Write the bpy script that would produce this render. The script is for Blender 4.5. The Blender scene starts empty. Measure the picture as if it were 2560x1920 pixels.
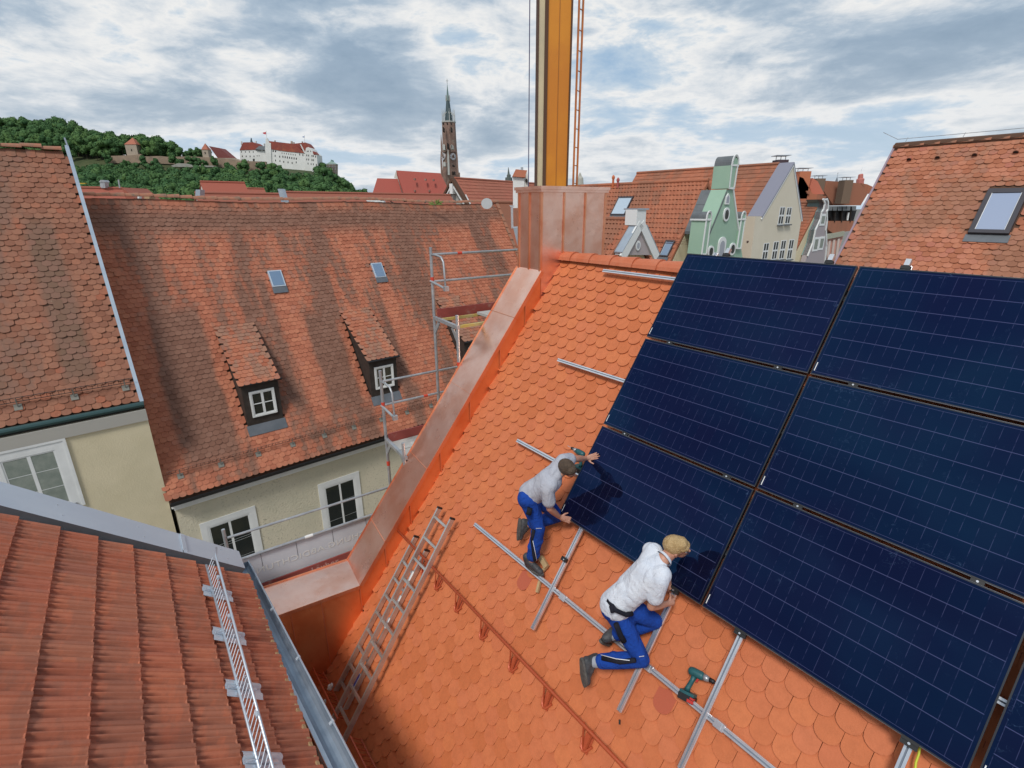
import bpy, bmesh, math, random
import numpy as np
from mathutils import Vector as V, Matrix, Euler
RND = random.Random(7)
SC = bpy.context.scene
COL = SC.collection
rad = math.radians

# ------------------------------------------------------------------ camera
CF = 1279.757
PITCH, ROLL = rad(18.945), rad(-0.1597)
_F = V((0, math.cos(PITCH), -math.sin(PITCH))); _R0 = V((1, 0, 0)); _U0 = _R0.cross(_F)
CR = _R0 * math.cos(ROLL) + _U0 * math.sin(ROLL); CU = -_R0 * math.sin(ROLL) + _U0 * math.cos(ROLL)
cam = bpy.data.cameras.new('camera'); camo = bpy.data.objects.new('camera', cam); COL.objects.link(camo)
cam.sensor_width = 36; cam.lens = CF / 2560 * 36; cam.clip_start = 0.1; cam.clip_end = 6000
camo.matrix_world = Matrix((( CR.x, CU.x, -_F.x, 0), (CR.y, CU.y, -_F.y, 0), (CR.z, CU.z, -_F.z, 0), (0, 0, 0, 1)))
SC.camera = camo

# ------------------------------------------------------------------ world: daylight under broken cloud
SUN_EL, SUN_AZ = 52.0, 200.0          # azimuth clockwise from +Y
world = bpy.data.worlds.new('World'); SC.world = world; world.use_nodes = True
nt = world.node_tree; nt.nodes.clear()
class NT:
    """tiny node-expression helper"""
    def __init__(s, nt): s.nt = nt
    def n(s, t, **kw):
        nd = s.nt.nodes.new(t)
        for k, v in kw.items(): setattr(nd, k, v)
        return nd
    def put(s, sock, v):
        if v is None: return
        if hasattr(v, 'links') or isinstance(v, bpy.types.NodeSocket): s.nt.links.new(v, sock)
        else:
            if hasattr(sock, 'default_value'):
                try: sock.default_value = v
                except Exception:
                    sock.default_value = tuple(v) + (1,) if len(v) == 3 else v
    def m(s, op, a, b=0.0, c=None, clamp=False):
        nd = s.n('ShaderNodeMath', operation=op, use_clamp=clamp); s.put(nd.inputs[0], a); s.put(nd.inputs[1], b)
        if c is not None: s.put(nd.inputs[2], c)
        return nd.outputs[0]
    def vm(s, op, a, b=None, sc=None):
        nd = s.n('ShaderNodeVectorMath', operation=op); s.put(nd.inputs[0], a)
        if b is not None: s.put(nd.inputs[1], b)
        if sc is not None: s.put(nd.inputs['Scale'], sc)
        return nd.outputs['Value'] if op in ('DOT_PRODUCT', 'LENGTH') else nd.outputs[0]
    def noise(s, vec, scale, detail=4, rough=.55, dist=0.0, out=0):
        nd = s.n('ShaderNodeTexNoise'); s.put(nd.inputs['Vector'], vec); nd.inputs['Scale'].default_value = scale
        nd.inputs['Detail'].default_value = detail; nd.inputs['Roughness'].default_value = rough; nd.inputs['Distortion'].default_value = dist
        return nd.outputs[out]
    def rng(s, v, a, b, c=0.0, d=1.0, smooth=True):
        nd = s.n('ShaderNodeMapRange'); nd.interpolation_type = 'SMOOTHSTEP' if smooth else 'LINEAR'
        s.put(nd.inputs[0], v)
        for i, x in enumerate((a, b, c, d)): s.put(nd.inputs[i + 1], x)
        return nd.outputs[0]
    def mix(s, f, a, b, blend='MIX'):
        nd = s.n('ShaderNodeMix', data_type='RGBA', blend_type=blend); s.put(nd.inputs[0], f)
        for sock, v in ((nd.inputs[6], a), (nd.inputs[7], b)):
            if isinstance(v, bpy.types.NodeSocket): s.nt.links.new(v, sock)
            else: sock.default_value = tuple(v)[:3] + (1,)
        return nd.outputs[2]
    def ramp(s, v, stops, interp='LINEAR'):
        nd = s.n('ShaderNodeValToRGB'); s.put(nd.inputs[0], v); cr = nd.color_ramp; cr.interpolation = interp
        while len(cr.elements) < len(stops): cr.elements.new(.5)
        for e, (p, c) in zip(cr.elements, stops): e.position = p; e.color = tuple(c)[:3] + (1,)
        return nd.outputs[0]
    def comb(s, x, y, z):
        nd = s.n('ShaderNodeCombineXYZ'); [s.put(nd.inputs[i], q) for i, q in enumerate((x, y, z))]; return nd.outputs[0]
    def band(s, v, a, b, soft=.05):
        return s.m('MULTIPLY', s.rng(v, a - soft, a + soft), s.m('SUBTRACT', 1.0, s.rng(v, b - soft, b + soft)))
W = NT(nt)
sky = W.n('ShaderNodeTexSky', sky_type='NISHITA', sun_disc=False, sun_elevation=rad(SUN_EL), sun_rotation=rad(SUN_AZ), air_density=1.0, dust_density=1.2, ozone_density=1.6)
tc = W.n('ShaderNodeTexCoord')
sep = W.n('ShaderNodeSeparateXYZ'); nt.links.new(tc.outputs['Generated'], sep.inputs[0])
zc = W.m('MAXIMUM', sep.outputs[2], 0.0)
den = W.m('ADD', zc, 0.17)
cx, cy = W.m('DIVIDE', sep.outputs[0], den), W.m('DIVIDE', sep.outputs[1], den)
cp = W.comb(cx, cy, W.m('MULTIPLY', zc, 1.5))
big = W.noise(W.vm('ADD', cp, (2.3, 7.1, 0.4)), 0.85, 6, .52, .25)
mid = W.noise(W.vm('ADD', cp, (9.3, 1.7, 2.0)), 1.9, 9, .62, .35)
fine = W.noise(W.vm('ADD', cp, (4.1, 3.9, 5.0)), 5.5, 8, .65, .4)
puff = W.noise(W.vm('MULTIPLY', tc.outputs['Generated'], (1, 1, 2.2)), 7.5, 10, .6, .2)
low = W.rng(sep.outputs[2], .02, .30, 1.0, 0.0)                    # near the horizon heaps of cumulus
th = W.m('ADD', W.m('ADD', W.m('MULTIPLY', big, .72), -.09), W.m('MULTIPLY', mid, .36))
th = W.m('ADD', th, W.m('MULTIPLY', fine, .14))
th = W.m('ADD', th, W.m('MULTIPLY', W.m('SUBTRACT', puff, .5), W.m('MULTIPLY', low, .30)))
cloud = W.ramp(th, [(.34, (.36, .55, .78)), (.41, (.60, .73, .86)), (.45, (1.0, 1.0, .99)), (.485, (.80, .85, .90)), (.525, (.50, .61, .73)), (.58, (.34, .46, .60)), (.70, (.26, .37, .50))])
hor = W.ramp(W.m('ADD', th, W.m('MULTIPLY', low, -.035)), [(.36, (.62, .76, .90)), (.44, (.98, .99, 1.0)), (.49, (.84, .88, .92)), (.55, (.60, .69, .78)), (.66, (.42, .53, .65))])
cloud = W.mix(low, cloud, hor)
cl = W.vm('SCALE', cloud, sc=8.6)
cover = W.rng(th, .30, .40, .82, 1.0)
skyc = W.mix(cover, sky.outputs[0], cl)
ground = W.rng(sep.outputs[2], -.06, -.01, 0.0, 1.0)
skyc = W.mix(ground, (1.2, 1.25, 1.3), skyc)
bg = W.n('ShaderNodeBackground'); nt.links.new(skyc, bg.inputs[0]); bg.inputs[1].default_value = 0.1
wo = W.n('ShaderNodeOutputWorld'); nt.links.new(bg.outputs[0], wo.inputs[0])

sd = bpy.data.lights.new('sun', 'SUN'); sd.energy = 2.3; sd.angle = rad(14); sd.color = (1, .96, .9)
so = bpy.data.objects.new('sun', sd); COL.objects.link(so)
_sd = V((math.sin(rad(SUN_AZ)) * math.cos(rad(SUN_EL)), math.cos(rad(SUN_AZ)) * math.cos(rad(SUN_EL)), math.sin(rad(SUN_EL))))
so.rotation_euler = _sd.to_track_quat('Z', 'Y').to_euler()
SC.view_settings.view_transform = 'Standard'; SC.view_settings.look = 'None'; SC.view_settings.exposure = 0.0
SC.view_settings.gamma = 1; SC.view_settings.use_curve_mapping = False
SC.cycles.max_bounces = 6; SC.cycles.use_denoising = True

# ------------------------------------------------------------------ geometry helpers
def ray(x, y): return (_F * CF + CR * (x - 1280) - CU * (y - 960)).normalized()
def proj(p):
    z = p.dot(_F)
    if z < .05: return None
    return (1280 + CF * p.dot(CR) / z, 960 - CF * p.dot(CU) / z, z)
class Fr:
    """local frame: p(a,b,c) = o + a*x + b*y + c*z"""
    def __init__(s, o, x, y, z=None):
        s.o, s.x, s.y = V(o), V(x).normalized(), V(y).normalized(); s.z = V(z).normalized() if z is not None else s.x.cross(s.y).normalized()
    def p(s, a, b, c=0.0): return s.o + s.x * a + s.y * b + s.z * c
    def hit(s, x, y, c=0.0):
        """pixel -> (a,b) on the plane z=c"""
        nn = s.x.cross(s.y); r = ray(x, y); q = (s.o + s.z * c).dot(nn) / r.dot(nn); X = r * q - s.o - s.z * c
        return s.solve(X)
    def solve(s, X):
        m = Matrix((s.x, s.y, s.z)).transposed(); r = m.inverted() @ X; return (r.x, r.y)
class MB:
    def __init__(s): s.v = []; s.f = []; s.m = []
    def face(s, pts, mat=0):
        i = len(s.v); s.v += [V(p) for p in pts]; s.f.append(tuple(range(i, i + len(pts)))); s.m.append(mat)
    def add(s, vs, fs, mat=0):
        i = len(s.v); s.v += [V(p) for p in vs]
        for f in fs: s.f.append(tuple(i + k for k in f)); s.m.append(mat)
    def box(s, fr, a0, a1, b0, b1, c0, c1, mat=0):
        P = [fr.p(a, b, c) for c in (c0, c1) for b in (b0, b1) for a in (a0, a1)]
        s.add(P, [(0, 2, 3, 1), (4, 5, 7, 6), (0, 1, 5, 4), (2, 6, 7, 3), (0, 4, 6, 2), (1, 3, 7, 5)], mat); return s
    def prism(s, fr, poly, c0, c1, mat=0):
        n = len(poly); P = [fr.p(a, b, c0) for a, b in poly] + [fr.p(a, b, c1) for a, b in poly]
        s.add(P, [tuple(range(n))[::-1], tuple(range(n, 2 * n))] + [(i, (i + 1) % n, n + (i + 1) % n, n + i) for i in range(n)], mat); return s
    def tube(s, pts, r, n=8, mat=0, taper=None):
        pts = [V(p) for p in pts]; k = len(pts); rs = r if isinstance(r, (list, tuple)) else [r] * k
        vs = []; up = None
        for i, p in enumerate(pts):
            t = (pts[min(i + 1, k - 1)] - pts[max(i - 1, 0)]).normalized()
            if up is None: up = t.cross(V((0, 0, 1)) if abs(t.z) < .9 else V((1, 0, 0))).normalized()
            up = (up - t * up.dot(t)).normalized(); w = t.cross(up)
            for j in range(n):
                a = 2 * math.pi * j / n; vs.append(p + (up * math.cos(a) + w * math.sin(a)) * rs[i])
        fs = [(i * n + j, i * n + (j + 1) % n, (i + 1) * n + (j + 1) % n, (i + 1) * n + j) for i in range(k - 1) for j in range(n)]
        fs += [tuple(range(n))[::-1], tuple(range((k - 1) * n, k * n))]
        s.add(vs, fs, mat); return s
    def bar(s, p, q, w, h, up=V((0, 0, 1)), mat=0):
        p, q = V(p), V(q); t = (q - p); L = t.length; t.normalize(); sd_ = t.cross(up).normalized(); u2 = sd_.cross(t)
        return s.box(Fr(p, t, sd_, u2), 0, L, -w / 2, w / 2, -h / 2, h / 2, mat)
    def sphere(s, c, r, n=10, m=6, mat=0, sq=(1, 1, 1)):
        vs = [V(c) + V((0, 0, r * sq[2]))]; 
        for i in range(1, m):
            a = math.pi * i / m
            for j in range(n):
                b = 2 * math.pi * j / n; vs.append(V(c) + V((r * sq[0] * math.sin(a) * math.cos(b), r * sq[1] * math.sin(a) * math.sin(b), r * sq[2] * math.cos(a))))
        vs.append(V(c) - V((0, 0, r * sq[2]))); L = len(vs) - 1
        fs = [(0, 1 + j, 1 + (j + 1) % n) for j in range(n)] + [(L, L - n + (j + 1) % n, L - n + j) for j in range(n)]
        fs += [(1 + i * n + j, 1 + (i + 1) * n + j, 1 + (i + 1) * n + (j + 1) % n, 1 + i * n + (j + 1) % n) for i in range(m - 2) for j in range(n)]
        s.add(vs, fs, mat); return s
    def build(s, name, mats, parent=None, smooth=False, base=None, label=None, kind=None):
        if base is None:
            base = WB(parent) if parent is not None else V((0, 0, 0))
        if not isinstance(mats, (list, tuple)): mats = [mats]
        me = bpy.data.meshes.new(name); me.from_pydata([tuple(p - base) for p in s.v], [], s.f)
        for mt in mats: me.materials.append(mt)
        if len(mats) > 1: me.polygons.foreach_set('material_index', s.m)
        if smooth: me.polygons.foreach_set('use_smooth', [True] * len(me.polygons))
        me.update()
        bm = bmesh.new(); bm.from_mesh(me); bmesh.ops.recalc_face_normals(bm, faces=bm.faces); bm.to_mesh(me); bm.free()
        o = bpy.data.objects.new(name, me); COL.objects.link(o)
        if parent is not None:
            o.parent = parent; o.location = base - WB(parent)
        else: o.location = base
        BASE[o.name] = V(base)
        if label: o['label'] = label
        if kind: o['kind'] = kind
        return o
BASE = {}
def WB(o): return BASE.get(o.name, V((0, 0, 0)))
def thing(name, label, cat, loc, group=None):
    o = bpy.data.objects.new(name, None); COL.objects.link(o); o.empty_display_size = .2
    o.location = V(loc); BASE[o.name] = V(loc); o['label'] = label; o['category'] = cat
    if group: o['group'] = group
    return o
def tag(o, label, cat, group=None):
    o['label'] = label; o['category'] = cat
    if group: o['group'] = group
    return o
def copy_tree(o, delta, parent=None, label=None, group=None):
    c = o.copy(); COL.objects.link(c); c.parent = parent
    if parent is None: c.location = o.location + delta
    BASE[c.name] = WB(o) + delta
    if label: c['label'] = label
    if group: c['group'] = group
    for ch in list(o.children): copy_tree(ch, delta, c)
    return c

# ------------------------------------------------------------------ materials
def mat(name, col, rough=.6, metal=0.0, var=None, vscale=3.0, bump=None, bscale=30.0, spec=None, coat=0.0, stain=None, sscale=1.2):
    m = bpy.data.materials.new(name); m.use_nodes = True; T = NT(m.node_tree); b = m.node_tree.nodes['Principled BSDF']
    geo = T.n('ShaderNodeNewGeometry'); pos = geo.outputs['Position']
    c = tuple(col) + (1,)
    b.inputs['Base Color'].default_value = c; b.inputs['Roughness'].default_value = rough; b.inputs['Metallic'].default_value = metal
    if spec is not None: b.inputs['Specular IOR Level'].default_value = spec
    if coat: b.inputs['Coat Weight'].default_value = coat; b.inputs['Coat Roughness'].default_value = .15
    out = None
    if var is not None:
        f = T.rng(T.noise(pos, vscale, 5, .6), .3, .7); out = T.mix(f, col, var)
    if stain is not None:
        f = T.rng(T.noise(pos, sscale, 7, .65), .52, .72, 0, .85); out = T.mix(f, out if out is not None else col, stain)
    if out is not None: m.node_tree.links.new(out, b.inputs['Base Color'])
    if bump:
        bn = T.n('ShaderNodeBump'); bn.inputs['Strength'].default_value = bump; bn.inputs['Distance'].default_value = .02
        m.node_tree.links.new(T.noise(pos, bscale, 6, .6), bn.inputs['Height']); m.node_tree.links.new(bn.outputs[0], b.inputs['Normal'])
    return m
def tile_mat(name, stops, sdir, tdir, org, dark, dark_amt=.0, dark_scale=(.7, .12), rough=.75, masks=None, extra=None, lichen=0.0):
    """fired clay: per-tile colour from random, stains that run down the slope"""
    m = bpy.data.materials.new(name); m.use_nodes = True; T = NT(m.node_tree); b = m.node_tree.nodes['Principled BSDF']
    geo = T.n('ShaderNodeNewGeometry'); oi = T.n('ShaderNodeObjectInfo'); pos = T.vm('SUBTRACT', geo.outputs['Position'], tuple(org))
    rnd = T.m('FRACT', T.m('ADD', T.m('MULTIPLY', oi.outputs['Random'], 7.31), geo.outputs['Random Per Island']))
    s = T.vm('DOT_PRODUCT', pos, tuple(sdir)); t = T.vm('DOT_PRODUCT', pos, tuple(tdir))
    c = T.ramp(rnd, stops)
    tn = T.noise(geo.outputs['Position'], 14, 5, .65)
    c = T.mix(T.rng(tn, .35, .75, 0, .28), c, tuple(x * .62 for x in stops[0][1]))
    if dark_amt:
        st = T.comb(T.m('MULTIPLY', s, dark_scale[0]), T.m('MULTIPLY', t, dark_scale[1]), 0.0)
        n1 = T.noise(st, 1.0, 6, .6); n2 = T.noise(T.vm('ADD', st, (5, 9, 0)), 4.0, 4, .6)
        k = T.m('ADD', T.m('MULTIPLY', n1, .72), T.m('MULTIPLY', n2, .28)); k = T.m('ADD', k, T.m('MULTIPLY', T.m('SUBTRACT', rnd, .5), .07))
        d = T.rng(k, .455, .545, 0, dark_amt)
        if masks:
            clean, dirty = masks(T, s, t)
            if dirty is not None: d = T.m('MAXIMUM', d, T.m('MULTIPLY', dirty, dark_amt))
            if clean is not None: d = T.m('MULTIPLY', d, T.m('SUBTRACT', 1.0, clean))
        dc = T.mix(rnd, dark[0], dark[1])
        c = T.mix(d, c, dc)
    if lichen:
        ln = T.noise(geo.outputs['Position'], 9, 6, .7); c = T.mix(T.rng(ln, .62, .74, 0, lichen), c, (.36, .34, .24))
    m.node_tree.links.new(c, b.inputs['Base Color'])
    b.inputs['Roughness'].default_value = rough; b.inputs['Specular IOR Level'].default_value = .3
    bn = T.n('ShaderNodeBump'); bn.inputs['Strength'].default_value = .25; bn.inputs['Distance'].default_value = .01
    m.node_tree.links.new(T.noise(geo.outputs['Position'], 60, 5, .6), bn.inputs['Height']); m.node_tree.links.new(bn.outputs[0], b.inputs['Normal'])
    return m
def plain_tile_mesh(w, e, th=.013, arc=.06, gap=.003, L=None):
    """beaver-tail tile: x across, y up the slope (0 = rounded bottom tip), z outward"""
    L = L or e * 1.68; h = w / 2 - gap / 2; n = 8; rise = .11
    pts = [(-h, L), (-h, arc)]
    for i in range(1, n): 
        a = math.pi * i / n; pts.append((-h * math.cos(a), arc * (1 - math.sin(a))))
    pts += [(h, arc), (h, L)]
    z = lambda y: -y * rise
    k = len(pts); vs = [(x, y, z(y)) for x, y in pts] + [(x, y, z(y) - th) for x, y in pts]
    fs = [tuple(range(k))] + [(i + 1, i, k + i, k + i + 1) for i in range(k - 1)]
    return vs, fs
def lay(parent, vs, fs, mt, xf, name='roof_tile', nobj=300, maxd=400, margin=60, stuffname=None, occl=None, smooth=False):
    """xf: list of (pos, X, Y, Z axes). nearest visible nobj become objects, the rest one joined part"""
    pb = WB(parent); sc = []
    for i, (p, X, Y, Z) in enumerate(xf):
        q = proj(p); s_ = -1
        if q and -20 < q[0] < 2580 and -20 < q[1] < 1940:
            s_ = abs(p.normalized().dot(Z)) / p.length_squared
            if occl and occl(p, q): s_ = -1
        sc.append(s_)
    order = sorted(range(len(xf)), key=lambda i: -sc[i]); top = set(i for i in order[:nobj] if sc[i] > 0)
    me = bpy.data.meshes.new(name); me.from_pydata(vs, [], fs); me.materials.append(mt)
    if smooth: me.polygons.foreach_set('use_smooth', [True] * len(me.polygons))
    for i in sorted(top):
        p, X, Y, Z = xf[i]; o = bpy.data.objects.new(name, me); COL.objects.link(o); o.parent = parent
        q = p - pb; o.matrix_basis = Matrix(((X.x, Y.x, Z.x, q.x), (X.y, Y.y, Z.y, q.y), (X.z, Y.z, Z.z, q.z), (0, 0, 0, 1)))
    rest = [i for i in range(len(xf)) if i not in top]
    if rest:
        A = np.array([[list(xf[i][1]), list(xf[i][2]), list(xf[i][3])] for i in rest]); Pp = np.array([list(xf[i][0] - pb) for i in rest])
        tv = np.array(vs); N = len(rest); nv = len(tv)
        allv = (np.einsum('vk,nkc->nvc', tv, A) + Pp[:, None, :]).reshape(-1, 3)
        loops = np.concatenate([np.array(f) for f in fs]); cnt = np.array([len(f) for f in fs])
        li = (loops[None, :] + (np.arange(N) * nv)[:, None]).reshape(-1); ls = np.tile(cnt, N)
        m2 = bpy.data.meshes.new(name + 's'); m2.vertices.add(len(allv)); m2.vertices.foreach_set('co', allv.reshape(-1))
        m2.loops.add(len(li)); m2.loops.foreach_set('vertex_index', li.astype(np.int32))
        m2.polygons.add(len(ls)); st = np.concatenate([[0], np.cumsum(ls)[:-1]])
        m2.polygons.foreach_set('loop_start', st.astype(np.int32)); m2.polygons.foreach_set('loop_total', ls.astype(np.int32))
        m2.polygons.foreach_set('use_smooth', [bool(smooth)] * len(ls))
        m2.update(calc_edges=True); m2.materials.append(mt)
        o = bpy.data.objects.new(stuffname or (name + 's'), m2); COL.objects.link(o); o.parent = parent; o['kind'] = 'stuff'
def grid_xf(surf, s0, s1, t0, t1, w, e, jit=.002, skip=None, rj=.006, soff=0.0):
    """tile transforms; surf(s,t) -> (pos, S axis, upslope axis, normal); t measured down from ridge, tile tips at t0+k*e"""
    out = []; k = 0; t = t0
    while t < t1:
        off = (w / 2 if k % 2 else 0) + soff; i0 = math.ceil((s0 - off) / w); i1 = math.floor((s1 - off) / w)
        for i in range(i0, i1 + 1):
            s = off + i * w
            if skip and skip(s, t): continue
            p, S, U_, N = surf(s, t)
            a = RND.gauss(0, rj); b = RND.gauss(0, rj * .8)
            X = (S + U_ * a).normalized(); Y = (U_ - S * a + N * b).normalized(); Z = X.cross(Y)
            if Z.dot(N) < 0: X = -X; Z = X.cross(Y)
            out.append((p + N * RND.gauss(0, jit) + U_ * RND.gauss(0, jit), X, Y, Z))
        t += e; k += 1
    return out
# ------------------------------------------------------------------ frames
Ru = V((.61555185, -.78809639, 0)); Rv = V((-.45705749, -.35699006, -.81465118)); Rn = V((-.64202366, -.50146004, .57995125))
RO = V((1.99113128, 5.96280337, -.49015865)); HD = V((Rv.x, Rv.y, 0)).normalized(); AW = -HD
TS = -.15                                                       # tile surface below the plane of the panels
def rp(u, v, h=0.0): return RO + Ru * u + Rv * v + Rn * h       # new roof: along ridge, down slope, outward
FR = Fr(RO, Ru, Rv, Rn)
GO = V((.70229803, 7.61290781, -.49015865)); GD = V((-.85526474, -.51819131, 0)); GN = V((.51819131, -.85526474, 0)); ZZ = V((0, 0, 1))
FG = Fr(GO, GD, ZZ, GN)                                          # gable: a down-slope, b height, c towards the roof
GROUND = -15.5
LD = V((math.cos(rad(40.75)), math.sin(rad(40.75)), 0)); LQ = V((-LD.y, LD.x, 0))
BR = V((Ru.x, Ru.y, 0)).normalized()

# ------------------------------------------------------------------ shared materials
M_new = tile_mat('new_clay', [(0, (.52, .145, .052)), (.25, (.56, .162, .062)), (.5, (.58, .172, .074)), (.75, (.60, .180, .068)), (1, (.55, .155, .066))], BR, Rv, RO, ((.55, .24, .10), (.60, .27, .12)), .0, rough=.62)
M_newr = mat('new_ridge_clay', (.54, .17, .085), .6, var=(.50, .125, .05), vscale=6, bump=.1)
def copper_mat(name, col, rough, spots=.5, dent=.12):
    m = bpy.data.materials.new(name); m.use_nodes = True; T = NT(m.node_tree); b = m.node_tree.nodes['Principled BSDF']; pos = T.n('ShaderNodeNewGeometry').outputs['Position']
    c = T.mix(T.rng(T.noise(pos, 2.2, 5, .6), .35, .7), col, tuple(x * k for x, k in zip(col, (.9, .74, .66))))
    sp = T.rng(T.noise(T.vm('MULTIPLY', pos, (1, 1, .5)), 16, 8, .75), .60, .70, 0, spots)
    c = T.mix(sp, c, (.42, .15, .08)); m.node_tree.links.new(c, b.inputs['Base Color'])
    b.inputs['Metallic'].default_value = .95
    r = T.m('ADD', rough, T.m('MULTIPLY', sp, .25)); r = T.m('ADD', r, T.m('MULTIPLY', T.m('SUBTRACT', T.noise(pos, 7, 6, .7), .5), .18)); m.node_tree.links.new(r, b.inputs['Roughness'])
    bn = T.n('ShaderNodeBump'); bn.inputs['Strength'].default_value = dent; bn.inputs['Distance'].default_value = .06
    m.node_tree.links.new(T.noise(pos, 2.4, 3, .5, .6), bn.inputs['Height']); m.node_tree.links.new(bn.outputs[0], b.inputs['Normal'])
    return m
M_cu = copper_mat('copper', (.95, .62, .50), .30, .45)
M_cuw = copper_mat('copper_tile_bounce', (.95, .43, .20), .42, .45)  # wall copper; extra orange is the tiles' reflection painted into the colour
M_cus = copper_mat('copper_seam', (.93, .46, .28), .36, .15)
M_zinc = mat('zinc', (.52, .58, .64), .42, .75, var=(.44, .50, .57), vscale=2.5, bump=.05, bscale=20)
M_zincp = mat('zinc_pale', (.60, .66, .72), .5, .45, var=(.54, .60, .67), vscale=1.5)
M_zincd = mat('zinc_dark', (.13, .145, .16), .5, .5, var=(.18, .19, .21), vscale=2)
M_alu = mat('aluminium', (.80, .81, .83), .28, .85, var=(.70, .71, .74), vscale=8)
M_slot = mat('rail_slot', (.16, .19, .24), .6)
M_galv = mat('galvanised_steel', (.50, .52, .54), .48, .7, var=(.38, .40, .42), vscale=7, stain=(.62, .62, .60), sscale=9)
M_black = mat('black_plastic', (.012, .012, .013), .5)
M_dark = mat('dark_gap', (.02, .015, .012), .9)
M_pan_fr = mat('panel_frame', (.035, .038, .045), .35, .6)
M_white = mat('white_paint', (.78, .79, .78), .55, var=(.70, .71, .70), vscale=2)
M_cream = mat('cream_plaster', (.70, .61, .42), .9, var=(.63, .55, .37), vscale=1.2, bump=.35, bscale=25)
M_rough = bpy.data.materials.new('pebble_dash'); M_rough.use_nodes = True
_T = NT(M_rough.node_tree); _b = M_rough.node_tree.nodes['Principled BSDF']; _p = _T.n('ShaderNodeNewGeometry').outputs['Position']
_n = _T.noise(_T.vm('MULTIPLY', _p, (1, 1, 1)), 17, 3, .6); _c = _T.mix(_T.rng(_n, .60, .66, 0, .62), (.66, .60, .46), (.25, .23, .17)); _c = _T.mix(_T.rng(_T.noise(_p, .8, 4, .6), .35, .7), _c, (.58, .54, .41))
M_rough.node_tree.links.new(_c, _b.inputs['Base Color']); _b.inputs['Roughness'].default_value = .95
_bn = _T.n('ShaderNodeBump'); _bn.inputs['Strength'].default_value = .7; _bn.inputs['Distance'].default_value = .03; M_rough.node_tree.links.new(_T.noise(_p, 17, 4, .6), _bn.inputs['Height']); M_rough.node_tree.links.new(_bn.outputs[0], _b.inputs['Normal'])
M_glass = mat('window_glass', (.02, .024, .022), .06, .0, spec=.9)
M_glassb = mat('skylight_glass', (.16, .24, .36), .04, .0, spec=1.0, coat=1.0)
M_curtain = mat('curtained_glass', (.20, .235, .205), .12, .0, var=(.28, .31, .27), vscale=5, spec=.8)
M_wood = mat('timber', (.42, .29, .15), .8, var=(.52, .38, .20), vscale=9, bump=.2)
M_orange = mat('orange_powder_coat', (.50, .10, .040), .42, .2)
M_deck = mat('scaffold_deck', (.44, .44, .42), .8, .2, stain=(.62, .61, .58), sscale=6)
M_toe = mat('toe_board_red', (.27, .055, .045), .7, stain=(.34, .18, .15), sscale=7)
M_ban = mat('banner_mesh_fabric', (.62, .64, .68), .85, var=(.56, .58, .63), vscale=2)
M_banl = mat('banner_print', (.74, .73, .70), .85)

# ------------------------------------------------------------------ ground
g = MB(); g.box(Fr((0, 0, GROUND), (1, 0, 0), (0, 1, 0), (0, 0, 1)), -3000, 3000, -300, 5000, -1, 0)
M_ground = mat('cobbled_ground', (.16, .15, .14), .9, var=(.22, .21, .19), vscale=.5, bump=.4, bscale=6)
go = g.build('ground', M_ground, kind='structure')

# ================================================================== the new roof
house = thing('town_house', 'house with the steep new orange tile roof and copper-clad gable that carries the solar panels', 'house', rp(0, 7.7, -.3))
VEND = 7.55; UEND = 6.5; VR = .055
def gable_u(v): return -2.0938 - .1189 * (.58 * v) * 1.0          # where tiles meet the copper wall
core = MB()
zr = rp(0, 0, TS - .05).z
# solid body of the house: two slopes and walls down to the ground
pA = rp(-3.3, -.09, TS - .035); 
def bodypt(u, hd, z): return RO + Ru * u + HD * hd + ZZ * (z - RO.z)
tn = .81465 / .57995 if False else 1.4047
zt = (RO + Rn * (TS - .035)).z - (Rn * (TS - .035)).dot(HD) * -1.4047
def surf_z(hd): # height of the under-tile plane at horizontal distance hd
    P = RO + Rn * (TS - .035); h0 = (P - RO).dot(HD); return P.z - (hd - h0) * 1.4047
HDR = -.095; EH = 4.42
prof = [(HDR, surf_z(HDR)), (EH, surf_z(EH)), (EH - .1, surf_z(EH) - .25), (EH - .1, GROUND), (2 * HDR - EH + .1, GROUND), (2 * HDR - EH + .1, surf_z(EH) - .25), (2 * HDR - EH, surf_z(EH))]
FB = Fr(RO - ZZ * RO.z, HD, ZZ, -Ru)
def left_u(hd): return -2.0938 - .1189 * hd
vs = [bodypt(left_u(a), a, z) for a, z in prof] + [bodypt(UEND, a, z) for a, z in prof]
n = len(prof); core.add(vs, [tuple(range(n)), tuple(range(n, 2 * n))[::-1]] + [(i, (i + 1) % n, n + (i + 1) % n, n + i) for i in range(n)])
M_under = mat('roof_underlay', (.30, .075, .03), .8)
roof = core.build('roof', [M_under], house)
TW, TE = .1742, .1447
tvs, tfs = plain_tile_mesh(TW, TE, .013, .072, .0035)
def surfN(s, t): return rp(s, t, TS), -Ru, -Rv, Rn
assert (-Ru).cross(-Rv).dot(Rn) < 2
def surfN(s, t):
    X = Ru
    if X.cross(-Rv).dot(Rn) < 0: X = -Ru
    return rp(s, t, TS), X, -Rv, Rn
xf = grid_xf(surfN, -3.2, UEND, 4.1815 - 27 * TE + .002, VEND, TW, TE, .0009, skip=lambda s, t: s - TW / 2 < left_u(t * .5800) - .09, rj=.004, soff=-.0905)
def occN(p, q):
    a, b = FR.solve(p - RO); return (a > 0 and b < 3.3)
lay(roof, tvs, tfs, M_new, xf, occl=occN)
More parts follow.
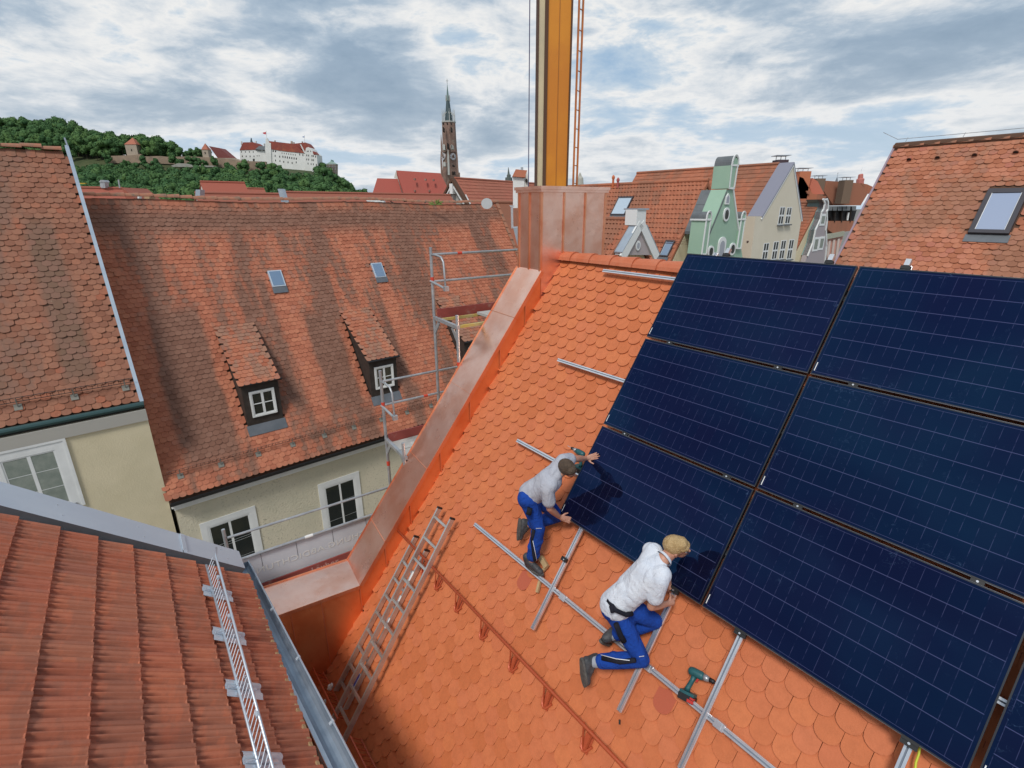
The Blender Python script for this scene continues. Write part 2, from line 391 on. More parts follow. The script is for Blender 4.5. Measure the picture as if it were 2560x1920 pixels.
# back slope seen by nobody but real: plain rows as one part
# ridge tiles
def ridge_tile(L, r0, r1, th=.016, n=9, span=math.pi * .93):
    vs = []; fs = []
    for x, r in ((0, r0), (L, r1)):
        for rr in (r, r - th):
            for i in range(n):
                a = math.pi / 2 - span / 2 + span * i / (n - 1); vs.append((x, rr * math.cos(a), rr * math.sin(a)))
    for k in (0, 1):
        o = k * n
        fs += [(o + i, o + i + 1, 2 * n + o + i + 1, 2 * n + o + i) if k == 0 else (o + i + 1, o + i, 2 * n + o + i, 2 * n + o + i + 1) for i in range(n - 1)]
    fs += [(i + 1, i, n + i, n + i + 1) for i in range(n - 1)] + [(2 * n + i, 2 * n + i + 1, 3 * n + i + 1, 3 * n + i) for i in range(n - 1)]
    fs += [(0, 2 * n, 3 * n, n), (n - 1, 2 * n - 1, 4 * n - 1, 3 * n - 1)]
    return vs, fs
rvs, rfs = ridge_tile(.40, .135, .115)
RC = rp(0, 0, 0); rc0 = bodypt(0, HDR, surf_z(HDR) - .045)
xr = [(rc0 + Ru * (-.763 + .369 * k + .369), -Ru, HD * (1 if (-Ru).cross(HD).z > 0 else -1), ZZ) for k in range(-4, 18)]
lay(roof, rvs, rfs, M_newr, xr, name='ridge_tile', smooth=False)
# ------------------------------------------------------------------ copper gable
TH = .60; sl = -1.383
zs = lambda a: -.325 + sl * (a - .315)             # height of the sloping coping (relative to RO.z)
Z0 = 0.0
gab = MB()
aT0, aT1 = -.80, .335; zT = .705; aB = 3.337; zB = zs(aB); aE = 4.62
# masonry core just inside the copper
poly = [(aT1 - .01, zs(aT1) - .02), (aB - .01, zB - .02), (aE, zB - .02), (aE, GROUND - RO.z), (-aE - .4, GROUND - RO.z), (-aE - .4, zB), (-aB - .45, zB), (aT0 + .01, zs(aT1) - .02), (aT0 + .01, zT - .05), (aT1 - .01, zT - .05)]
gab.prism(FG, poly, -TH + .012, -.012)
gcore = gab.build('gable_wall', M_cream, house)
def cu_part(nm, pts, c0, c1, mt=M_cuw): b_ = MB(); b_.prism(FG, pts, c0, c1); return b_.build(nm, mt, gcore)
# inner face sheets between standing seams (slope part)
seams = [.335, .60, 1.03, 1.53, 2.02, 2.52, 2.93, 3.337, 3.86, 4.25, aE]
seam_px = [(1343, 755), (1303, 815), (1246, 920), (1186, 1030), (1127, 1130), (1070, 1250)]
for i in range(len(seams) - 1):
    a, b_ = seams[i], seams[i + 1]
    top = lambda q: (zs(q) if q < aB else zB) - .012
    low = lambda q: surf_z(q * .993) - RO.z - .25
    cu_part('copper_sheet', [(a + .002, top(a)), (b_ - .002, top(b_)), (b_ - .002, low(b_)), (a + .002, low(a))], -.012, 0.0)
    if i: cu_part('standing_seam', [(a - .007, top(a) - .02), (a + .007, top(a) - .03), (a + .007, low(a)), (a - .007, low(a))], 0.0005, .022, M_cus)
# coping sheets on top of the slope
FC = Fr(FG.p(aT1, zs(aT1), 0), (GD + ZZ * sl), -GN, None)
if FC.z.z < 0: FC.z = -FC.z
Ls = math.hypot(1, sl) * (aB - aT1); js = [0, .78, 2.03, 3.25, 4.42, Ls]
for i in range(5):
    b_ = MB(); b_.box(FC, js[i] + .001, js[i + 1] - .006, -.022, TH + .03, -.004, .006 + .002 * (i % 2)); b_.build('coping_sheet', M_cu, gcore)
    b_ = MB(); b_.box(FC, js[i] + .001, js[i + 1] - .006, -.026, -.022, -.05, .004); b_.box(FC, js[i] + .001, js[i + 1] - .006, TH + .03, TH + .036, -.05, .022); b_.build('drip_edge', M_cus, gcore)
    if i: b_ = MB(); b_.box(FC, js[i] - .006, js[i], -.02, TH + .03, .0, .016); b_.build('coping_seam', M_cus, gcore)
FH = Fr(FG.p(aB, zB, 0), GD, -GN, ZZ)
b_ = MB(); b_.box(FH, .0, aE - aB, -.022, TH + .03, -.006, .005); b_.build('coping_sheet', M_cu, gcore)
b_ = MB(); b_.box(FH, .0, aE - aB, -.027, -.022, -.05, .004); b_.box(FH, .0, aE - aB, TH + .03, TH + .036, -.08, .024); b_.build('drip_edge', M_cus, gcore)
# outer face
cu_part('copper_sheet', [(aT1, zs(aT1) - .01), (aB, zB - .01), (aE, zB - .01), (aE, zB - .9), (aB - .2, zB - .9), (aT1 - .3, zs(aT1) - .9)], -TH - .001, -TH + .011)
# shaft at the ridge: three sheets to the roof side, two to the downhill side
w3 = (aT1 - aT0) / 3
for i in range(3):
    a0 = aT0 + w3 * i; b_ = MB(); b_.box(FG, a0 + .003, a0 + w3 - .003, -.78, zT, -.0125, .0015); b_.build('shaft_sheet', M_cu, gcore)
for i in range(4):
    a0 = aT0 + w3 * i; s_ = .02 if i in (0, 3) else .012
    b_ = MB(); b_.box(FG, a0 - s_, a0 + s_ if i < 3 else a0 + .002, -.30 if i < 3 else -.42, zT - .005, .002, .018 if i in (1, 2) else .006); b_.build('standing_seam', M_cus, gcore)
FD = Fr(FG.p(aT1, 0, 0), -GN, ZZ, GD)
for i in range(2): b_ = MB(); b_.box(FD, .04 + i * .28, .04 + i * .28 + .25, zs(aT1) - .02, zT, -.012, .0015); b_.build('shaft_sheet', M_cu, gcore)
for c0, c1 in ((-.002, .04), (.288, .322), (.565, .602)): b_ = MB(); b_.box(FD, c0, c1, zs(aT1) - .02, zT - .003, .0, .016); b_.build('standing_seam', M_cus, gcore)
b_ = MB(); b_.box(FG, aT0 - .03, aT1 + .03, zT - .005, zT + .03, -TH - .035, .03); b_.build('cap_sheet', M_cu, gcore)
b_ = MB(); b_.box(FG, aT0 - .045, aT1 + .045, zT + .030, zT + .072, -TH - .05, .045); b_.build('cap_sheet', M_cu, gcore)
# flashing where the shaft meets the ridge
# ------------------------------------------------------------------ snow guard pipe + brackets (part of the roof)
pg = MB(); pg.tube([rp(-2.42, 4.70, TS + .115), rp(UEND, 4.72, TS + .115)], .0165, 10); pipe = pg.build('snow_guard_pipe', M_orange, roof, smooth=True)
for uu in (-1.63, -1.28, -.80, -.27, .27, .80, 1.33, 1.86, 2.4, 2.95):
    q = uu - .04
    b_ = MB(); b_.box(FR, q - .045, q + .045, 4.78, 4.93, TS + .002, TS + .007)
    c = [rp(q, 4.69, TS + .12), rp(q - .01, 4.86, TS + .018), rp(q + .012, 4.93, TS + .03), rp(q + .025, 4.90, TS + .018)]
    for w_ in (-.055, .055):
        b_.bar(rp(q + w_, 4.685, TS + .115), rp(q + w_ * .4, 4.90, TS + .014), .016, .008, Rn); 
    b_.tube([rp(q - .06, 4.84, TS + .012), rp(q - .03, 4.905, TS + .016), rp(q, 4.925, TS + .016), rp(q + .03, 4.905, TS + .016), rp(q + .06, 4.84, TS + .012)], .012, 6)
    b_.build('pipe_bracket', M_orange, pipe)
for u0, u1, v0 in ((-2.62, -1.62, 6.95), (-1.28, -.25, 6.90), (-.2, .85, 6.9)):
    gmb = MB()
    for vv, hh in ((v0 + .02, .03), (v0 - .03, .21)): gmb.tube([rp(u0, vv, TS + hh), rp(u1, vv, TS + hh)], .012, 6)
    snow = gmb.build('snow_grid', M_orange, roof)
    k = 0
    while u0 + .02 + k * .085 < u1:
        uu = u0 + .02 + k * .085; q = MB(); q.bar(rp(uu, v0 + .02, TS + .03), rp(uu, v0 - .03, TS + .21), .012, .005, Ru); q.build('grid_bar', M_orange, snow); k += 1
# lightly lighter replaced tiles carrying the roof hooks (painted metal support tiles)
M_hook = mat('hook_tile_red', (.52, .12, .06), .35, .3)
for u_, v_ in ((-.36, 3.985), (.86, 4.18), (-.33, 3.985), (2.02, 4.05)):
    pass
# ------------------------------------------------------------------ mounting rails
def rail(p, q, name, label, w=.04, h=.04, extra=None):
    t = (q - p).normalized(); sd_ = t.cross(Rn).normalized(); fr = Fr(p, t, sd_, Rn); L = (q - p).length
    o = thing(name, label, 'rail', (p + q) / 2, 'aluminium mounting rails')
    b_ = MB(); 
    b_.box(fr, 0, L, -w / 2, w / 2, -h, -.008); b_.box(fr, 0, L, -w / 2, -w * .14, -.008, 0); b_.box(fr, 0, L, w * .14, w / 2, -.008, 0); b_.box(fr, 0, L, -w / 2 - .002, -w / 2 + .003, -h * .75, -h * .3)
    b_.build('profile', M_alu, o); s = MB(); s.box(fr, .001, L - .001, -w * .13, w * .13, -.0085, -.0065); s.build('slot', M_slot, o); return o, fr
HV = [(.29, 'uppermost cross rail, just under the ridge tiles'), (1.61, 'second cross rail from the ridge, sticking out left of the panels'), (2.77, 'third cross rail from the ridge, ending behind the kneeling dark-haired worker')]
for v_, lb in HV: rail(rp(-1.165, v_, -.075), rp(5.6, v_, -.075), 'mounting_rail', lb)
r4, f4 = rail(rp(-1.165, 3.945, -.075), rp(5.6, 3.97, -.075), 'mounting_rail', 'lowest long cross rail running over the bare tiles under both workers')
for us in (.42, 1.49, 2.16):
    b_ = MB(); b_.box(FR, us - .01, us + .07, 3.925, 3.985, -.115, -.072); b_.box(FR, us + .01, us + .05, 3.93, 3.98, -.072, -.066); b_.build('cross_clamp', M_alu, r4)
for v_ in (.29, 1.61, 2.77):
    pass
VU = [(.311, 'upright rail below the panel being fitted, right of the dark-haired worker'), (1.468, 'upright rail gripped by the blond worker'), (2.08, 'upright rail right of the cordless drill'), (3.19, 'rightmost upright rail at the bottom edge, beside the yellow cable'), (4.35, 'upright rail under the panels past the right edge gap')]
for i, (u_, lb) in enumerate(VU):
    o, fr = rail(rp(u_, -.06, -.036), rp(u_, 4.4, -.036), 'mounting_rail', lb)
    if i in (1, 2, 3):
        b_ = MB(); b_.box(FR, u_ - .045, u_ + .045, 3.252, 3.29, -.036, -.004); b_.box(FR, u_ - .045, u_ + .045, 3.24, 3.26, .001, .006); b_.build('end_clamp', M_black, o)
        b_ = MB(); b_.tube([rp(u_, 3.268, -.004), rp(u_, 3.268, .006)], .008, 8); b_.build('clamp_screw', M_alu, o)
    if i == 0:
        b_ = MB(); b_.box(FR, u_ - .035, u_ + .035, 3.60, 3.64, -.035, .0); b_.build('end_clamp', M_black, o); b_ = MB(); b_.tube([rp(u_ + .006, 3.62, 0), rp(u_ + .006, 3.62, .006)], .007, 8); b_.build('clamp_screw', M_alu, o)
# ------------------------------------------------------------------ solar panels
PW, PH, GX, GV = 1.722, 1.0637, .0187, .0282
def cell_mat():
    m = bpy.data.materials.new('solar_glass'); m.use_nodes = True; T = NT(m.node_tree); m.node_tree.nodes.clear()
    tc = T.n('ShaderNodeTexCoord'); sp = T.n('ShaderNodeSeparateXYZ'); m.node_tree.links.new(tc.outputs['Object'], sp.inputs[0])
    x, y = sp.outputs[0], sp.outputs[1]
    def line(c, n, L, wd):
        f = T.m('FRACT', T.m('ADD', T.m('DIVIDE', c, L / n), .0)); d = T.m('ABSOLUTE', T.m('SUBTRACT', f, .5)); return T.rng(d, .5 - wd * n / L, .5 - wd * n / L * .4)
    rowl = line(T.m('SUBTRACT', y, .028), 6, PH - .056, .0035); coll = line(T.m('SUBTRACT', x, .03), 20, PW - .06, .0022)
    br = T.rng(T.noise(T.comb(T.m('MULTIPLY', x, 8), T.m('MULTIPLY', y, 5), 0), 3, 3), .38, .6)
    inx = T.band(x, .028, PW - .028, .001); iny = T.band(y, .028, PH - .028, .001); ins = T.m('MULTIPLY', inx, iny)
    ln = T.m('MULTIPLY', T.m('MAXIMUM', T.m('MULTIPLY', rowl, .9), T.m('MULTIPLY', T.m('MULTIPLY', coll, .55), br)), ins)
    oi = T.n('ShaderNodeObjectInfo'); off = T.m('MULTIPLY', oi.outputs['Random'], 37)
    P3 = T.comb(x, y, off)
    cellid = T.comb(T.m('FLOOR', T.m('DIVIDE', T.m('SUBTRACT', x, .03), (PW - .06) / 10)), T.m('FLOOR', T.m('DIVIDE', T.m('SUBTRACT', y, .028), (PH - .056) / 6)), off)
    wn = T.n('ShaderNodeTexWhiteNoise'); m.node_tree.links.new(cellid, wn.inputs[0])
    base = T.mix(T.m('MULTIPLY', wn.outputs[0], .5), (.0035, .0055, .020), (.006, .0045, .018))
    base = T.mix(ln, base, (.065, .07, .15))
    # hand smears and dust
    sm = T.noise(P3, 3.2, 3, .5, .8); sm2 = T.noise(P3, 26, 6, .75, 1.2); smear = T.m('MULTIPLY', T.rng(sm, .55, .68), T.rng(sm2, .54, .72))
    edge = T.m('SUBTRACT', 1.0, T.m('MULTIPLY', T.band(x, .12, PW - .12, .12), T.band(y, .08, PH - .08, .08)))
    smear = T.m('MULTIPLY', smear, T.m('ADD', .25, T.m('MULTIPLY', edge, .75)))
    base = T.mix(T.m('MULTIPLY', smear, .55), base, (.10, .17, .30))
    df = T.n('ShaderNodeBsdfDiffuse'); m.node_tree.links.new(base, df.inputs[0])
    gl = T.n('ShaderNodeBsdfGlossy'); gl.inputs['Roughness'].default_value = .05
    tint = T.mix(T.rng(T.noise(P3, .9, 2), .35, .65), (.05, .30, .72), (.09, .18, .60)); m.node_tree.links.new(tint, gl.inputs[0])
    rg = T.m('ADD', .045, T.m('MULTIPLY', smear, .25)); m.node_tree.links.new(rg, gl.inputs['Roughness'])
    lw = T.n('ShaderNodeFresnel'); lw.inputs[0].default_value = 1.50
    fac = T.m('ADD', T.m('MULTIPLY', lw.outputs[0], 1.2), .016, clamp=True)
    mx = T.n('ShaderNodeMixShader'); m.node_tree.links.new(fac, mx.inputs[0]); m.node_tree.links.new(df.outputs[0], mx.inputs[1]); m.node_tree.links.new(gl.outputs[0], mx.inputs[2])
    o = T.n('ShaderNodeOutputMaterial'); m.node_tree.links.new(mx.outputs[0], o.inputs[0]); return m
M_cell = cell_mat()
def make_panel():
    o = thing('solar_panel', 'x', 'solar panel', (0, 0, 0), 'solar panels laid in rows on the new roof'); F0 = Fr((0, 0, 0), (1, 0, 0), (0, 1, 0), (0, 0, 1))
    b_ = MB(); b_.box(F0, .008, PW - .008, .008, PH - .008, -.006, -.0012); b_.build('glass', M_cell, o)
    b_ = MB()
    for a in ((0, PW, 0, .009), (0, PW, PH - .009, PH), (0, .009, .009, PH - .009), (PW - .009, PW, .009, PH - .009)): b_.box(F0, *a, -.035, 0)
    b_.box(F0, .009, PW - .009, .009, PH - .009, -.012, -.0065)
    b_.build('frame', M_pan_fr, o); 
    b_ = MB(); b_.box(F0, PW - .022, PW - .016, PH - .115, PH - .035, -.0011, -.0006); b_.build('label_strip', M_white, o)
    b_ = MB(); b_.box(F0, 0, PW, -.0012, .0002, -.004, .0006); M_fe = mat('frame_edge_metal', (.30, .31, .34), .3, .8); b_.build('frame_edge', M_fe, o); b_ = MB(); b_.box(F0, 0, PW, PH - .0002, PH + .0012, -.012, .0006); b_.build('frame_edge', M_fe, o)
    return o
proto = make_panel(); RotR = Matrix((( Ru.x, Rv.x, -Rn.x), (Ru.y, Rv.y, -Rn.y), (Ru.z, Rv.z, -Rn.z)))
# panel local frame: x = ridge direction, y = down-slope, z must be right-handed -> flip z to -normal and mirror heights
hand = Ru.cross(Rv).dot(Rn)
names = {(0, 0): 'top-left solar panel beside the bare tiles under the ridge', (0, 1): 'solar panel in the middle row at the left edge, above the one being fitted', (0, 2): 'darkest solar panel, being set in place by the two workers, mirroring both of them',
         (1, 0): 'solar panel in the top row reaching the right edge of the photo', (1, 1): 'middle-row solar panel right of the vertical gap', (1, 2): 'large lowest solar panel in the foreground right of the blond worker',
         (2, 0): 'top-row panel at the far right edge of the frame', (2, 1): 'middle-row panel at the far right edge of the frame', (2, 2): 'panel cut by the lower right corner of the photo'}
first = True
for (i, j), lb in names.items():
    p = rp(i * (PW + GX) + (.017 if i == 2 else 0), j * (PH + GV), 0)
    if first: o = proto; first = False
    else: o = copy_tree(proto, V((0, 0, 0)))
    X, Y, Z = Ru, Rv, (Rn if hand > 0 else -Rn)
    o.location = p; o['label'] = lb
    if hand > 0: o.rotation_euler = Matrix(((X.x, Y.x, Z.x), (X.y, Y.y, Z.y), (X.z, Y.z, Z.z))).to_euler()
    else:
        X = -Ru; o.location = p + Ru * PW; o.rotation_euler = Matrix(((X.x, Y.x, Rn.x), (X.y, Y.y, Rn.y), (X.z, Y.z, Rn.z))).to_euler()
# mid clamps in the gaps between rows
k = 0
for j in (1, 2):
    for i, u_ in enumerate((.311, 1.468, 2.08, 3.19)):
        vv = j * (PH + GV) - GV / 2; o = thing('mid_clamp', ['left', 'second', 'third', 'right'][i] + ' clamp in the ' + ('upper' if j == 1 else 'lower') + ' gap between panel rows', 'clamp', rp(u_, vv, 0), 'clamps between the panels')
        b_ = MB(); b_.box(FR, u_ - .035, u_ + .035, vv - .013, vv + .013, -.012, .002); b_.box(FR, u_ - .035, u_ + .035, vv - .021, vv - .013, .001, .004); b_.build('clamp_body', M_black, o)
        b_ = MB(); b_.tube([rp(u_, vv, .002), rp(u_, vv, .008)], .0075, 8); b_.build('clamp_screw', M_alu, o)
for u_, lb in ((.46, 'rail end cap sticking up behind the first top panel'), (1.48, 'white rail end cap above the top panels near the roof with the skylight'), (2.07, 'rail end with black clamp above the right top panel')):
    o = thing('rail_end', lb, 'rail end', rp(u_, -.04, 0), 'rail ends above the top panel row')
    b_ = MB(); b_.box(FR, u_ - .02, u_ + .02, -.10, -.04, -.035, .005); b_.build('profile', M_alu, o); b_ = MB(); b_.box(FR, u_ - .035, u_ + .035, -.035, -.004, -.03, .006); b_.build('end_clamp', M_black, o)
# ================================================================== old house across the courtyard (right-hand, long roof)
QR, QE, ZR, ZE = 21.0, 15.75, .34, -7.75
LT = (LQ * (QE - QR) + ZZ * (ZE - ZR)); LLEN = LT.length; LT.normalize(); LP0 = LQ * QR + ZZ * ZR
LN = LD.cross(-LT); LN = LN if LN.z > 0 else -LN
def lp(s, t, h=0.0):
    sag = (.045 - .0075 * (s - .9) + .05 * math.sin(s * .8)) * max(0, 1 - t / 9) * .8
    return LP0 + LD * s + LT * t + LN * h + ZZ * sag
FL = Fr(LP0, LD, LT, LN)
S0, S1 = .88, 17.05
def masksL(T, s, t):
    clean = None
    def add(a, b): return b if a is None else T.m('MAXIMUM', a, b)
    wob = T.m('MULTIPLY', T.m('SUBTRACT', T.noise(T.comb(s, T.m('MULTIPLY', t, .6), 0), 1.5, 3), .5), .35)
    s2 = T.m('ADD', s, wob)
    for a, b, t0, t1 in ((0, 1.5, 4.2, 9.6), (3.3, 4.6, 7.9, 9.7), (7.45, 8.8, 7.9, 9.7), (11.6, 12.9, 7.5, 9.7), (3.0, 3.32, 5.2, 8.2), (7.2, 7.5, 5.2, 8.2), (5.35, 6.0, 3.4, 8.6), (9.3, 9.9, 3.4, 8.0), (16.2, 17.1, 1.0, 9.7), (0, 1.05, 1.2, 5)):
        clean = add(clean, T.m('MULTIPLY', T.band(s2, a, b, .12), T.band(t, t0, t1, .35)))
    dirty = None
    for a, b, t0, t1 in ((1.6, 3.0, 3.8, 9.0), (4.9, 5.25, 3, 8.2), (6.1, 7.0, 4.5, 8.4), (9.0, 9.3, 4.4, 8.8), (-1, 18, .35, 1.35)):
        dirty = add(dirty, T.m('MULTIPLY', T.band(s2, a, b, .12), T.band(t, t0, t1, .4)))
    return clean, dirty
M_old = tile_mat('weathered_clay', [(0, (.38, .125, .07)), (.3, (.44, .15, .085)), (.6, (.49, .175, .10)), (.85, (.52, .195, .11)), (1, (.46, .175, .11))], LD, LT, LP0, ((.17, .085, .058), (.225, .12, .085)), .9, (.75, .10), masks=masksL, lichen=.25)
M_oldr = mat('weathered_ridge_clay', (.38, .15, .085), .85, var=(.27, .15, .10), vscale=5, bump=.2, stain=(.13, .11, .08), sscale=5)
old = thing('old_house', 'long old house with mottled beaver-tail roof, three dormers and pebble-dash wall across the courtyard', 'house', LD * 4 + LQ * 16 + ZZ * GROUND)
M_batt = mat('roof_underside', (.10, .05, .03), .9)
b_ = MB()
def bpt(s, q, z): return LD * s + LQ * q + ZZ * z
def slab(fr_pts0, fr_pts1): return fr_pts0, fr_pts1
EV = LP0 + LT * LLEN
pl = [(QR, ZR - .24), (QE + .10, ZE - .10), (QE + .0, ZE - .16), (QE + .42, ZE - .10), (2 * QR - QE - .4, ZE - .1), (2 * QR - QE, ZE)]
vs = [bpt(S0, q, z) for q, z in pl] + [bpt(S1, q, z) for q, z in pl]; n = len(pl)
b_.add(vs, [tuple(range(n)), tuple(range(n, 2 * n))] + [(i, (i + 1) % n, n + (i + 1) % n, n + i) for i in range(n)])
oroof = b_.build('roof', M_batt, old)
OW, OE = .1765, .150
ovs, ofs = plain_tile_mesh(OW, OE, .016, .052, .004)
DORM = [(3.30, 4.50, 8.1), (7.48, 8.68, 8.15), (11.66, 12.86, 8.15)]
TTOP = 4.72
FLZ = Fr((0, 0, 0), LD, LQ, ZZ)
def dorm_geo(tb):
    q = QR + LT.dot(LQ) * tb; z = ZR + LT.z * tb; qt = QR + LT.dot(LQ) * TTOP; zt_ = ZR + LT.z * TTOP + .03
    return q, z, qt, zt_
def skipL(s, t):
    for a, b, tb in DORM:
        if a + .02 < s < b - .02 and 4.95 < t < tb + .12: return True
    for a, b in ((5.42, 5.90), (9.32, 9.80)):
        if a < s < b and 2.95 < t < 3.62: return True
    return False
xf = grid_xf(lambda s, t: (lp(s, t), LD, -LT, LN), S0, S1 + .02, .33, LLEN + .12, OW, OE, .0035, skip=skipL, rj=.016)
lay(oroof, ovs, ofs, M_old, xf)
rvs2, rfs2 = ridge_tile(.40, .125, .10)
xr = []
for k in range(44):
    s = S0 + .37 * k; p = lp(s + .37, 0, 0) - ZZ * .02 + ZZ * RND.gauss(0, .006)
    xr.append((p, (-LD + ZZ * RND.gauss(0, .012)).normalized(), -LQ, ZZ))
xr = [(p, X, (Z.cross(X)).normalized(), X.cross(Z.cross(X)).normalized()) for p, X, Y, Z in xr]
lay(oroof, rvs2, rfs2, M_oldr, xr, name='ridge_tile')
# right verge: row of cap tiles and dark barge board
b_ = MB(); b_.box(FL, S1 - .02, S1 + .05, .1, LLEN, -.30, -.02); b_.build('barge_board', mat('old_timber_black', (.03, .025, .02), .9), oroof)
for k in range(28):
    t0 = .05 + k * .345; b_ = MB(); b_.box(Fr(lp(S1 + .02, t0, .02), LD, (LT + LN * .10).normalized(), None), -.08, .10, 0, .37, .0, .025); b_.build('verge_tile', M_oldr, oroof)
# small roof hatches
for k, (a, b, t0, t1) in enumerate(((5.42, 5.88, 2.88, 3.50), (9.32, 9.78, 2.88, 3.52))):
    hb = MB(); hb.box(FL, a, b, t0, t1, -.06, .06); ht = hb.build('roof_hatch', M_zincp, oroof, label='small zinc-framed roof hatch')
    hb = MB(); hb.box(FL, a + .04, b - .04, t0 + .04, t1 - .04, .055, .068); hb.build('pane', M_glassb, ht)
    hb = MB(); hb.box(Fr(lp(a, t1, .05), LD, (LT - LN * .12).normalized(), None), -.02, b - a + .02, 0, .22, -.01, .0); hb.build('flashing', M_zincd, ht)
# dormers
M_dorm = mat('dark_stained_cladding', (.030, .020, .015), .75, var=(.045, .035, .03), vscale=6)
def casement(parent, fr, w, h, cols, rows, mid, glass, depth=.05, fw=.05):
    """window in frame fr: a right, b up, c outward. returns the frame part"""
    f = MB(); 
    for a in ((0, w, 0, fw), (0, w, h - fw, h), (0, fw, fw, h - fw), (w - fw, w, fw, h - fw)): f.box(fr, *a, 0, depth)
    win = f.build('window', M_white, parent)
    cw = (w - 2 * fw) / cols
    for i in range(cols):
        x0 = fw + i * cw; s = MB(); e = .035
        for a in ((x0, x0 + cw, fw, fw + e), (x0, x0 + cw, h - fw - e, h - fw), (x0, x0 + e, fw + e, h - fw - e), (x0 + cw - e, x0 + cw, fw + e, h - fw - e)): s.box(fr, *a, .004, depth - .012)
        for r_ in mid: y = fw + (h - 2 * fw) * r_; s.box(fr, x0 + e, x0 + cw - e, y - .012, y + .012, .006, depth - .02)
        s.build('sash', M_white, win)
        ys = [fw + e] + [fw + (h - 2 * fw) * r_ for r_ in mid] + [h - fw - e]
        for a0, a1 in zip(ys[:-1], ys[1:]): q = MB(); q.box(fr, x0 + e, x0 + cw - e, a0 + .008, a1 - .008, .004, .012); q.build('pane', glass, win)
    return win
M_dt = tile_mat('dormer_clay', [(0, (.38, .12, .065)), (.4, (.44, .16, .09)), (.8, (.48, .19, .11)), (1, (.36, .15, .10))], LD, LT, LP0, ((.20, .13, .10), (.26, .17, .12)), .6, (1.5, .5))
for k, (a, b, tb) in enumerate(DORM):
    q, z, qt, zt_ = dorm_geo(tb); qf = q - .0
    ez = [FLZ.hit(592, 969) and 0][0]
    # eave height from the photograph: front plane at q-.12
    ez = z + 1.42
    d = MB(); vs = [bpt(s, qq, zz) for s in (a + .06, b - .06) for qq, zz in ((qf, z - .25), (qf, ez - .06), (qt, zt_ - .06))]
    d.add(vs, [(0, 1, 2), (3, 5, 4), (0, 3, 4, 1), (1, 4, 5, 2), (0, 2, 5, 3)])
    dm = d.build('dormer', M_dorm, old, label=['left dormer with dark cladding and white four-pane window', 'middle dormer partly behind the scaffold post', 'right dormer mostly hidden by scaffold and copper'][k])
    dT = (LQ * (qf - .14 - qt) + ZZ * (ez - zt_)); dl = dT.length; dT.normalize(); dN = LD.cross(-dT); dN = dN if dN.z > 0 else -dN
    P = bpt(0, qt, zt_)
    rb = MB(); rb.box(Fr(P, LD, dT, dN), a, b, -.05, dl, -.12, -.075); rb.build('dormer_roof', M_dorm, dm)
    xd = grid_xf(lambda s, t: (P + LD * s + dT * t, LD, -dT, dN), a + .02, b - .02, .10, dl + .06, OW, OE, .003, rj=.012, soff=a + .05 - math.floor((a + .05) / OW) * OW)
    lay(dm, ovs, ofs, M_dt, xd, nobj=300)
    rb = MB(); rb.box(Fr(P, LD, dT, dN), a - .03, b + .03, dl, dl + .05, -.07, -.01); rb.build('gutter_edge', M_black, dm)
    casement(dm, Fr(bpt(a + .24, qf, z + .26), LD, ZZ, -LQ), .74, .84, 2, 2, (.5,), M_glass)
    rb = MB(); rb.box(Fr(bpt(0, qf, z - .02), LD, (LT - LN * .0), LN), a + .02, b - .02, -.02, .32, .0, .02); rb.build('apron', M_zincd, dm)
# snow grid on the old roof
def snow_fence(parent, fr, s0, s1, t, gap, hgt=.20, n2=2, col=None):
    b_ = MB()
    for hh in (.05, hgt): b_.tube([fr.p(s0, t + (hgt - hh) * .3, hh), fr.p(s1, t + (hgt - hh) * .3, hh)], .009, 5)
    f_ = b_.build('snow_grid', col or M_rust, parent); s = s0; b_ = MB()
    i = 0
    while s < s1:
        b_.bar(fr.p(s, t + .045, .05), fr.p(s, t, hgt), .010, .008, fr.x); s += gap; i += 1
    b_.build('grid_bars', col or M_rust, f_, kind='stuff'); s = s0 + .3
    while s < s1:
        b_ = MB(); b_.tube([fr.p(s, t + .02, hgt * .75), fr.p(s, t + .16, .035)], .014, 5); b_.box(fr, s - .075, s + .075, t + .10, t + .25, .004, .016); b_.build('grid_bracket', M_galvd, f_); s += 1.05
M_rust = mat('rusty_steel', (.14, .07, .05), .85, var=(.22, .11, .08), vscale=9); M_galvd = mat('dull_steel', (.24, .23, .20), .75, .3)
snow_fence(oroof, FL, 1.0, 16.5, 8.86, .105, .2)
# eave: gutter, cornice, wall, windows
b_ = MB(); b_.box(FLZ, S0, S1, QE - .10, QE - .01, ZE - .14, ZE - .06); b_.build('gutter', M_black, old)
b_ = MB(); b_.box(FLZ, S0 + .02, S1, QE + .08, QE + .30, ZE - .30, ZE - .165); b_.box(FLZ, S0 + .08, S1, QE + .18, QE + .30, ZE - .42, ZE - .302); b_.build('cornice', M_white, old)
WQ = QE + .28
b_ = MB(); b_.box(FLZ, S0 + .1, S1 - .1, WQ, 2 * QR - WQ, GROUND, ZE - .32); b_.build('wall', M_rough, old)
def house_window(parent, s0, s1, z0, z1, q, cols, mid, glass, surround=.17, label=None):
    b_ = MB()
    for a in ((s0, s1, z1 - surround, z1), (s0, s0 + surround, z0, z1 - surround), (s1 - surround, s1, z0, z1 - surround)): b_.box(FLZ, a[0], a[1], q - .03, q, a[2], a[3])
    b_.box(FLZ, s0 + .02, s1 - .02, q - .07, q, z0 - .07, z0)
    su = b_.build('window_surround', M_white, parent, label=label)
    casement(su, Fr(bpt(s0 + surround, q - .001, z0), LD, ZZ, -LQ), s1 - s0 - 2 * surround, z1 - z0 - surround, cols, 3, mid, glass, .022, .045)
u = 15.5
fz = WQ / 15.5
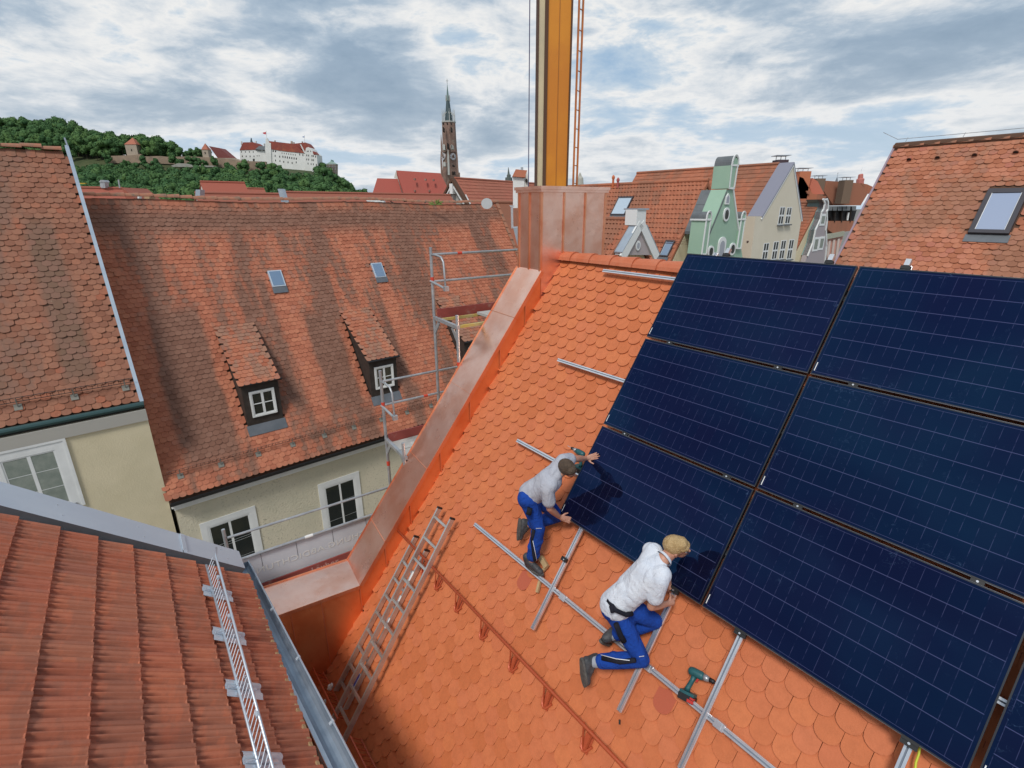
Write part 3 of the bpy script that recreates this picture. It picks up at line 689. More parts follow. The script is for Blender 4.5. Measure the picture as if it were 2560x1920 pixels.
for s0, s1, zt_, zb in ((1.42, 2.92, -8.60, -10.75), (4.86, 6.30, -8.62, -10.75), (8.35, 9.8, -8.62, -10.75), (11.8, 13.2, -8.62, -10.75)):
    house_window(old, s0 * fz, s1 * fz, zb * fz, zt_ * fz, WQ, 2, (.30, .60, .64), M_glass)
# ================================================================== taller house on the left
QR2, ZR2, QE2, ZE2 = 20.4, 1.61, 16.1, -4.84
SA, SB = -6.0, .88
T2 = (LQ * (QE2 - QR2) + ZZ * (ZE2 - ZR2)); L2 = T2.length; T2.normalize(); P2 = LQ * QR2 + ZZ * ZR2; N2 = LD.cross(-T2); N2 = N2 if N2.z > 0 else -N2
F2 = Fr(P2, LD, T2, N2)
def masks2(T, s, t):
    clean = T.m('MULTIPLY', T.band(s, .12, 2, .10), T.rng(t, 1.2, 2.2)); clean = T.m('MAXIMUM', clean, T.band(t, 7.0, 9, .2))
    dirty = T.m('MULTIPLY', T.band(s, -.55, .10, .12), T.band(t, 2.2, 7, .4))
    return clean, dirty
M_old2 = tile_mat('mossy_clay', [(0, (.24, .095, .055)), (.4, (.29, .125, .078)), (.8, (.34, .15, .09)), (1, (.36, .12, .065))], LD, T2, P2, ((.16, .10, .065), (.21, .115, .085)), .8, (.45, .16), masks=masks2, lichen=.3)
tall = thing('tall_house', 'taller yellow plastered house with mossy roof at the left edge', 'house', LD * -1 + LQ * 17 + ZZ * GROUND)
b_ = MB(); pl = [(QR2, ZR2 - .16), (QE2 + .08, ZE2 - .10), (QE2 + .35, ZE2 - .02), (2 * QR2 - QE2, ZE2)]
vs = [bpt(SA, q, z) for q, z in pl] + [bpt(SB - .05, q, z) for q, z in pl]; n = 4
b_.add(vs, [tuple(range(n)), tuple(range(n, 2 * n))] + [(i, (i + 1) % n, n + (i + 1) % n, n + i) for i in range(n)]); troof = b_.build('roof', M_batt, tall)
W2, E2 = .2015, .158
tv2, tf2 = plain_tile_mesh(W2, E2, .018, .055, .005)
xf = grid_xf(lambda s, t: (P2 + LD * s + T2 * t, LD, -T2, N2), SA, SB - .12, .30, L2 + .10, W2, E2, .005, rj=.022, soff=.03)
lay(troof, tv2, tf2, M_old2, xf)
xr = [(P2 + LD * (SA + .42 * k + .42) - ZZ * .01 + ZZ * RND.gauss(0, .012), (-LD + ZZ * RND.gauss(0, .02)).normalized(), -LQ, ZZ) for k in range(17)]
xr = [(p, X, (Z.cross(X)).normalized(), X.cross(Z.cross(X)).normalized()) for p, X, Y, Z in xr if (p.dot(LD) <= SB)]
lay(troof, *ridge_tile(.45, .115, .095), M_oldr, xr, name='ridge_tile')
b_ = MB(); b_.box(F2, SB - .07, SB + .015, -.1, L2 + .02, -.10, .075); b_.build('verge_flashing', M_zinc, troof)
b_ = MB(); b_.tube([P2 + LD * SB + ZZ * .0, P2 + LD * (SB - .03) + ZZ * .32], .02, 6); b_.build('verge_tip', M_zinc, troof)
snow_fence(troof, F2, SA, SB - .08, L2 - .62, .11, .21, col=M_black)
b_ = MB(); b_.tube([bpt(SA, QE2 - .08, ZE2 - .05), bpt(SB, QE2 - .08, ZE2 - .05)], .075, 10); b_.build('gutter', mat('patina_gutter', (.05, .10, .10), .4, .5), tall)
b_ = MB(); b_.box(FLZ, SA, SB + .0, QE2 - .02, QE2 + .10, ZE2 - .18, ZE2 - .10); b_.build('fascia', M_black, tall)
WQ2 = 16.0
b_ = MB(); b_.box(FLZ, SA, SB + .005, WQ2 - .05, WQ2 + .02, ZE2 - .50, ZE2 - .19); b_.build('cornice', mat('grey_render', (.42, .40, .36), .9), tall)
b_ = MB(); b_.box(FLZ, SA, SB, WQ2, 2 * QR2 - WQ2, GROUND, ZE2 - .2)
b_.add([bpt(SB, WQ2, ZE2 - .2), bpt(SB, 2 * QR2 - WQ2, ZE2 - .2), bpt(SB, QR2, ZR2 - .3), bpt(SB - .05, WQ2, ZE2 - .2), bpt(SB - .05, 2 * QR2 - WQ2, ZE2 - .2), bpt(SB - .05, QR2, ZR2 - .3)], [(0, 1, 2), (3, 5, 4)])
b_.build('wall', M_cream, tall)
f2 = WQ2 / 15.5
def win2(s0, s1):
    b_ = MB(); z1, z0 = -5.17 * f2, -7.0 * f2
    for o_, w_ in ((0, .06), (.06, .14)):
        d = .05 - o_ * .3
        for a in ((s0 + o_, s1 - o_, z1 - o_ - w_ + .0, z1 - o_), (s0 + o_, s0 + o_ + w_, z0, z1 - o_ - w_), (s1 - o_ - w_, s1 - o_, z0, z1 - o_ - w_)): b_.box(FLZ, a[0], a[1], WQ2 - d, WQ2, a[2], a[3])
    su = b_.build('window_surround', M_white, tall, label='white moulded window surround on the yellow wall')
    casement(su, Fr(bpt(s0 + .2, WQ2 - .001, z0 + .12), LD, ZZ, -LQ), s1 - s0 - .4, z1 - z0 - .32, 2, 3, (.34, .67), M_curtain, .03, .05)
    b_ = MB(); b_.box(FLZ, s0 + .15, s1 - .15, WQ2 - .10, WQ2, z0 - .02, z0 + .12); b_.build('window_sill', M_zincd, su)
win2(-2.32, -.84); win2(-4.9, -3.4)
# ================================================================== neighbour's pantile roof in the lower left foreground
PQ = V((-3.3554, 5.4133, -4.4124)); PB = .7136; paz = -.9361
PU = V((math.cos(paz), math.sin(paz), 0)); PH_ = V((math.sin(paz), -math.cos(paz), 0)); PW_ = (PH_ * math.cos(PB) + ZZ * math.sin(PB)).normalized(); PN = PU.cross(PW_); PN = PN if PN.z > 0 else -PN
FP = Fr(PQ, PU, PW_, PN)
ann = thing('pantile_house', 'neighbouring house with reddish interlocking pantile roof and zinc edge in the lower left foreground', 'house', PQ + PW_ * 1.5 - ZZ * 5)
M_pan = tile_mat('pantile_clay', [(0, (.42, .135, .078)), (.3, (.47, .155, .088)), (.6, (.51, .17, .095)), (.85, (.54, .185, .10)), (1, (.45, .145, .088))], PU, PW_, PQ, ((.22, .115, .08), (.28, .14, .10)), .40, (1.3, 3.0), rough=.7)
b_ = MB(); pr_ = [(0.02, -.10), (0.02, -.22), (.2, -.9), (2.9, -.9), (2.9, -.08)]
b_.box(FP, -.05, 4.6, .02, 4.2, -.30, -.075); proof = b_.build('roof', M_under, ann)
PWT, PLT = .2, .345
prof_ = [(0, -.006), (.006, .010), (.040, .010), (.047, -.012), (.060, -.017), (.105, -.017), (.116, -.010), (.123, .002), (.132, .003), (.140, -.007), (.150, -.012), (.166, -.012), (.176, -.003), (.190, .002), (.2, .003)]
prof_ = [(x, z * 1.7 if z < 0 else z * 1.25) for x, z in prof_]; k = len(prof_); Lt = PLT + .05
# x along width, y up slope from the lower edge, z out
def pt_(x, z, y): return (x, y, z - y * .10)
vs = [pt_(x, z, 0) for x, z in prof_] + [pt_(x, z, Lt) for x, z in prof_] + [pt_(x, -.036, 0) for x, z in prof_] + [pt_(x, z * .4 - .008, .004 - .012) for x, z in prof_]
fs = [(i, i + 1, k + i + 1, k + i) for i in range(k - 1)] + [(3 * k + i + 1, 3 * k + i, 2 * k + i, 2 * k + i + 1) for i in range(k - 1)] + [(i + 1, i, 3 * k + i, 3 * k + i + 1) for i in range(k - 1)] + [(0, k, 2 * k), (k - 1, 3 * k - 1, 2 * k - 1)]
xf = []
for j in range(0, 13):
    for i in range(0, 20):
        px_ = PU.cross(PW_).dot(PN)
        s = i * PWT; p = FP.p(s + (0 if px_ > 0 else PWT), j * PLT - .0, -.015)
        X = PU if px_ > 0 else -PU
        Y = (PW_ + X * RND.gauss(0, .004) + PN * RND.gauss(0, .004)).normalized(); X = (X - Y * X.dot(Y)).normalized(); xf.append((p + PN * RND.gauss(0, .002), X, Y, X.cross(Y)))
lay(proof, vs, fs, M_pan, xf, name='pantile')
# zinc verge flashing along the top edge
zf = MB(); vy = .0
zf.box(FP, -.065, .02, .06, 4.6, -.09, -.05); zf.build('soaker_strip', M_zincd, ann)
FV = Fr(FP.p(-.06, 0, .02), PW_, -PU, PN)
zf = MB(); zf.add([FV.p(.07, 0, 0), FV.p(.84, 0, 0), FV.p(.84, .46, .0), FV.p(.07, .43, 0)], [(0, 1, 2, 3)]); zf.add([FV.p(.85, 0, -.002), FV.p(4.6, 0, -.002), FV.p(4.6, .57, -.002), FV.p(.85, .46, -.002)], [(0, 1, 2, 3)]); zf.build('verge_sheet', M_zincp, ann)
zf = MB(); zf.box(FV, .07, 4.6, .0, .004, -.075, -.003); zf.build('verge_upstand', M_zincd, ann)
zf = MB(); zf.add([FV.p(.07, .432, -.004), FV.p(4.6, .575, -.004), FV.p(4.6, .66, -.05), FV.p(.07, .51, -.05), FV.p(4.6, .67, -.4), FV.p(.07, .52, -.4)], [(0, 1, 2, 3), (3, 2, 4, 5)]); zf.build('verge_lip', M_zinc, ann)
zf = MB(); zf.box(Fr(FV.p(.80, .0, 0), PW_ + PU * -.16, -PU, PN), 0, .05, .04, .44, 0, .012); zf.build('sheet_seam', M_zincp, ann)
for bq in (.25, 1.25, 2.05, 2.9, 3.6):
    for cq in (.10, .30): q = MB(); q.sphere(FV.p(bq + cq * .3, cq + .03, .002), .006, 6, 4); q.build('screw', M_galv, ann)
# gutter
gu = MB(); n = 9; gr = .085; c0 = FP.p(0, -.10, -.125); GU_ = (PU * 3.0 - PH_ * .17).normalized(); GX0, GX1 = -.52, 4.6
GH_ = V((GU_.y, -GU_.x, 0)); GH_ = GH_ if GH_.dot(PH_) > 0 else -GH_
def garc(r, x): return [c0 + GU_ * x + (GH_ * math.cos(a) + ZZ * math.sin(a)) * r for a in [math.pi + math.pi * i / (n - 1) for i in range(n)]]
for r_ in (gr, gr - .004):
    A, B = garc(r_, GX0), garc(r_, GX1); gu.add(A + B, [(i, i + 1, n + i + 1, n + i) for i in range(n - 1)])
gu.face(garc(gr, GX0)); gut = gu.build('gutter', mat('gutter_zinc', (.36, .42, .49), .5, .55, var=(.28, .33, .39), vscale=3), ann)
q = MB(); rim = garc(gr, 0)[0]; q.tube([rim + GU_ * GX0, rim + GU_ * GX1], .011, 8); q.build('gutter_rim', M_zinc, gut)
q = MB(); rim2 = garc(gr, 0)[-1]; q.box(Fr(rim2, GU_, -GH_, ZZ), GX0, GX1, -.03, .004, -.02, .02); q.build('gutter_back', M_zinc, gut)
q = MB(); q.tube([c0 + GU_ * .12 - ZZ * gr * .99, c0 + GU_ * .12 - ZZ * (gr * .99 - .006)], .05, 14); q.build('outlet_hole', M_dark, gut)
for x in (.62, 1.55, 2.5):
    q = MB(); q.bar(rim + GU_ * x - GH_ * .012 + ZZ * .006, rim + GU_ * x + GH_ * .03 - ZZ * .02, .03, .02); q.build('gutter_clip', M_zincp, gut)
q = MB(); q.box(FP, -.05, 4.6, -.012, .02, -.16, -.03); q.build('eaves_board', M_wood, ann)
# wall of this house facing the gap
q = MB(); wz = c0.z - .1; q.box(Fr(PQ + PH_ * .12, PU, PH_, ZZ), -.05, 4.6, 0, .3, GROUND - PQ.z, -.2); q.build('wall', M_cream, ann)
# snow lattice on the pantiles
M_zl = mat('lattice_zinc', (.56, .62, .69), .4, .6)
lat = MB(); sL0, sL1 = .12, 3.6
def lt(s, b, h): return FP.p(s, b, h)
tb, hb_ = .615, .155; bb, hb2 = .62, .045
lat.tube([lt(sL0 - .13, tb - .05, hb_ + .04), lt(sL0 + .04, tb - .03, hb_ + .02), lt(sL1, tb, hb_)], .0125, 8)
lat.tube([lt(sL0 + .04, bb, hb2), lt(sL1, bb, hb2)], .013, 8)
lattice = lat.build('snow_lattice', M_zl, proof, smooth=True)
b_ = MB(); s = sL0 + .06
while s < sL1: 
    b_.tube([lt(s, tb, hb_), lt(s + .10, bb, hb2)], .0045, 5); s += .075
b_.build('lattice_rods', M_zl, lattice, kind='stuff')
for i, s in enumerate((.68, 1.43, 2.18, 2.97)):
    q = MB(); w_ = .16
    for k_ in range(1): pass
    pf = [(-.10, .012), (-.075, .022), (-.05, .022), (-.035, .0), (.01, -.003), (.02, .01), (.05, .01), (.075, .0), (.095, .0)]
    for (x0, z0), (x1, z1) in zip(pf[:-1], pf[1:]):
        q.add([lt(s + x0, .38, z0 + .012), lt(s + x1, .38, z1 + .012), lt(s + x1, .72, z1 + .02), lt(s + x0, .72, z0 + .02)], [(0, 1, 2, 3)])
    pl_ = q.build('support_plate', M_zincp, lattice)
    q = MB(); q.bar(lt(s, .44, .035), lt(s, .70, .035), .03, .012, PN); q.bar(lt(s, .56, .04), lt(s, tb, hb_), .02, .008, PU); q.bar(lt(s, .70, .03), lt(s, bb + .01, hb2), .02, .008, PU); q.bar(lt(s, .48, .03), lt(s, tb, hb_ - .02), .014, .008, PU); q.build('bracket', M_zl, lattice)
for x, h in ((.58, .0), (1.30, 0), (2.62, 0)):
    q = MB(); q.tube([lt(x, tb - .002, hb_), lt(x + .05, tb - .002, hb_)], .019, 8); q.build('pipe_sleeve', M_zl, lattice)
# ================================================================== ladders
M_lad = mat('ladder_aluminium', (.66, .65, .62), .38, .75, var=(.52, .50, .47), vscale=5)
def ladder(name, label, pts, rungs, w=.07, t=.025):
    """pts: left top, right top, left bottom, right bottom in (u,v,h)"""
    LTp, RTp, LBp, RBp = [rp(*p) for p in pts]
    o = thing(name, label, 'ladder', (LBp + RBp) / 2, 'two-part aluminium ladder on the new roof')
    nz = (RTp - LTp).cross(LBp - LTp).normalized(); nz = nz if nz.dot(Rn) > 0 else -nz
    for a, b in ((LTp, LBp), (RTp, RBp)):
        q = MB(); d_ = (b - a).normalized(); sx = d_.cross(nz).normalized(); fr = Fr(a, d_, sx, nz); L = (b - a).length
        q.box(fr, 0, L, -t / 2, t / 2, -.002, .0); q.box(fr, 0, L, -t / 2, -t / 2 + .003, -w, -.0025); q.box(fr, 0, L, -t / 2 + .0035, t / 2, -w, -w + .003); q.box(fr, .0, L, t / 2 - .003, t / 2, -w + .0035, -.0025)
        q.build('side_rail', M_lad, o)
        q = MB(); q.box(fr, -.012, .012, -t / 2 - .002, t / 2 + .002, -w - .004, .003); q.build('rail_cap', M_black, o)
    for i in range(rungs):
        k = (i + .45) / rungs; a = LTp.lerp(LBp, k) - nz * w * .5; b = RTp.lerp(RBp, k) - nz * w * .5
        q = MB(); q.bar(a, b, .030, .028, nz); q.build('rung', M_lad, o)
    return o, nz
lu, _ = ladder('roof_ladder', 'long aluminium ladder lying uppermost over the snow guard pipe', [(-1.795, 4.045, .045), (-1.475, 4.045, .045), (-1.735, 7.9, .06), (-1.36, 7.9, .06)], 13)
lu2, _ = ladder('roof_ladder', 'shorter aluminium ladder lying under the long one, below the snow guard pipe', [(-2.095, 4.60, -.07), (-1.765, 4.63, -.07), (-2.11, 6.905, -.07), (-1.77, 6.905, -.07)], 9)
M_lab = mat('blue_label', (.05, .07, .38), .5); 
q = MB(); q.box(Fr(rp(-1.79, 6.42, -.07), Rv, -Ru, Rn), 0, .20, -.026, .026, .0015, .003); st = q.build('label_sticker', M_white, lu2)
q = MB(); q.box(Fr(rp(-1.79, 6.42, -.07), Rv, -Ru, Rn), .008, .192, -.018, .018, .0032, .0036); q.build('label_print', M_lab, lu2)
for k_ in (4.95, 5.3, 5.62):
    q = MB(); q.box(Fr(rp(-1.775, k_, -.07), Rv, -Ru, Rn), 0, .14, -.024, .024, .0015, .003); q.build('label_sticker', M_white, lu2)
for (u_, v_), lb in (((-2.13, 6.87), 'crumpled white glove tied to the upper foot of the lower ladder'), ((-2.10, 7.08), 'white glove with dark band on the snow grid at the ladder foot')):
    q = MB(); q.sphere(rp(u_, v_, -.0), .045, 10, 7, sq=(.7, .6, 1.2)); q.sphere(rp(u_ + .03, v_ - .05, .01), .03, 8, 6, sq=(.6, .6, 1.5)); q.sphere(rp(u_ - .01, v_ + .03, -.01), .028, 8, 6, sq=(1.1, .7, .8))
    o = q.build('work_glove', mat('glove_white', (.68, .66, .62), .9), smooth=True, base=rp(u_, v_, -.1)); tag(o, lb, 'glove', 'white gloves by the ladder foot')
# ================================================================== scaffold behind the copper gable
SA35 = rad(35); SDx = V((-math.cos(SA35), -math.sin(SA35), 0)); SOx = V((-math.sin(SA35), math.cos(SA35), 0))
FS = Fr(GO, SDx, ZZ, SOx)                                   # a along, b height, c outwards
scaf = thing('scaffold', 'galvanised facade scaffold stepping down behind the copper gable', 'scaffold', GO + SDx * 2 + SOx * 1.2 + ZZ * (GROUND - GO.z))
M_yel = mat('scaffold_wood_beam', (.46, .40, .20), .8, var=(.5, .36, .08), vscale=6); M_redc = mat('red_coupler', (.60, .06, .03), .5)
def sp_(a, b, c): return FS.p(a, b, c)
OC, IC = 1.5, .75
def post(a, c, z0, z1, r=.0245):
    q = MB(); q.tube([sp_(a, z0, c), sp_(a, z1, c)], r, 10); return q.build('standard', M_galv, scaf, smooth=False)
BOT = GROUND - GO.z
post(-.36, OC, BOT, -.07); post(1.32, OC, BOT, -.07); post(2.29, OC, BOT, -1.87); post(4.75, OC, BOT, -3.75)
post(1.32, IC, BOT, -1.0); post(2.31, IC, BOT, -2.80); post(-.36, IC, BOT, -1.0); post(4.75, IC, BOT, -4.7)
def led(a0, a1, z, c=OC, r=.019, nm='guard_rail'):
    q = MB(); q.tube([sp_(a0, z, c), sp_(a1, z, c)], r, 8); return q.build(nm, M_galv, scaf)
led(1.32, -1.9, -.18); led(1.32, -1.9, -.59); led(2.27, .2, -2.05); led(2.27, .2, -2.44); led(4.72, 2.3, -3.90); led(4.72, 2.0, -4.31, r=.022)
for a in (1.32, 2.29):                                       # end guard hoops
    z = -.18 if a < 2 else -2.05
    q = MB(); q.tube([sp_(a, z, OC), sp_(a - .02, z + .0, OC - .14), sp_(a - .03, z - .02, OC - .27), sp_(a - .03, z - .09, OC - .34), sp_(a - .03, z - .30, OC - .36), sp_(a - .03, z - .46, OC - .37)], .016, 8); q.build('end_guard', M_galv, scaf, smooth=True)
    q = MB(); q.tube([sp_(a + .02, z - .40, OC + .02), sp_(a - .02, z - .48, OC - .40)], .019, 8); q.box(Fr(sp_(a - .02, z - .48, OC - .40), SDx, SOx, ZZ), -.04, .03, -.03, .03, -.03, .04); q.build('end_guard', M_galv, scaf)
    q = MB(); q.tube([sp_(a, z - .34, OC), sp_(a, z - .40, OC)], .028, 8); q.build('coupler', M_redc, scaf)
    q = MB(); q.bar(sp_(a, z - .98, OC), sp_(a, z - 1.0, IC - .03), .05, .05); q.bar(sp_(a, z - 1.22, OC), sp_(a, z - 1.03, OC - .16), .02, .06); q.bar(sp_(a, z - 1.22, IC), sp_(a, z - 1.03, IC + .16), .02, .06); q.build('transom', M_galv, scaf)
q = MB(); q.tube([sp_(.78, -.18, OC), sp_(.86, -.18, OC)], .0235, 8); q.build('coupler', M_redc, scaf)
q = MB(); q.tube([sp_(1.52, -2.44, OC), sp_(1.59, -2.44, OC)], .0235, 8); q.build('coupler', M_redc, scaf)
q = MB(); q.tube([sp_(1.32, -1.72, IC), sp_(1.32, -1.78, IC)], .029, 8); q.build('coupler', M_redc, scaf)
q = MB(); q.tube([sp_(2.29, -3.42, OC), sp_(2.29, -3.50, OC)], .028, 8); q.build('coupler', M_redc, scaf)
q = MB(); q.tube([sp_(.70 + 2.9, -4.31, OC), sp_(.70 + 3.02, -4.31, OC)], .026, 8); q.build('coupler', M_white, scaf)
# decks and toe boards
def deck(a0, a1, z, full=True):
    if full:
        q = MB(); q.box(FS, a0, a1, z - .05, z, IC + .02, IC + .34); q.build('deck_board', M_deck, scaf); q = MB(); q.box(FS, a0, a1, z - .05, z, IC + .36, OC - .05); q.build('deck_board', M_deck, scaf)
    q = MB(); q.box(FS, a0, a1, z, z + .15, OC - .045, OC - .02); return q.build('toe_board', M_toe, scaf)
deck(1.28, -.34, -1.17, False); 
q = MB(); q.box(FS, -.3, 1.28, -1.20, -1.16, IC + .0, IC + .045); q.build('ledger_beam', M_yel, scaf); q = MB(); q.box(FS, -.3, 1.28, -1.20, -1.16, OC - .14, OC - .10); q.build('ledger_beam', M_yel, scaf)
q = MB(); q.box(FS, -.3, .62, -1.16, -1.12, IC + .06, OC - .16); q.build('deck_board', M_deck, scaf)
deck(.2, 2.26, -3.08); t3 = deck(2.33, 4.72, -4.97)
# ladder access sheet and bottom banner
q = MB(); q.box(FS, 2.30, 4.72, -4.83, -4.315, OC + .0245, OC + .0275); q.box(FS, 2.30, 4.72, -6.9, -4.835, OC + .026, OC + .028)
banner = q.build('banner', M_ban, None, base=sp_(3.5, -4.8, OC)); tag(banner, 'white fabric banner with mirrored show-through lettering tied to the scaffold rail', 'banner')
for a in (2.75, 3.30, 3.85, 4.35):
    q = MB(); q.box(FS, a, a + .004, -4.60, -4.325, OC + .021, OC + .0243); q.build('seam', M_black, banner)
def text(body, size, fr, a, b, c, mt, parent, name, mirror=False, ext=.001, shear=0, width=None):
    cu = bpy.data.curves.new(name, 'FONT'); cu.body = body; cu.size = size; cu.extrude = ext; cu.shear = shear; cu.space_character = 1.08
    to = bpy.data.objects.new(name, cu); COL.objects.link(to); bpy.context.view_layer.update()
    me = bpy.data.meshes.new_from_object(to.evaluated_get(bpy.context.evaluated_depsgraph_get())); bpy.data.objects.remove(to)
    base = WB(parent); xs = [v.co.x for v in me.vertices]; x0, x1 = min(xs), max(xs); k = width / (x1 - x0) if width else 1
    for v in me.vertices:
        x = (v.co.x - x0) * k; p = fr.p(a + (-x if mirror else x), b + v.co.y, c + v.co.z); v.co = p - base
    me.materials.clear(); me.materials.append(mt); o = bpy.data.objects.new(name, me); COL.objects.link(o); o.parent = parent; return o
# as seen from the roof the a axis runs right to left: mirrored show-through
text('SPENGLEREI\u00b7BEDACHUNG\u00b7ABDICHTUNG', .135, FS, 1.35, -4.66, OC + .0205, M_banl, banner, 'lettering', width=3.22)
FSr = Fr(sp_(0, 0, 0), -SDx, ZZ, SOx)
text('Layher', .135, FSr, -3.70, -4.945, OC - .0475, mat('toe_print', (.55, .33, .30), .8), t3, 'lettering', width=.42)
q = MB(); 
for (x, y, w_, h_) in ((0, 0, .012, .09), (.0, .08, .035, .012), (.03, .02, .04, .012), (.06, .02, .012, .07), (.045, .05, .03, .012), (.085, 0, .012, .09), (.02, .045, .012, .03)): q.box(FSr, -3.07 + x, -3.07 + x + w_, -4.945 + y, -4.945 + y + h_, OC - .049, OC - .0455)
q.build('maker_mark', bpy.data.materials['toe_print'], t3)
# ================================================================== crane mast with its ladder, seen above the copper shaft
mo = GO - GN * 2.6; 
def at(x, y, P0, nn): r = ray(x, y); return r * (P0.dot(nn) / r.dot(nn))
CN = V((.05, -1, 0)).normalized(); CP = V((.6, 9.6, 0)); FCm = Fr(CP, V((1, .05, 0)).normalized(), ZZ, CN)
cx0, _ = FCm.hit(1365, 400); cx1, _ = FCm.hit(1417, 400)
crane = thing('crane_mast', 'orange-yellow crane mast rising behind the copper shaft', 'crane', CP + V((0, 0, GROUND)))
M_crane = mat('crane_paint', (.62, .235, .012), .42, .0, var=(.56, .20, .012), vscale=1.6, stain=(.30, .12, .02), sscale=.0001)
M_crane = bpy.data.materials.new('crane_yellow'); M_crane.use_nodes = True
_T = NT(M_crane.node_tree); _b = M_crane.node_tree.nodes['Principled BSDF']; _p = _T.n('ShaderNodeNewGeometry').outputs['Position']
_c = _T.mix(_T.rng(_T.noise(_p, 1.3, 4), .35, .65), (.66, .25, .015), (.58, .20, .014)); _s = _T.m('MULTIPLY', _T.rng(_T.noise(_p, 26, 5, .7), .64, .70), _T.rng(_T.noise(_p, 2.1, 3, .6), .50, .62))
_c = _T.mix(_T.m('MULTIPLY', _s, .8), _c, (.16, .07, .03)); M_crane.node_tree.links.new(_c, _b.inputs['Base Color']); _b.inputs['Roughness'].default_value = .42
q = MB(); q.box(FCm, cx0, cx1, GROUND, 9, -.45, -.006); mast = q.build('mast', M_crane, crane)
xm = (cx0 + cx1) / 2
q = MB(); q.box(FCm, xm - .004, xm + .004, GROUND, 9, -.006, .004); q.build('weld_seam', mat('weld', (.34, .13, .02), .6), crane)
for a0, a1, mt in ((cx0 - .055, cx0 - .002, M_batt), (cx1 + .002, cx1 + .028, M_batt)): q = MB(); q.box(FCm, a0, a1, GROUND, 9, -.40, .02); q.build('edge_angle', mt, crane)
M_pale = mat('pale_grease_strip', (.62, .52, .33), .6, var=(.52, .45, .30), vscale=2)
q = MB(); q.box(FCm, cx0 - .15, cx0 - .057, GROUND, 9, -.36, .0); q.build('side_plate', M_pale, crane)
q = MB(); q.box(FCm, cx0 - .165, cx0 - .152, GROUND, 9, -.36, .02); q.build('edge_angle', M_batt, crane)
for xx in (cx0 - .30, ): q = MB(); q.tube([FCm.p(xx, GROUND, 0), FCm.p(xx + .0, 9, 0)], .009, 6); q.build('hoist_rope', mat('rope_blue', (.05, .045, .12), .5), crane)
xa, _ = FCm.hit(1431, 450); xb, _ = FCm.hit(1442.5, 450); M_crl = mat('crane_ladder_orange', (.50, .15, .03), .5, var=(.38, .12, .03), vscale=3)
for xx, y_ in ((xa, .10), (xb, -.0)):
    q = MB(); q.box(FCm, xx - .014, xx + .016, -1.5, 9, y_ - .03, y_ + .0); q.build('ladder_rail', M_crl, crane)
z = -1.3
while z < 8: q = MB(); q.tube([FCm.p(xa, z, .085), FCm.p(xb, z + .0, -.015)], .008, 6); q.build('ladder_rung', M_crl, crane); z += .285
# ================================================================== tools
M_teal = mat('tool_teal', (.012, .075, .085), .45, var=(.02, .11, .12), vscale=20); M_toolgrey = mat('tool_grey', (.35, .36, .38), .35, .5); M_toolred = mat('tool_red', (.5, .03, .025), .45)
def drill(label, o3, fwd, down, out, k=1.0, battery=True):
    """fwd: bit direction, down: handle direction"""
    fwd, down, out = V(fwd).normalized(), V(down).normalized(), V(out).normalized(); P = lambda a, b, c=0: o3 + fwd * a * k + down * b * k + out * c * k
    t = thing('cordless_drill', label, 'cordless drill', o3, 'cordless drills')
    q = MB(); q.tube([P(-.055, 0), P(-.045, 0), P(-.02, 0), P(.055, 0), P(.075, 0)], [.018 * k, .03 * k, .036 * k, .034 * k, .026 * k], 14); q.build('motor_housing', M_teal, t, smooth=True)
    q = MB(); q.tube([P(.074, 0), P(.095, 0), P(.12, 0)], [.028 * k, .027 * k, .02 * k], 14); q.build('gear_case', M_toolgrey, t, smooth=True)
    q = MB(); q.tube([P(.119, 0), P(.15, 0), P(.165, 0)], [.019 * k, .018 * k, .010 * k], 12); q.build('chuck', M_black, t, smooth=True)
    q = MB(); q.tube([P(.164, 0), P(.225, 0)], .0035 * k, 6); q.build('bit', M_alu, t)
    q = MB(); q.tube([P(.0, .02), P(-.012, .07), P(-.03, .125), P(-.035, .15)], [.022 * k, .019 * k, .020 * k, .026 * k], 12); q.build('handle', M_teal, t, smooth=True)
    q = MB(); q.bar(P(.035, .03), P(.025, .06), .012, .016, out); q.build('trigger', M_toolred, t)
    if battery:
        fb = Fr(P(-.035, .155), fwd, out, down); q = MB(); q.box(fb, -.045 * k, .075 * k, -.035 * k, .035 * k, 0, .022 * k); q.build('battery_shoe', M_teal, t)
        q = MB(); q.box(fb, -.05 * k, .08 * k, -.037 * k, .037 * k, .023 * k, .072 * k); q.build('battery', M_black, t)
        q = MB(); q.box(fb, .03 * k, .082 * k, -.02 * k, .039 * k, .045 * k, .068 * k); q.box(fb, .05 * k, .083 * k, .01 * k, .0395 * k, .026 * k, .04 * k); q.build('battery_latch', M_toolred, t)
    return t
du, dv = FR.hit(1739, 1682, TS + .04)
fw = (rp(*FR.hit(1776, 1700, TS + .04), TS + .04) - rp(*FR.hit(1735, 1680, TS + .04), TS + .04))
dn = (rp(*FR.hit(1722, 1745, TS + .04), TS + .04) - rp(*FR.hit(1739, 1685, TS + .04), TS + .04))
fw.normalize(); dn = (dn - fw * dn.dot(fw)).normalized()
drill('teal cordless drill with red battery latch lying on the tiles between the rails', rp(du, dv, TS + .045), fw, dn, Rn, 1.0)
hu, hv = FR.hit(1452, 1133, .035); f2_ = (rp(*FR.hit(1434, 1122, .03), .03) - rp(*FR.hit(1455, 1134, .03), .03)).normalized(); d2_ = (rp(*FR.hit(1442, 1165, -.05), -.05) - rp(*FR.hit(1452, 1133, .03), .03)); d2_ = (d2_ - f2_ * d2_.dot(f2_)).normalized()
drill('teal cordless drill half hidden behind the dark-haired worker\'s raised arm', rp(hu, hv, .035), f2_, d2_, f2_.cross(d2_), .95)
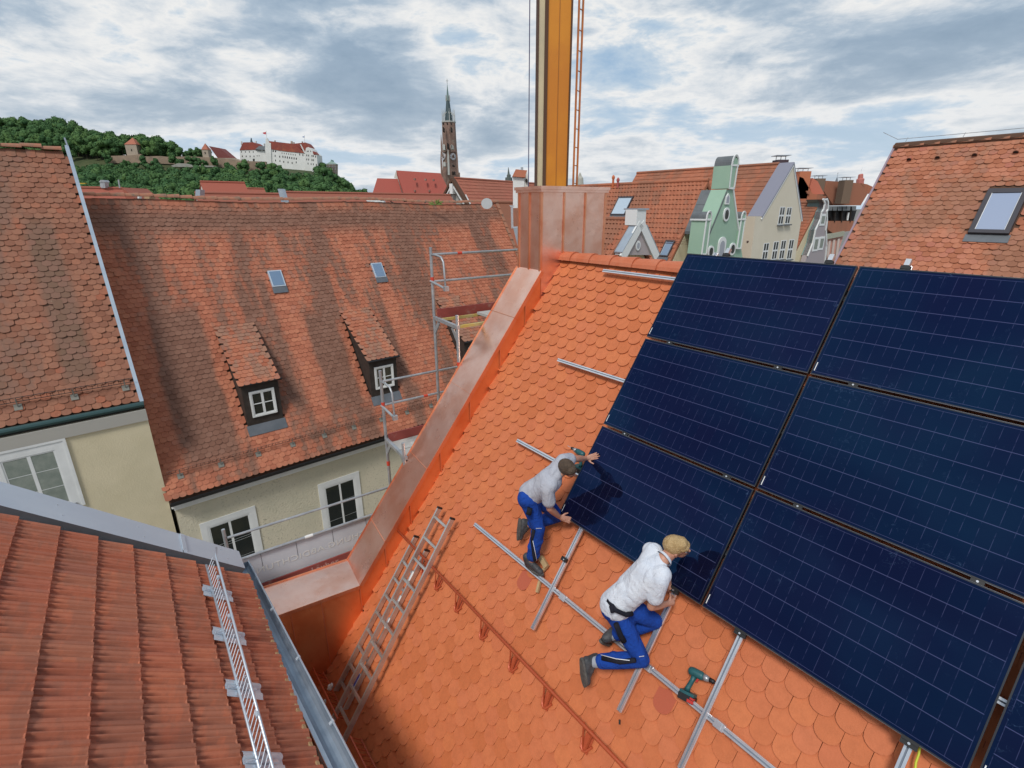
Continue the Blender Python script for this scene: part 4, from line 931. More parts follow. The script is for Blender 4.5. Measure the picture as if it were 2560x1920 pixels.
# wooden scraps under the boot, phone pen and cable
def plank(name, label, p0, p1, w_, t_, cat='wood block'):
    a, b = rp(*FR.hit(*p0, TS + t_), TS + t_), rp(*FR.hit(*p1, TS + t_), TS + t_); q = MB(); q.bar(a, b, w_, t_, Rn); o = q.build(name, M_wood, base=(a + b) / 2); return tag(o, label, cat, 'wooden scraps by the standing boot')
plank('wood_block', 'upright wooden block right of the standing boot', (1352, 1393), (1367, 1418), .055, .04)
plank('wood_block', 'wooden strip lying across the rail beside the boot', (1345, 1440), (1368, 1414), .03, .03)
plank('wood_block', 'short wooden strip poking out below the rail', (1350, 1452), (1343, 1481), .03, .03)
a = rp(*FR.hit(1549, 1799, TS + .015), TS + .015); b = rp(*FR.hit(1549, 1811, TS + .015), TS + .015); q = MB(); q.tube([a, b], .008, 8); o = q.build('marker_pen', M_black, base=a); tag(o, 'small black pen on the tiles below the end of the upright rail', 'pen')
pts = [(2300, 1868), (2297, 1885), (2290, 1905), (2287, 1930)]; q = MB(); q.tube([rp(*FR.hit(x, y, TS + .05), TS + .05) for x, y in pts], .007, 6); o = q.build('cable', mat('cable_yellow', (.55, .60, .04), .5), base=rp(3.3, 3.4, TS)); tag(o, 'yellow cable hanging from the panel edge at the bottom right', 'cable')
q = MB(); q.tube([rp(*FR.hit(x, y, TS + .05), TS + .05) for x, y in [(1600, 1665), (1583, 1700), (1575, 1730)]], .0022, 4); o = q.build('cord', mat('cord_pink', (.6, .12, .2), .6), base=rp(1.45, 4.1, TS)); tag(o, 'thin pink cord beside the upright rail under the blond worker', 'cord')
# glossy red metal hook tiles
for (x, y), lb in (((1306, 1458), 'redder metal tile beside the rail left of the crossing'), ((1655, 1760), 'redder metal tile below the cordless drill')):
    u_, v_ = FR.hit(x, y, TS); q = MB(); X, Y, Z = Ru, -Rv, Rn
    hv_, hf_ = plain_tile_mesh(TW, TE, .006, .072, .0035, L=.2); q.add([rp(u_, v_ + .07, TS + .006) + X * a + Y * b + Z * c for a, b, c in hv_], hf_); q.build('hook_tile', M_hook, roof, label=lb)
# ================================================================== the two workers
def skinmat():
    m = mat('skin', (.52, .27, .185), .5, var=(.46, .22, .15), vscale=12, bump=.05, bscale=90); m.node_tree.nodes['Principled BSDF'].inputs['Subsurface Weight'].default_value = .08
    m.node_tree.nodes['Principled BSDF'].inputs['Subsurface Radius'].default_value = (.01, .004, .002); return m
M_skin = skinmat()
def cloth(name, col, var, fold=.5):
    m = bpy.data.materials.new(name); m.use_nodes = True; T = NT(m.node_tree); b = m.node_tree.nodes['Principled BSDF']; pos = T.n('ShaderNodeNewGeometry').outputs['Position']
    m.node_tree.links.new(T.mix(T.rng(T.noise(pos, 7, 5, .6), .35, .7), col, var), b.inputs['Base Color']); b.inputs['Roughness'].default_value = .92; b.inputs['Specular IOR Level'].default_value = .2
    bn = T.n('ShaderNodeBump'); bn.inputs['Strength'].default_value = fold; bn.inputs['Distance'].default_value = .03
    h = T.m('ADD', T.m('MULTIPLY', T.noise(T.vm('MULTIPLY', pos, (1, 1, .6)), 9, 3, .5, 1.6), 1.0), T.m('MULTIPLY', T.noise(pos, 26, 3, .5, 1.0), .25)); m.node_tree.links.new(h, bn.inputs['Height']); m.node_tree.links.new(bn.outputs[0], b.inputs['Normal']); return m
M_shirt1 = cloth('grey_tshirt', (.44, .45, .50), (.38, .39, .45), .7); M_shirt2 = cloth('white_polo', (.66, .69, .75), (.58, .62, .70), .7)
M_trou = cloth('blue_work_trousers', (.012, .060, .33), (.010, .045, .25), .8); M_tblk = cloth('black_trouser_panel', (.010, .011, .018), (.02, .02, .03), .4); M_sock = cloth('grey_sock', (.34, .36, .40), (.28, .3, .34))
M_boot = mat('work_boot', (.035, .037, .042), .6, var=(.07, .07, .075), vscale=18, bump=.2, bscale=60); M_sole = mat('boot_sole', (.07, .065, .06), .8, var=(.12, .11, .10), vscale=25)
M_hairD = mat('brown_hair', (.060, .038, .024), .6, var=(.10, .065, .04), vscale=26, bump=.8, bscale=110); M_hairB = mat('blond_hair', (.56, .39, .19), .55, var=(.40, .26, .11), vscale=30, bump=.8, bscale=110)
M_refl = mat('reflective_piping', (.72, .74, .76), .4); M_lens = mat('glasses_wire', (.10, .08, .07), .3, .8)
def blob(name, segs, mt, parent, vox=.008, smooth=6, balls=(), extra=None, label=None, sub=1):
    """one continuous surface from tapered capsules: segs = [(p, q, rp, rq), ...]"""
    b_ = MB()
    for p, q, r0, r1 in segs:
        p, q = V(p), V(q); L = (q - p).length; n = 14
        if L < 1e-5: continue
        d = (q - p) / L; k = 5; pts = []; rs = []
        for i in range(k, -1, -1): a = math.pi / 2 * i / k; pts.append(p - d * r0 * math.sin(a)); rs.append(max(r0 * math.cos(a), .0005))
        for i in range(0, k + 1): a = math.pi / 2 * i / k; pts.append(q + d * r1 * math.sin(a)); rs.append(max(r1 * math.cos(a), .0005))
        b_.tube(pts, rs, n)
    for c, ax in balls:      # ellipsoid: centre, (X,Y,Z axis vectors with length)
        i0 = len(b_.v); b_.sphere((0, 0, 0), 1, 16, 10)
        for i in range(i0, len(b_.v)): v = b_.v[i]; b_.v[i] = V(c) + ax[0] * v.x + ax[1] * v.y + ax[2] * v.z
    if extra: extra(b_)
    base = WB(parent) if parent else V(segs[0][0])
    me = bpy.data.meshes.new(name); me.from_pydata([tuple(p - base) for p in b_.v], [], b_.f); o = bpy.data.objects.new(name, me); COL.objects.link(o)
    bm = bmesh.new(); bm.from_mesh(me); bmesh.ops.recalc_face_normals(bm, faces=bm.faces); bm.to_mesh(me); bm.free()
    md = o.modifiers.new('r', 'REMESH'); md.mode = 'VOXEL'; md.voxel_size = vox; md.adaptivity = 0
    if smooth: ms = o.modifiers.new('s', 'SMOOTH'); ms.factor = .5; ms.iterations = smooth
    bpy.context.view_layer.update(); dg = bpy.context.evaluated_depsgraph_get()
    m2 = bpy.data.meshes.new_from_object(o.evaluated_get(dg)); o.modifiers.clear(); o.data = m2; bpy.data.meshes.remove(me)
    m2.materials.clear(); m2.materials.append(mt); m2.polygons.foreach_set('use_smooth', [True] * len(m2.polygons))
    if parent: o.parent = parent; BASE[o.name] = base
    if label: o['label'] = label
    return o
def lerp(a, b, t): return V(a).lerp(V(b), t)
def hand(segs, wr, palm, fdir, side, curl, nrm, th=None):
    """palm centre, finger direction, side axis (thumb side), palm normal (back of the hand)"""
    fdir, side, nrm = fdir.normalized(), side.normalized(), nrm.normalized()
    segs.append((wr, palm, .024, .026)); 
    for s_ in (-.024, -.008, .008, .024): segs.append((lerp(wr, palm, .45) + side * s_ * .7, palm + fdir * .028 + side * s_, .013, .0115))
    for s_, L, r_ in ((.027, .070, .0088), (.0095, .078, .0090), (-.0085, .073, .0088), (-.0255, .058, .0078)):
        b0 = palm + fdir * .030 + side * s_; dspread = (fdir + side * s_ * 4.5).normalized(); p = b0; L_ = (L * .44, L * .31, L * .25); d = dspread
        for j, l in enumerate(L_):
            d = (d - nrm * curl * (.55 if j == 0 else .8)).normalized(); q = p + d * l; segs.append((p, q, r_ - j * .0007, r_ - .0007 - j * .0007)); p = q
    b0 = lerp(wr, palm, .5) + side * .024; d = (fdir * .62 + side * .85 - nrm * curl * .3).normalized(); q = b0 + d * .036; segs.append((b0, q, .0115, .0100)); d2 = (d + fdir * .45 - nrm * curl * .6).normalized(); segs.append((q, q + d2 * .030, .0098, .0085))
def head(segs, balls, c, up, fwd, neck):
    """c centre of skull, up crown direction, fwd face direction"""
    up = up.normalized(); fwd = (fwd - up * fwd.dot(up)).normalized(); rt = fwd.cross(up)
    P = lambda f, u_, r_=0: c + fwd * f + up * u_ + rt * r_
    balls.append((P(-.012, .018), (rt * .073, fwd * .092, up * .088))); balls.append((P(.030, -.030), (rt * .058, fwd * .058, up * .078)))
    segs.append((P(.045, -.078), P(.055, -.092), .030, .022))           # jaw, chin
    segs.append((P(.074, -.008), P(.098, -.034), .008, .0135)); segs.append((P(.070, .018, -.03), P(.070, .018, .03), .013, .013))   # nose, brow
    segs.append((P(.076, -.060, -.014), P(.076, -.060, .014), .010, .010)); segs.append((P(.073, -.072, -.01), P(.073, -.072, .01), .009, .009))
    for sg in (-1, 1): segs.append((P(-.008, .010, sg * .074), P(-.004, -.026, sg * .070), .013, .010)); segs.append((P(-.014, .010, sg * .078), P(-.012, -.01, sg * .078), .010, .008))
    segs.append((neck, P(-.02, -.045), .054, .050))
    return P
def eyes(P, parent):
    for sg in (-1, 1):
        q = MB(); q.sphere(P(.070, -.006, sg * .030), .011, 10, 7); q.build('eye', mat('eye_white', (.6, .58, .55), .3) if 'eye_white' not in bpy.data.materials else bpy.data.materials['eye_white'], parent, smooth=True)
        q = MB(); q.tube([P(.083, .016, sg * .016), P(.084, .020, sg * .030), P(.076, .016, sg * .046)], .004, 6); q.build('eyebrow', M_hairD, parent)
def boot(parent, ank, toe, sole_n, label=None):
    """ank ankle joint, toe tip; sole_n direction the sole faces"""
    sole_n = sole_n.normalized(); f = (toe - ank); f = (f - sole_n * f.dot(sole_n)).normalized(); rt = f.cross(sole_n)
    P = lambda a, s_, r_=0: ank + f * a + sole_n * s_ + rt * r_
    o = blob('boot', [(P(-.01, -.05), P(-.01, .03), .052, .048), (P(-.025, .045), P(.06, .055), .042, .040), (P(.05, .055, .008), P(.155, .066, .0), .043, .034), (P(.02, .0), P(.10, .045), .045, .032)], M_boot, parent, .008, 4, label=label)
    q = MB(); n = 18; out = []
    for i in range(n):
        a = 2 * math.pi * i / n; x = math.cos(a); y = math.sin(a); out.append((.062 + x * .135, y * (.047 if x > 0 else .038)))
    q.prism(Fr(ank, f, rt, sole_n), out, .082, .104); q.build('boot_sole', M_sole, o)
    for k_ in (.03, .055, .08): q = MB(); q.tube([P(k_, .0 - (.06 - k_) * .3, -.03), P(k_ + .01, -.012 + k_ * .25, 0), P(k_, .0 - (.06 - k_) * .3, .03)], .0035, 5); q.build('lace', M_refl if k_ < .05 else M_black, o)
    return o
def H(x, y, h): return rp(*FR.hit(x, y, TS + h), TS + h)
def person(label, J, hair, shirt, long_hair, nearhand, farhand, faceup, facefwd, polo=False):
    o = thing('person', label, 'person', J['base'], None); S = []; Bl = []
    # torso
    tor = [(J['pel'], lerp(J['pel'], J['neck'], .35), .115, .105), (lerp(J['pel'], J['neck'], .35), lerp(J['pel'], J['neck'], .72), .105, .118), (J['shN'], J['shF'], .058, .058), (lerp(J['shN'], J['neck'], .25), lerp(J['pel'], J['neck'], .5), .075, .09), (lerp(J['shF'], J['neck'], .25), lerp(J['pel'], J['neck'], .5), .075, .09)]
    S += [(a, b, r0 * .88, r1 * .88) for a, b, r0, r1 in tor]
    S += [(lerp(J['shN'], J['shF'], .5), J['neck'], .07, .052)]
    for s_ in 'NF':
        S += [(J['sh' + s_], J['el' + s_], .046, .036), (J['el' + s_], lerp(J['el' + s_], J['wr' + s_], .35), .036, .037), (lerp(J['el' + s_], J['wr' + s_], .35), J['wr' + s_], .037, .024)]
    for h_, k_, a_ in (('hipA', 'kneeA', 'ankA'), ('hipB', 'kneeB', 'ankB')): S += [(J[h_], J[k_], .078, .052), (J[k_], J[a_], .050, .034)]
    S += [(J['hipA'], J['hipB'], .09, .09)]
    hand(S, J['wrN'], *nearhand); hand(S, J['wrF'], *farhand)
    P = head(S, Bl, J['head'], faceup, facefwd, J['neck'])
    body = blob('body', S, M_skin, o, .0052, 3, Bl); eyes(P, body)
    # hair
    def hb(f, u_, r_, a, b_, c_): 
        X, Y, Z = (P(0, 0, 1) - P(0, 0, 0)), (P(1, 0, 0) - P(0, 0, 0)), (P(0, 1, 0) - P(0, 0, 0)); return (P(f, u_, r_), (X * a, Y * b_, Z * c_))
    hs = [hb(-.022, .034, 0, .081, .094, .086), hb(-.055, -.004, 0, .066, .052, .070), hb(.035, .075, 0, .058, .048, .036)]
    seg = []
    for i in range(26 if long_hair else 16):
        a = -1.2 + 2.4 * ((i * 7) % 26) / 25; rr = .07 + .01 * math.sin(i * 2.1)
        if long_hair: seg.append((P(.045 * math.cos(a), .088, .045 * math.sin(a)), P(.098 * math.cos(a) + .004, .040 + .012 * math.sin(i * 3), .074 * math.sin(a)), .013, .004)); seg.append((P(-.03 - .03 * abs(math.cos(a)), .05, .07 * math.sin(a)), P(-.05 - .04 * abs(math.cos(a)), -.03 - .012 * math.cos(i * 2.2), .076 * math.sin(a)), .014, .005))
        else: seg.append((P(.04 * math.cos(a), .088, .04 * math.sin(a)), P(.082 * math.cos(a), .062 + .01 * math.sin(i * 3), .066 * math.sin(a)), .012, .004)); seg.append((P(-.04 - .03 * abs(math.cos(a)), .03, .066 * math.sin(a)), P(-.055 - .04 * abs(math.cos(a)), -.028, .068 * math.sin(a)), .012, .006))
    blob('hair', seg, hair, body, .0045, 1, hs)
    # shirt
    sv = []
    for s_ in 'NF': sv += [(J['sh' + s_], lerp(J['sh' + s_], J['el' + s_], .62 if s_ == 'N' else .5), .069, .072)]
    hem = lerp(J['pel'], J['neck'], -.02)
    tsh = [(a, b, r0 * 1.10, r1 * 1.12) for a, b, r0, r1 in tor] + sv + [(hem, lerp(J['pel'], J['neck'], .3), .142, .128), (lerp(J['shN'], J['shF'], .5), lerp(J['neck'], lerp(J['shN'], J['shF'], .5), .35), .085, .066)]
    # cloth folds as real relief
    for i in range(7):
        a = lerp(J['pel'], J['neck'], .08 + i * .10); b = lerp(J['shN'], J['elN'], .1) if i % 2 else lerp(J['pel'], J['neck'], .25 + i * .09); tsh.append((lerp(a, J['shN'], .28 + .04 * i), lerp(a, J['shF'], .30), .105, .105))
    sh = blob('polo_shirt' if polo else 't_shirt', tsh, shirt, o, .009, 5)
    if polo:
        up = faceup.normalized(); c0 = lerp(J['neck'], J['head'], .18); q = MB(); pts = []
        ax = (J['head'] - J['neck']).normalized(); e1 = ax.cross(V((1, .3, .2))).normalized(); e2 = ax.cross(e1)
        for rr, zz in ((.066, -.02), (.060, .004), (.066, -.004), (.074, -.02)): pts.append([c0 + (e1 * math.cos(2 * math.pi * i / 20) + e2 * math.sin(2 * math.pi * i / 20)) * rr + ax * zz for i in range(20)])
        for A, B in zip(pts[:-1], pts[1:]): q.add(A + B, [(i, (i + 1) % 20, 20 + (i + 1) % 20, 20 + i) for i in range(20)])
        q.build('collar', M_shirt2, sh, smooth=True)
    # trousers
    tr = [(J['hipA'], J['hipB'], .118, .118), (J['pel'], lerp(J['hipA'], J['hipB'], .5), .122, .118)]
    for h_, k_, a_ in (('hipA', 'kneeA', 'ankA'), ('hipB', 'kneeB', 'ankB')):
        m_ = lerp(J[k_], J[a_], .42); e_ = lerp(J[k_], J[a_], .86)
        tr += [(J[h_], lerp(J[h_], J[k_], .5), .108, .088), (lerp(J[h_], J[k_], .5), J[k_], .088, .070), (J[k_], m_, .069, .071), (m_, e_, .071, .066)]
        d = (J[a_] - J[k_]).normalized()
        for i, t_ in enumerate((.12, .35, .58, .8)):
            c_ = lerp(J[k_], J[a_], t_); off = d.cross(V((.3, .8 if i % 2 else -.8, .5))).normalized() * .022; tr.append((c_ + off, c_ - off * .6 + d * .03, .058, .055))
    trs = blob('trousers', tr, M_trou, o, .0085, 4)
    belt = MB()
    return o, body, sh, trs, P
def strip(parent, name, pts, w_, mt, t=.006):
    q = MB(); q.tube(pts, w_, 6); return q.build(name, mt, parent, smooth=True)
G_ = lambda *a: V(a)
# ---- dark-haired worker, standing on the rail with one boot, one knee under the panel edge
J = dict(pel=H(1330, 1234, .55), hipA=H(1321, 1246, .58), hipB=H(1345, 1238, .48), kneeA=H(1347, 1321, .36), ankA=H(1329, 1400, .17), kneeB=H(1394, 1290, .10), ankB=H(1324, 1312, .14),
         neck=H(1391, 1188, .63), head=H(1420, 1172, .585), shN=H(1369, 1222, .66), shF=H(1407, 1151, .61), elF=H(1440, 1147, .42), wrF=H(1464, 1146, .215), elN=H(1374, 1271, .50), wrN=H(1398, 1292, .26))
J['base'] = H(1330, 1415, .05)
img_r, img_u = CR, CU
palmF = H(1476, 1144, .165); fF = (H(1495, 1138, .165) - H(1474, 1145, .165)).normalized()
palmN = H(1410, 1297, .20); fN = (H(1428, 1301, .13) - H(1408, 1297, .19)).normalized()
w1, body1, sh1, tr1, P1 = person('dark-haired worker in grey T-shirt and blue trousers, one arm stretched over the lowest left panel', J, M_hairD, M_shirt1, False,
    (palmN, fN, (CU * .8 + CR * .3).normalized(), .55, (-_F * .7 + CU * .5).normalized()), (palmF, fF, (-CU * .9 + CR * .2), .06, Rn), (CU * .35 - _F * 1.0 - CR * .05), (CR * .75 - CU * .60 - _F * .25))
boot(tr1, H(1322, 1402, .155), H(1351, 1421, .135), (-Rn * .35 - ZZ * 1.0), label='dark boot standing on the rail'); boot(tr1, H(1318, 1310, .14), H(1312, 1348, .075), (-CR * 1.0 + CU * .05 - _F * .25))
strip(tr1, 'black_side_panel', [H(1325, 1270, .635), H(1321, 1287, .62)], .030, M_tblk); strip(tr1, 'black_side_panel', [H(1334, 1325, .44), H(1330, 1350, .36), H(1335, 1390, .245), H(1338, 1402, .21)], .020, M_tblk)
strip(tr1, 'reflective_piping', [H(1332, 1352, .385), H(1338, 1380, .30), H(1342, 1402, .235)], .0028, M_refl)
for i in range(5): q = MB(); q.bar(H(1340 + i * 3, 1321.5 - i * .1, .435), H(1341.6 + i * 3, 1320.5, .435), .006, .002, -_F); q.build('stitched_mark', M_refl, tr1)
# ---- blond worker with polo shirt and glasses
J = dict(pel=H(1542, 1510, .46), hipA=H(1535, 1520, .46), hipB=H(1562, 1512, .40), kneeA=H(1604, 1648, .16), ankA=H(1490, 1654, .215), kneeB=H(1636, 1552, .13), ankB=H(1532, 1588, .15),
         neck=H(1658, 1398, .575), head=H(1692, 1368, .50), shN=H(1652, 1450, .61), shF=H(1626, 1376, .52), elN=H(1628, 1516, .47), wrN=H(1668, 1509, .26), elF=H(1662, 1420, .32), wrF=H(1672, 1460, .15))
J['base'] = H(1604, 1660, .03)
pN = H(1680, 1506, .205); f_ = (CR * .7 + _F * .6 - CU * .05).normalized(); pF = H(1676, 1470, .13)
w2, body2, sh2, tr2, P2_ = person('blond worker with glasses, white polo shirt and blue trousers, kneeling on the lowest cross rail', J, M_hairB, M_shirt2, True,
    (pN, f_, (CU * .9 + CR * .1), 1.15, (-_F * .75 + CR * .55)), (pF, (CR * .3 - CU * .7 + _F * .4).normalized(), CR, .7, -_F), (CU * .72 - _F * .62 - CR * .18), (CR * .92 - CU * .28 - _F * .02), polo=True)
boot(tr2, H(1478, 1655, .225), H(1482, 1706, .15), (-CR * 1.0 - CU * .12 - _F * .45), label='boot of the raised lower leg with its sole turned to the left'); boot(tr2, H(1527, 1588, .15), H(1512, 1606, .09), (-CR * .8 - CU * .55 - Rn * .2))
for a, b in (((1505, 1654), (1487, 1655)), ((1537, 1586), (1528, 1588))):
    blob('sock', [(H(*a, .21 if a[0] < 1520 else .15), H(*b, .22 if a[0] < 1520 else .15), .052, .049)], M_sock, tr2, .009, 2)
# belt, glasses, side panels
q = [H(1518, 1482, .53), H(1522, 1503, .585), H(1540, 1526, .60), H(1565, 1537, .545), H(1580, 1534, .48)]; strip(tr2, 'belt', q, .021, M_tblk)
strip(tr2, 'holster_pocket', [H(1528, 1515, .62), H(1532, 1531, .60)], .022, M_tblk)
strip(tr2, 'black_side_panel', [H(1540, 1560, .52), H(1552, 1590, .44), H(1560, 1603, .39)], .026, M_tblk); strip(tr2, 'black_side_panel', [H(1588, 1650, .27), H(1550, 1655, .265), H(1505, 1645, .285)], .020, M_tblk)
strip(tr2, 'reflective_piping', [H(1574, 1651, .31), H(1540, 1647, .315), H(1502, 1637, .315)], .0035, M_refl)
for i in range(6): q = MB(); q.bar(H(1592 + i * 3.2, 1643 - i * .4, .255), H(1593.8 + i * 3.2, 1641.5 - i * .4, .255), .006, .002, -_F); q.build('stitched_mark', M_refl, tr2)
gl = MB()
for sg in (-1, 1):
    c_ = [P2_(.090 + .0 * i, -.006 + .015 * math.sin(2 * math.pi * i / 12), sg * (.030 + .0) + .021 * math.cos(2 * math.pi * i / 12)) for i in range(13)]; gl.tube(c_, .0016, 5); gl.tube([P2_(.088, -.002, sg * .052), P2_(.0, .004, sg * .080)], .0018, 5)
gl.tube([P2_(.092, -.004, -.009), P2_(.092, -.004, .009)], .0018, 5); gl.build('glasses', M_lens, body2)
# ================================================================== houses behind the ridge, to the right (streets run like the new roof)
def roof_frame(e1, e2, b_r, z_r, slope):
    d = (-e2 * math.cos(rad(slope)) - ZZ * math.sin(rad(slope))).normalized(); n_ = (-e2 * math.sin(rad(slope)) + ZZ * math.cos(rad(slope))).normalized()
    return Fr(e2 * b_r + ZZ * z_r, e1, d, n_)
def tmat(name, c0, c1, c2, e1, e2, dark=((.15, .09, .06), (.2, .11, .075)), amt=.5, sc=(.3, .3)): return tile_mat(name, [(0, c0), (.5, c1), (1, c2)], e1, e2, (0, 0, 0), dark, amt, sc, lichen=.15)
M_clA = tmat('street_clay', (.36, .12, .065), (.43, .155, .085), (.38, .14, .08), BR, AW)
M_clB = tmat('brown_clay', (.30, .12, .07), (.35, .145, .09), (.32, .13, .085), BR, AW, amt=.35)
M_clC = tmat('red_clay', (.36, .105, .07), (.40, .12, .08), (.38, .115, .075), LD, LQ, amt=.3, sc=(.1, .1))
def gable_house(name, label, e1, e2, a0, a1, b_r, z_r, hw, slope, wallm, roofm, tiles=None, tmax=None, group=None, over=.0):
    o = thing(name, label, 'house', e1 * ((a0 + a1) / 2) + e2 * b_r + ZZ * GROUND, group); t = math.tan(rad(slope)); zb = z_r - hw * t
    fr = Fr((0, 0, 0), e2, ZZ, e1); q = MB(); q.prism(fr, [(b_r - hw + .25, zb - .05), (b_r - hw + .25, GROUND), (b_r + hw - .25, GROUND), (b_r + hw - .25, zb - .05), (b_r, z_r - .45)], a0 + .02, a1 - .02); q.build('wall', wallm, o)
    q = MB(); rf = roof_frame(e1, e2, b_r, z_r, slope); L = hw / math.cos(rad(slope)); rb = roof_frame(e1, -e2, -b_r, z_r, slope); rb = Fr(e2 * b_r + ZZ * z_r, e1, (e2 * math.cos(rad(slope)) - ZZ * math.sin(rad(slope))), None)
    th = .12 if not tiles else .10
    q.prism(fr, [(b_r - hw, zb), (b_r, z_r), (b_r + hw, zb), (b_r + hw, zb - .16), (b_r, z_r - .16 / math.cos(rad(slope))), (b_r - hw, zb - .16)], a0, a1); r_ = q.build('roof', roofm, o)
    if tiles:
        w, e, vs, fs, nob = tiles; rn = rf.z
        X = e1 if e1.cross(-rf.y).dot(rn) > 0 else -e1
        xf = grid_xf(lambda s, tt: (rf.p(s, tt, .03), X, -rf.y, rn), a0 + w / 2, a1 - w / 4, e, tmax or L, w, e, .004, rj=.012)
        lay(r_, vs, fs, roofm, xf, nobj=nob)
    q = MB(); q.tube([rf.p(a0, 0, .0), rf.p(a1, 0, .0)], .11, 8); q.build('ridge', roofm, r_)
    return o, r_, rf
def s_tile(w, e, h=.03):
    P = [(-w / 2, 0), (-w * .3, h), (-w * .08, h * .8), (w * .1, 0), (w / 2, 0.0)]; k = len(P); L = e * 1.15; vs = [(x, 0, z) for x, z in P] + [(x, L, z - L * .12) for x, z in P] + [(x, 0, z - .03) for x, z in P]
    return vs, [(i, i + 1, k + i + 1, k + i) for i in range(k - 1)] + [(i + 1, i, 2 * k + i, 2 * k + i + 1) for i in range(k - 1)]
def plank_tile(w, e):
    vs = [(-w / 2, 0, 0), (w / 2 - .006, 0, 0), (w / 2 - .006, e * 1.1, -e * .13), (-w / 2, e * 1.1, -e * .13), (-w / 2, 0, -.04), (w / 2, 0, -.04)]; return vs, [(0, 1, 2, 3), (1, 0, 4, 5)]
# roof with the skylight, upper right
M_right = tile_mat('right_clay', [(0, (.36, .125, .065)), (.35, (.44, .165, .09)), (.7, (.50, .20, .12)), (1, (.42, .15, .10))], BR, AW, (0, 0, 0), ((.20, .11, .07), (.27, .15, .095)), .55, (.6, .5), lichen=.25)
rh, rr, rf = gable_house('skylight_house', 'house with old beaver-tail roof and big skylight at the upper right edge', BR, AW, -6.02, 7, 18.95, 1.67, 5.5, 50, M_cream, M_batt)
def skipR(s, t): return -4.03 < s < -2.98 and 1.75 < t < 3.15
rv_, rf_ = plain_tile_mesh(.1765, .146, .017, .05, .004)
a_, b_ = rf.hit(2441, 476, .08); c_, d_ = rf.hit(2525, 579, .08)
a_, d_2 = rf.hit(2424, 573, .08); skx0, skx1, sky0, sky1 = a_ - .0, rf.hit(2526, 577, .08)[0], rf.hit(2467, 474, .08)[1], d_2 + .12
def skipR(s, t): return skx0 - .02 < s < skx1 + .04 and sky0 - .02 < t < sky1 + .10
xf = grid_xf(lambda s, t: (rf.p(s, t, .035), BR if BR.cross(-rf.y).dot(rf.z) > 0 else -BR, -rf.y, rf.z), -6.02 + .06, 5, .25, 6.6, .1765, .146, .004, skip=skipR, rj=.02)
lay(rr, rv_, rf_, M_right, xf)
xr = [(rf.p(-6.02 + .36 * k + .36, 0, 0) - ZZ * .03, (-BR + ZZ * RND.gauss(0, .015)).normalized(), None, None) for k in range(28)]
xr = [(p, X, ZZ.cross(X).normalized(), X.cross(ZZ.cross(X)).normalized()) for p, X, _, _ in xr]
lay(rr, *ridge_tile(.39, .12, .10), M_oldr, xr, name='ridge_tile')
def skylight(parent, fr, x0, x1, y0, y1, frm, glass, h=.10, bw=.07, label=None, blind=0):
    q = MB(); 
    for a in ((x0, x1, y0, y0 + bw * 1.3), (x0, x1, y1 - bw, y1), (x0, x0 + bw, y0 + bw * 1.3, y1 - bw), (x1 - bw, x1, y0 + bw * 1.3, y1 - bw)): q.box(fr, *a, -.05, h)
    w_ = q.build('skylight', frm, parent, label=label); q = MB(); q.box(fr, x0 + bw + .004, x1 - bw - .004, y0 + bw * 1.3 + .004, y1 - bw - .004, h - .035, h - .02); q.build('pane', glass, w_)
    q = MB(); q.box(fr, x0 - .04, x1 + .04, y1 + .002, y1 + .22, .02, .05); q.build('flashing', M_zincd, w_)
    q = MB(); 
    for x in (x0 + bw, x1 - bw - .012): q.box(fr, x, x + .012, y0 + bw * 1.3, y1 - bw, h - .02, h - .008)
    q.build('inner_frame', M_white, w_)
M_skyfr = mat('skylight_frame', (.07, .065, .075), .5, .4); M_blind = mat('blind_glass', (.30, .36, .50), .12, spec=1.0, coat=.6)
skylight(rr, rf, skx0, skx1, sky0, sky1, M_skyfr, M_blind, .12, .10, 'large dark-framed skylight with pale blind')
for x_, y_ in ((2276, 393), (2347, 388), (2440, 381), (2543, 374)):
    s, t = rf.hit(x_, y_, .06); q = MB(); q.tube([rf.p(s, t + .10, .07), rf.p(s, t - .06, .03)], [.062, .02], 10); q.build('vent_tile', M_right, rr)
    q = MB(); q.tube([rf.p(s, t + .101, .07), rf.p(s, t + .106, .07)], .05, 10); q.build('vent_opening', M_dark, rr)
q = MB(); q.tube([rf.p(-6.0, 0, .0) + ZZ * .2, rf.p(-5.0, 0, 0) + ZZ * .20, rf.p(7, 0, 0) + ZZ * .26], .008, 5); q.tube([rf.p(-6.0, 0, 0) + ZZ * .2, rf.p(-6.4, 0, 0) + ZZ * .42], .008, 5); q.build('lightning_rod_wire', M_galv, rr)
for k in range(8): q = MB(); q.tube([rf.p(-5.8 + k * 1.3, 0, .05), rf.p(-5.75 + k * 1.3, 0, 0) + ZZ * .23], .007, 5); q.build('wire_holder', M_galv, rr)
q = MB(); q.box(rf, -6.05, -6.0, 0, 7, -.12, .04); q.build('verge_board', mat('verge_mauve', (.30, .22, .26), .7), rr)
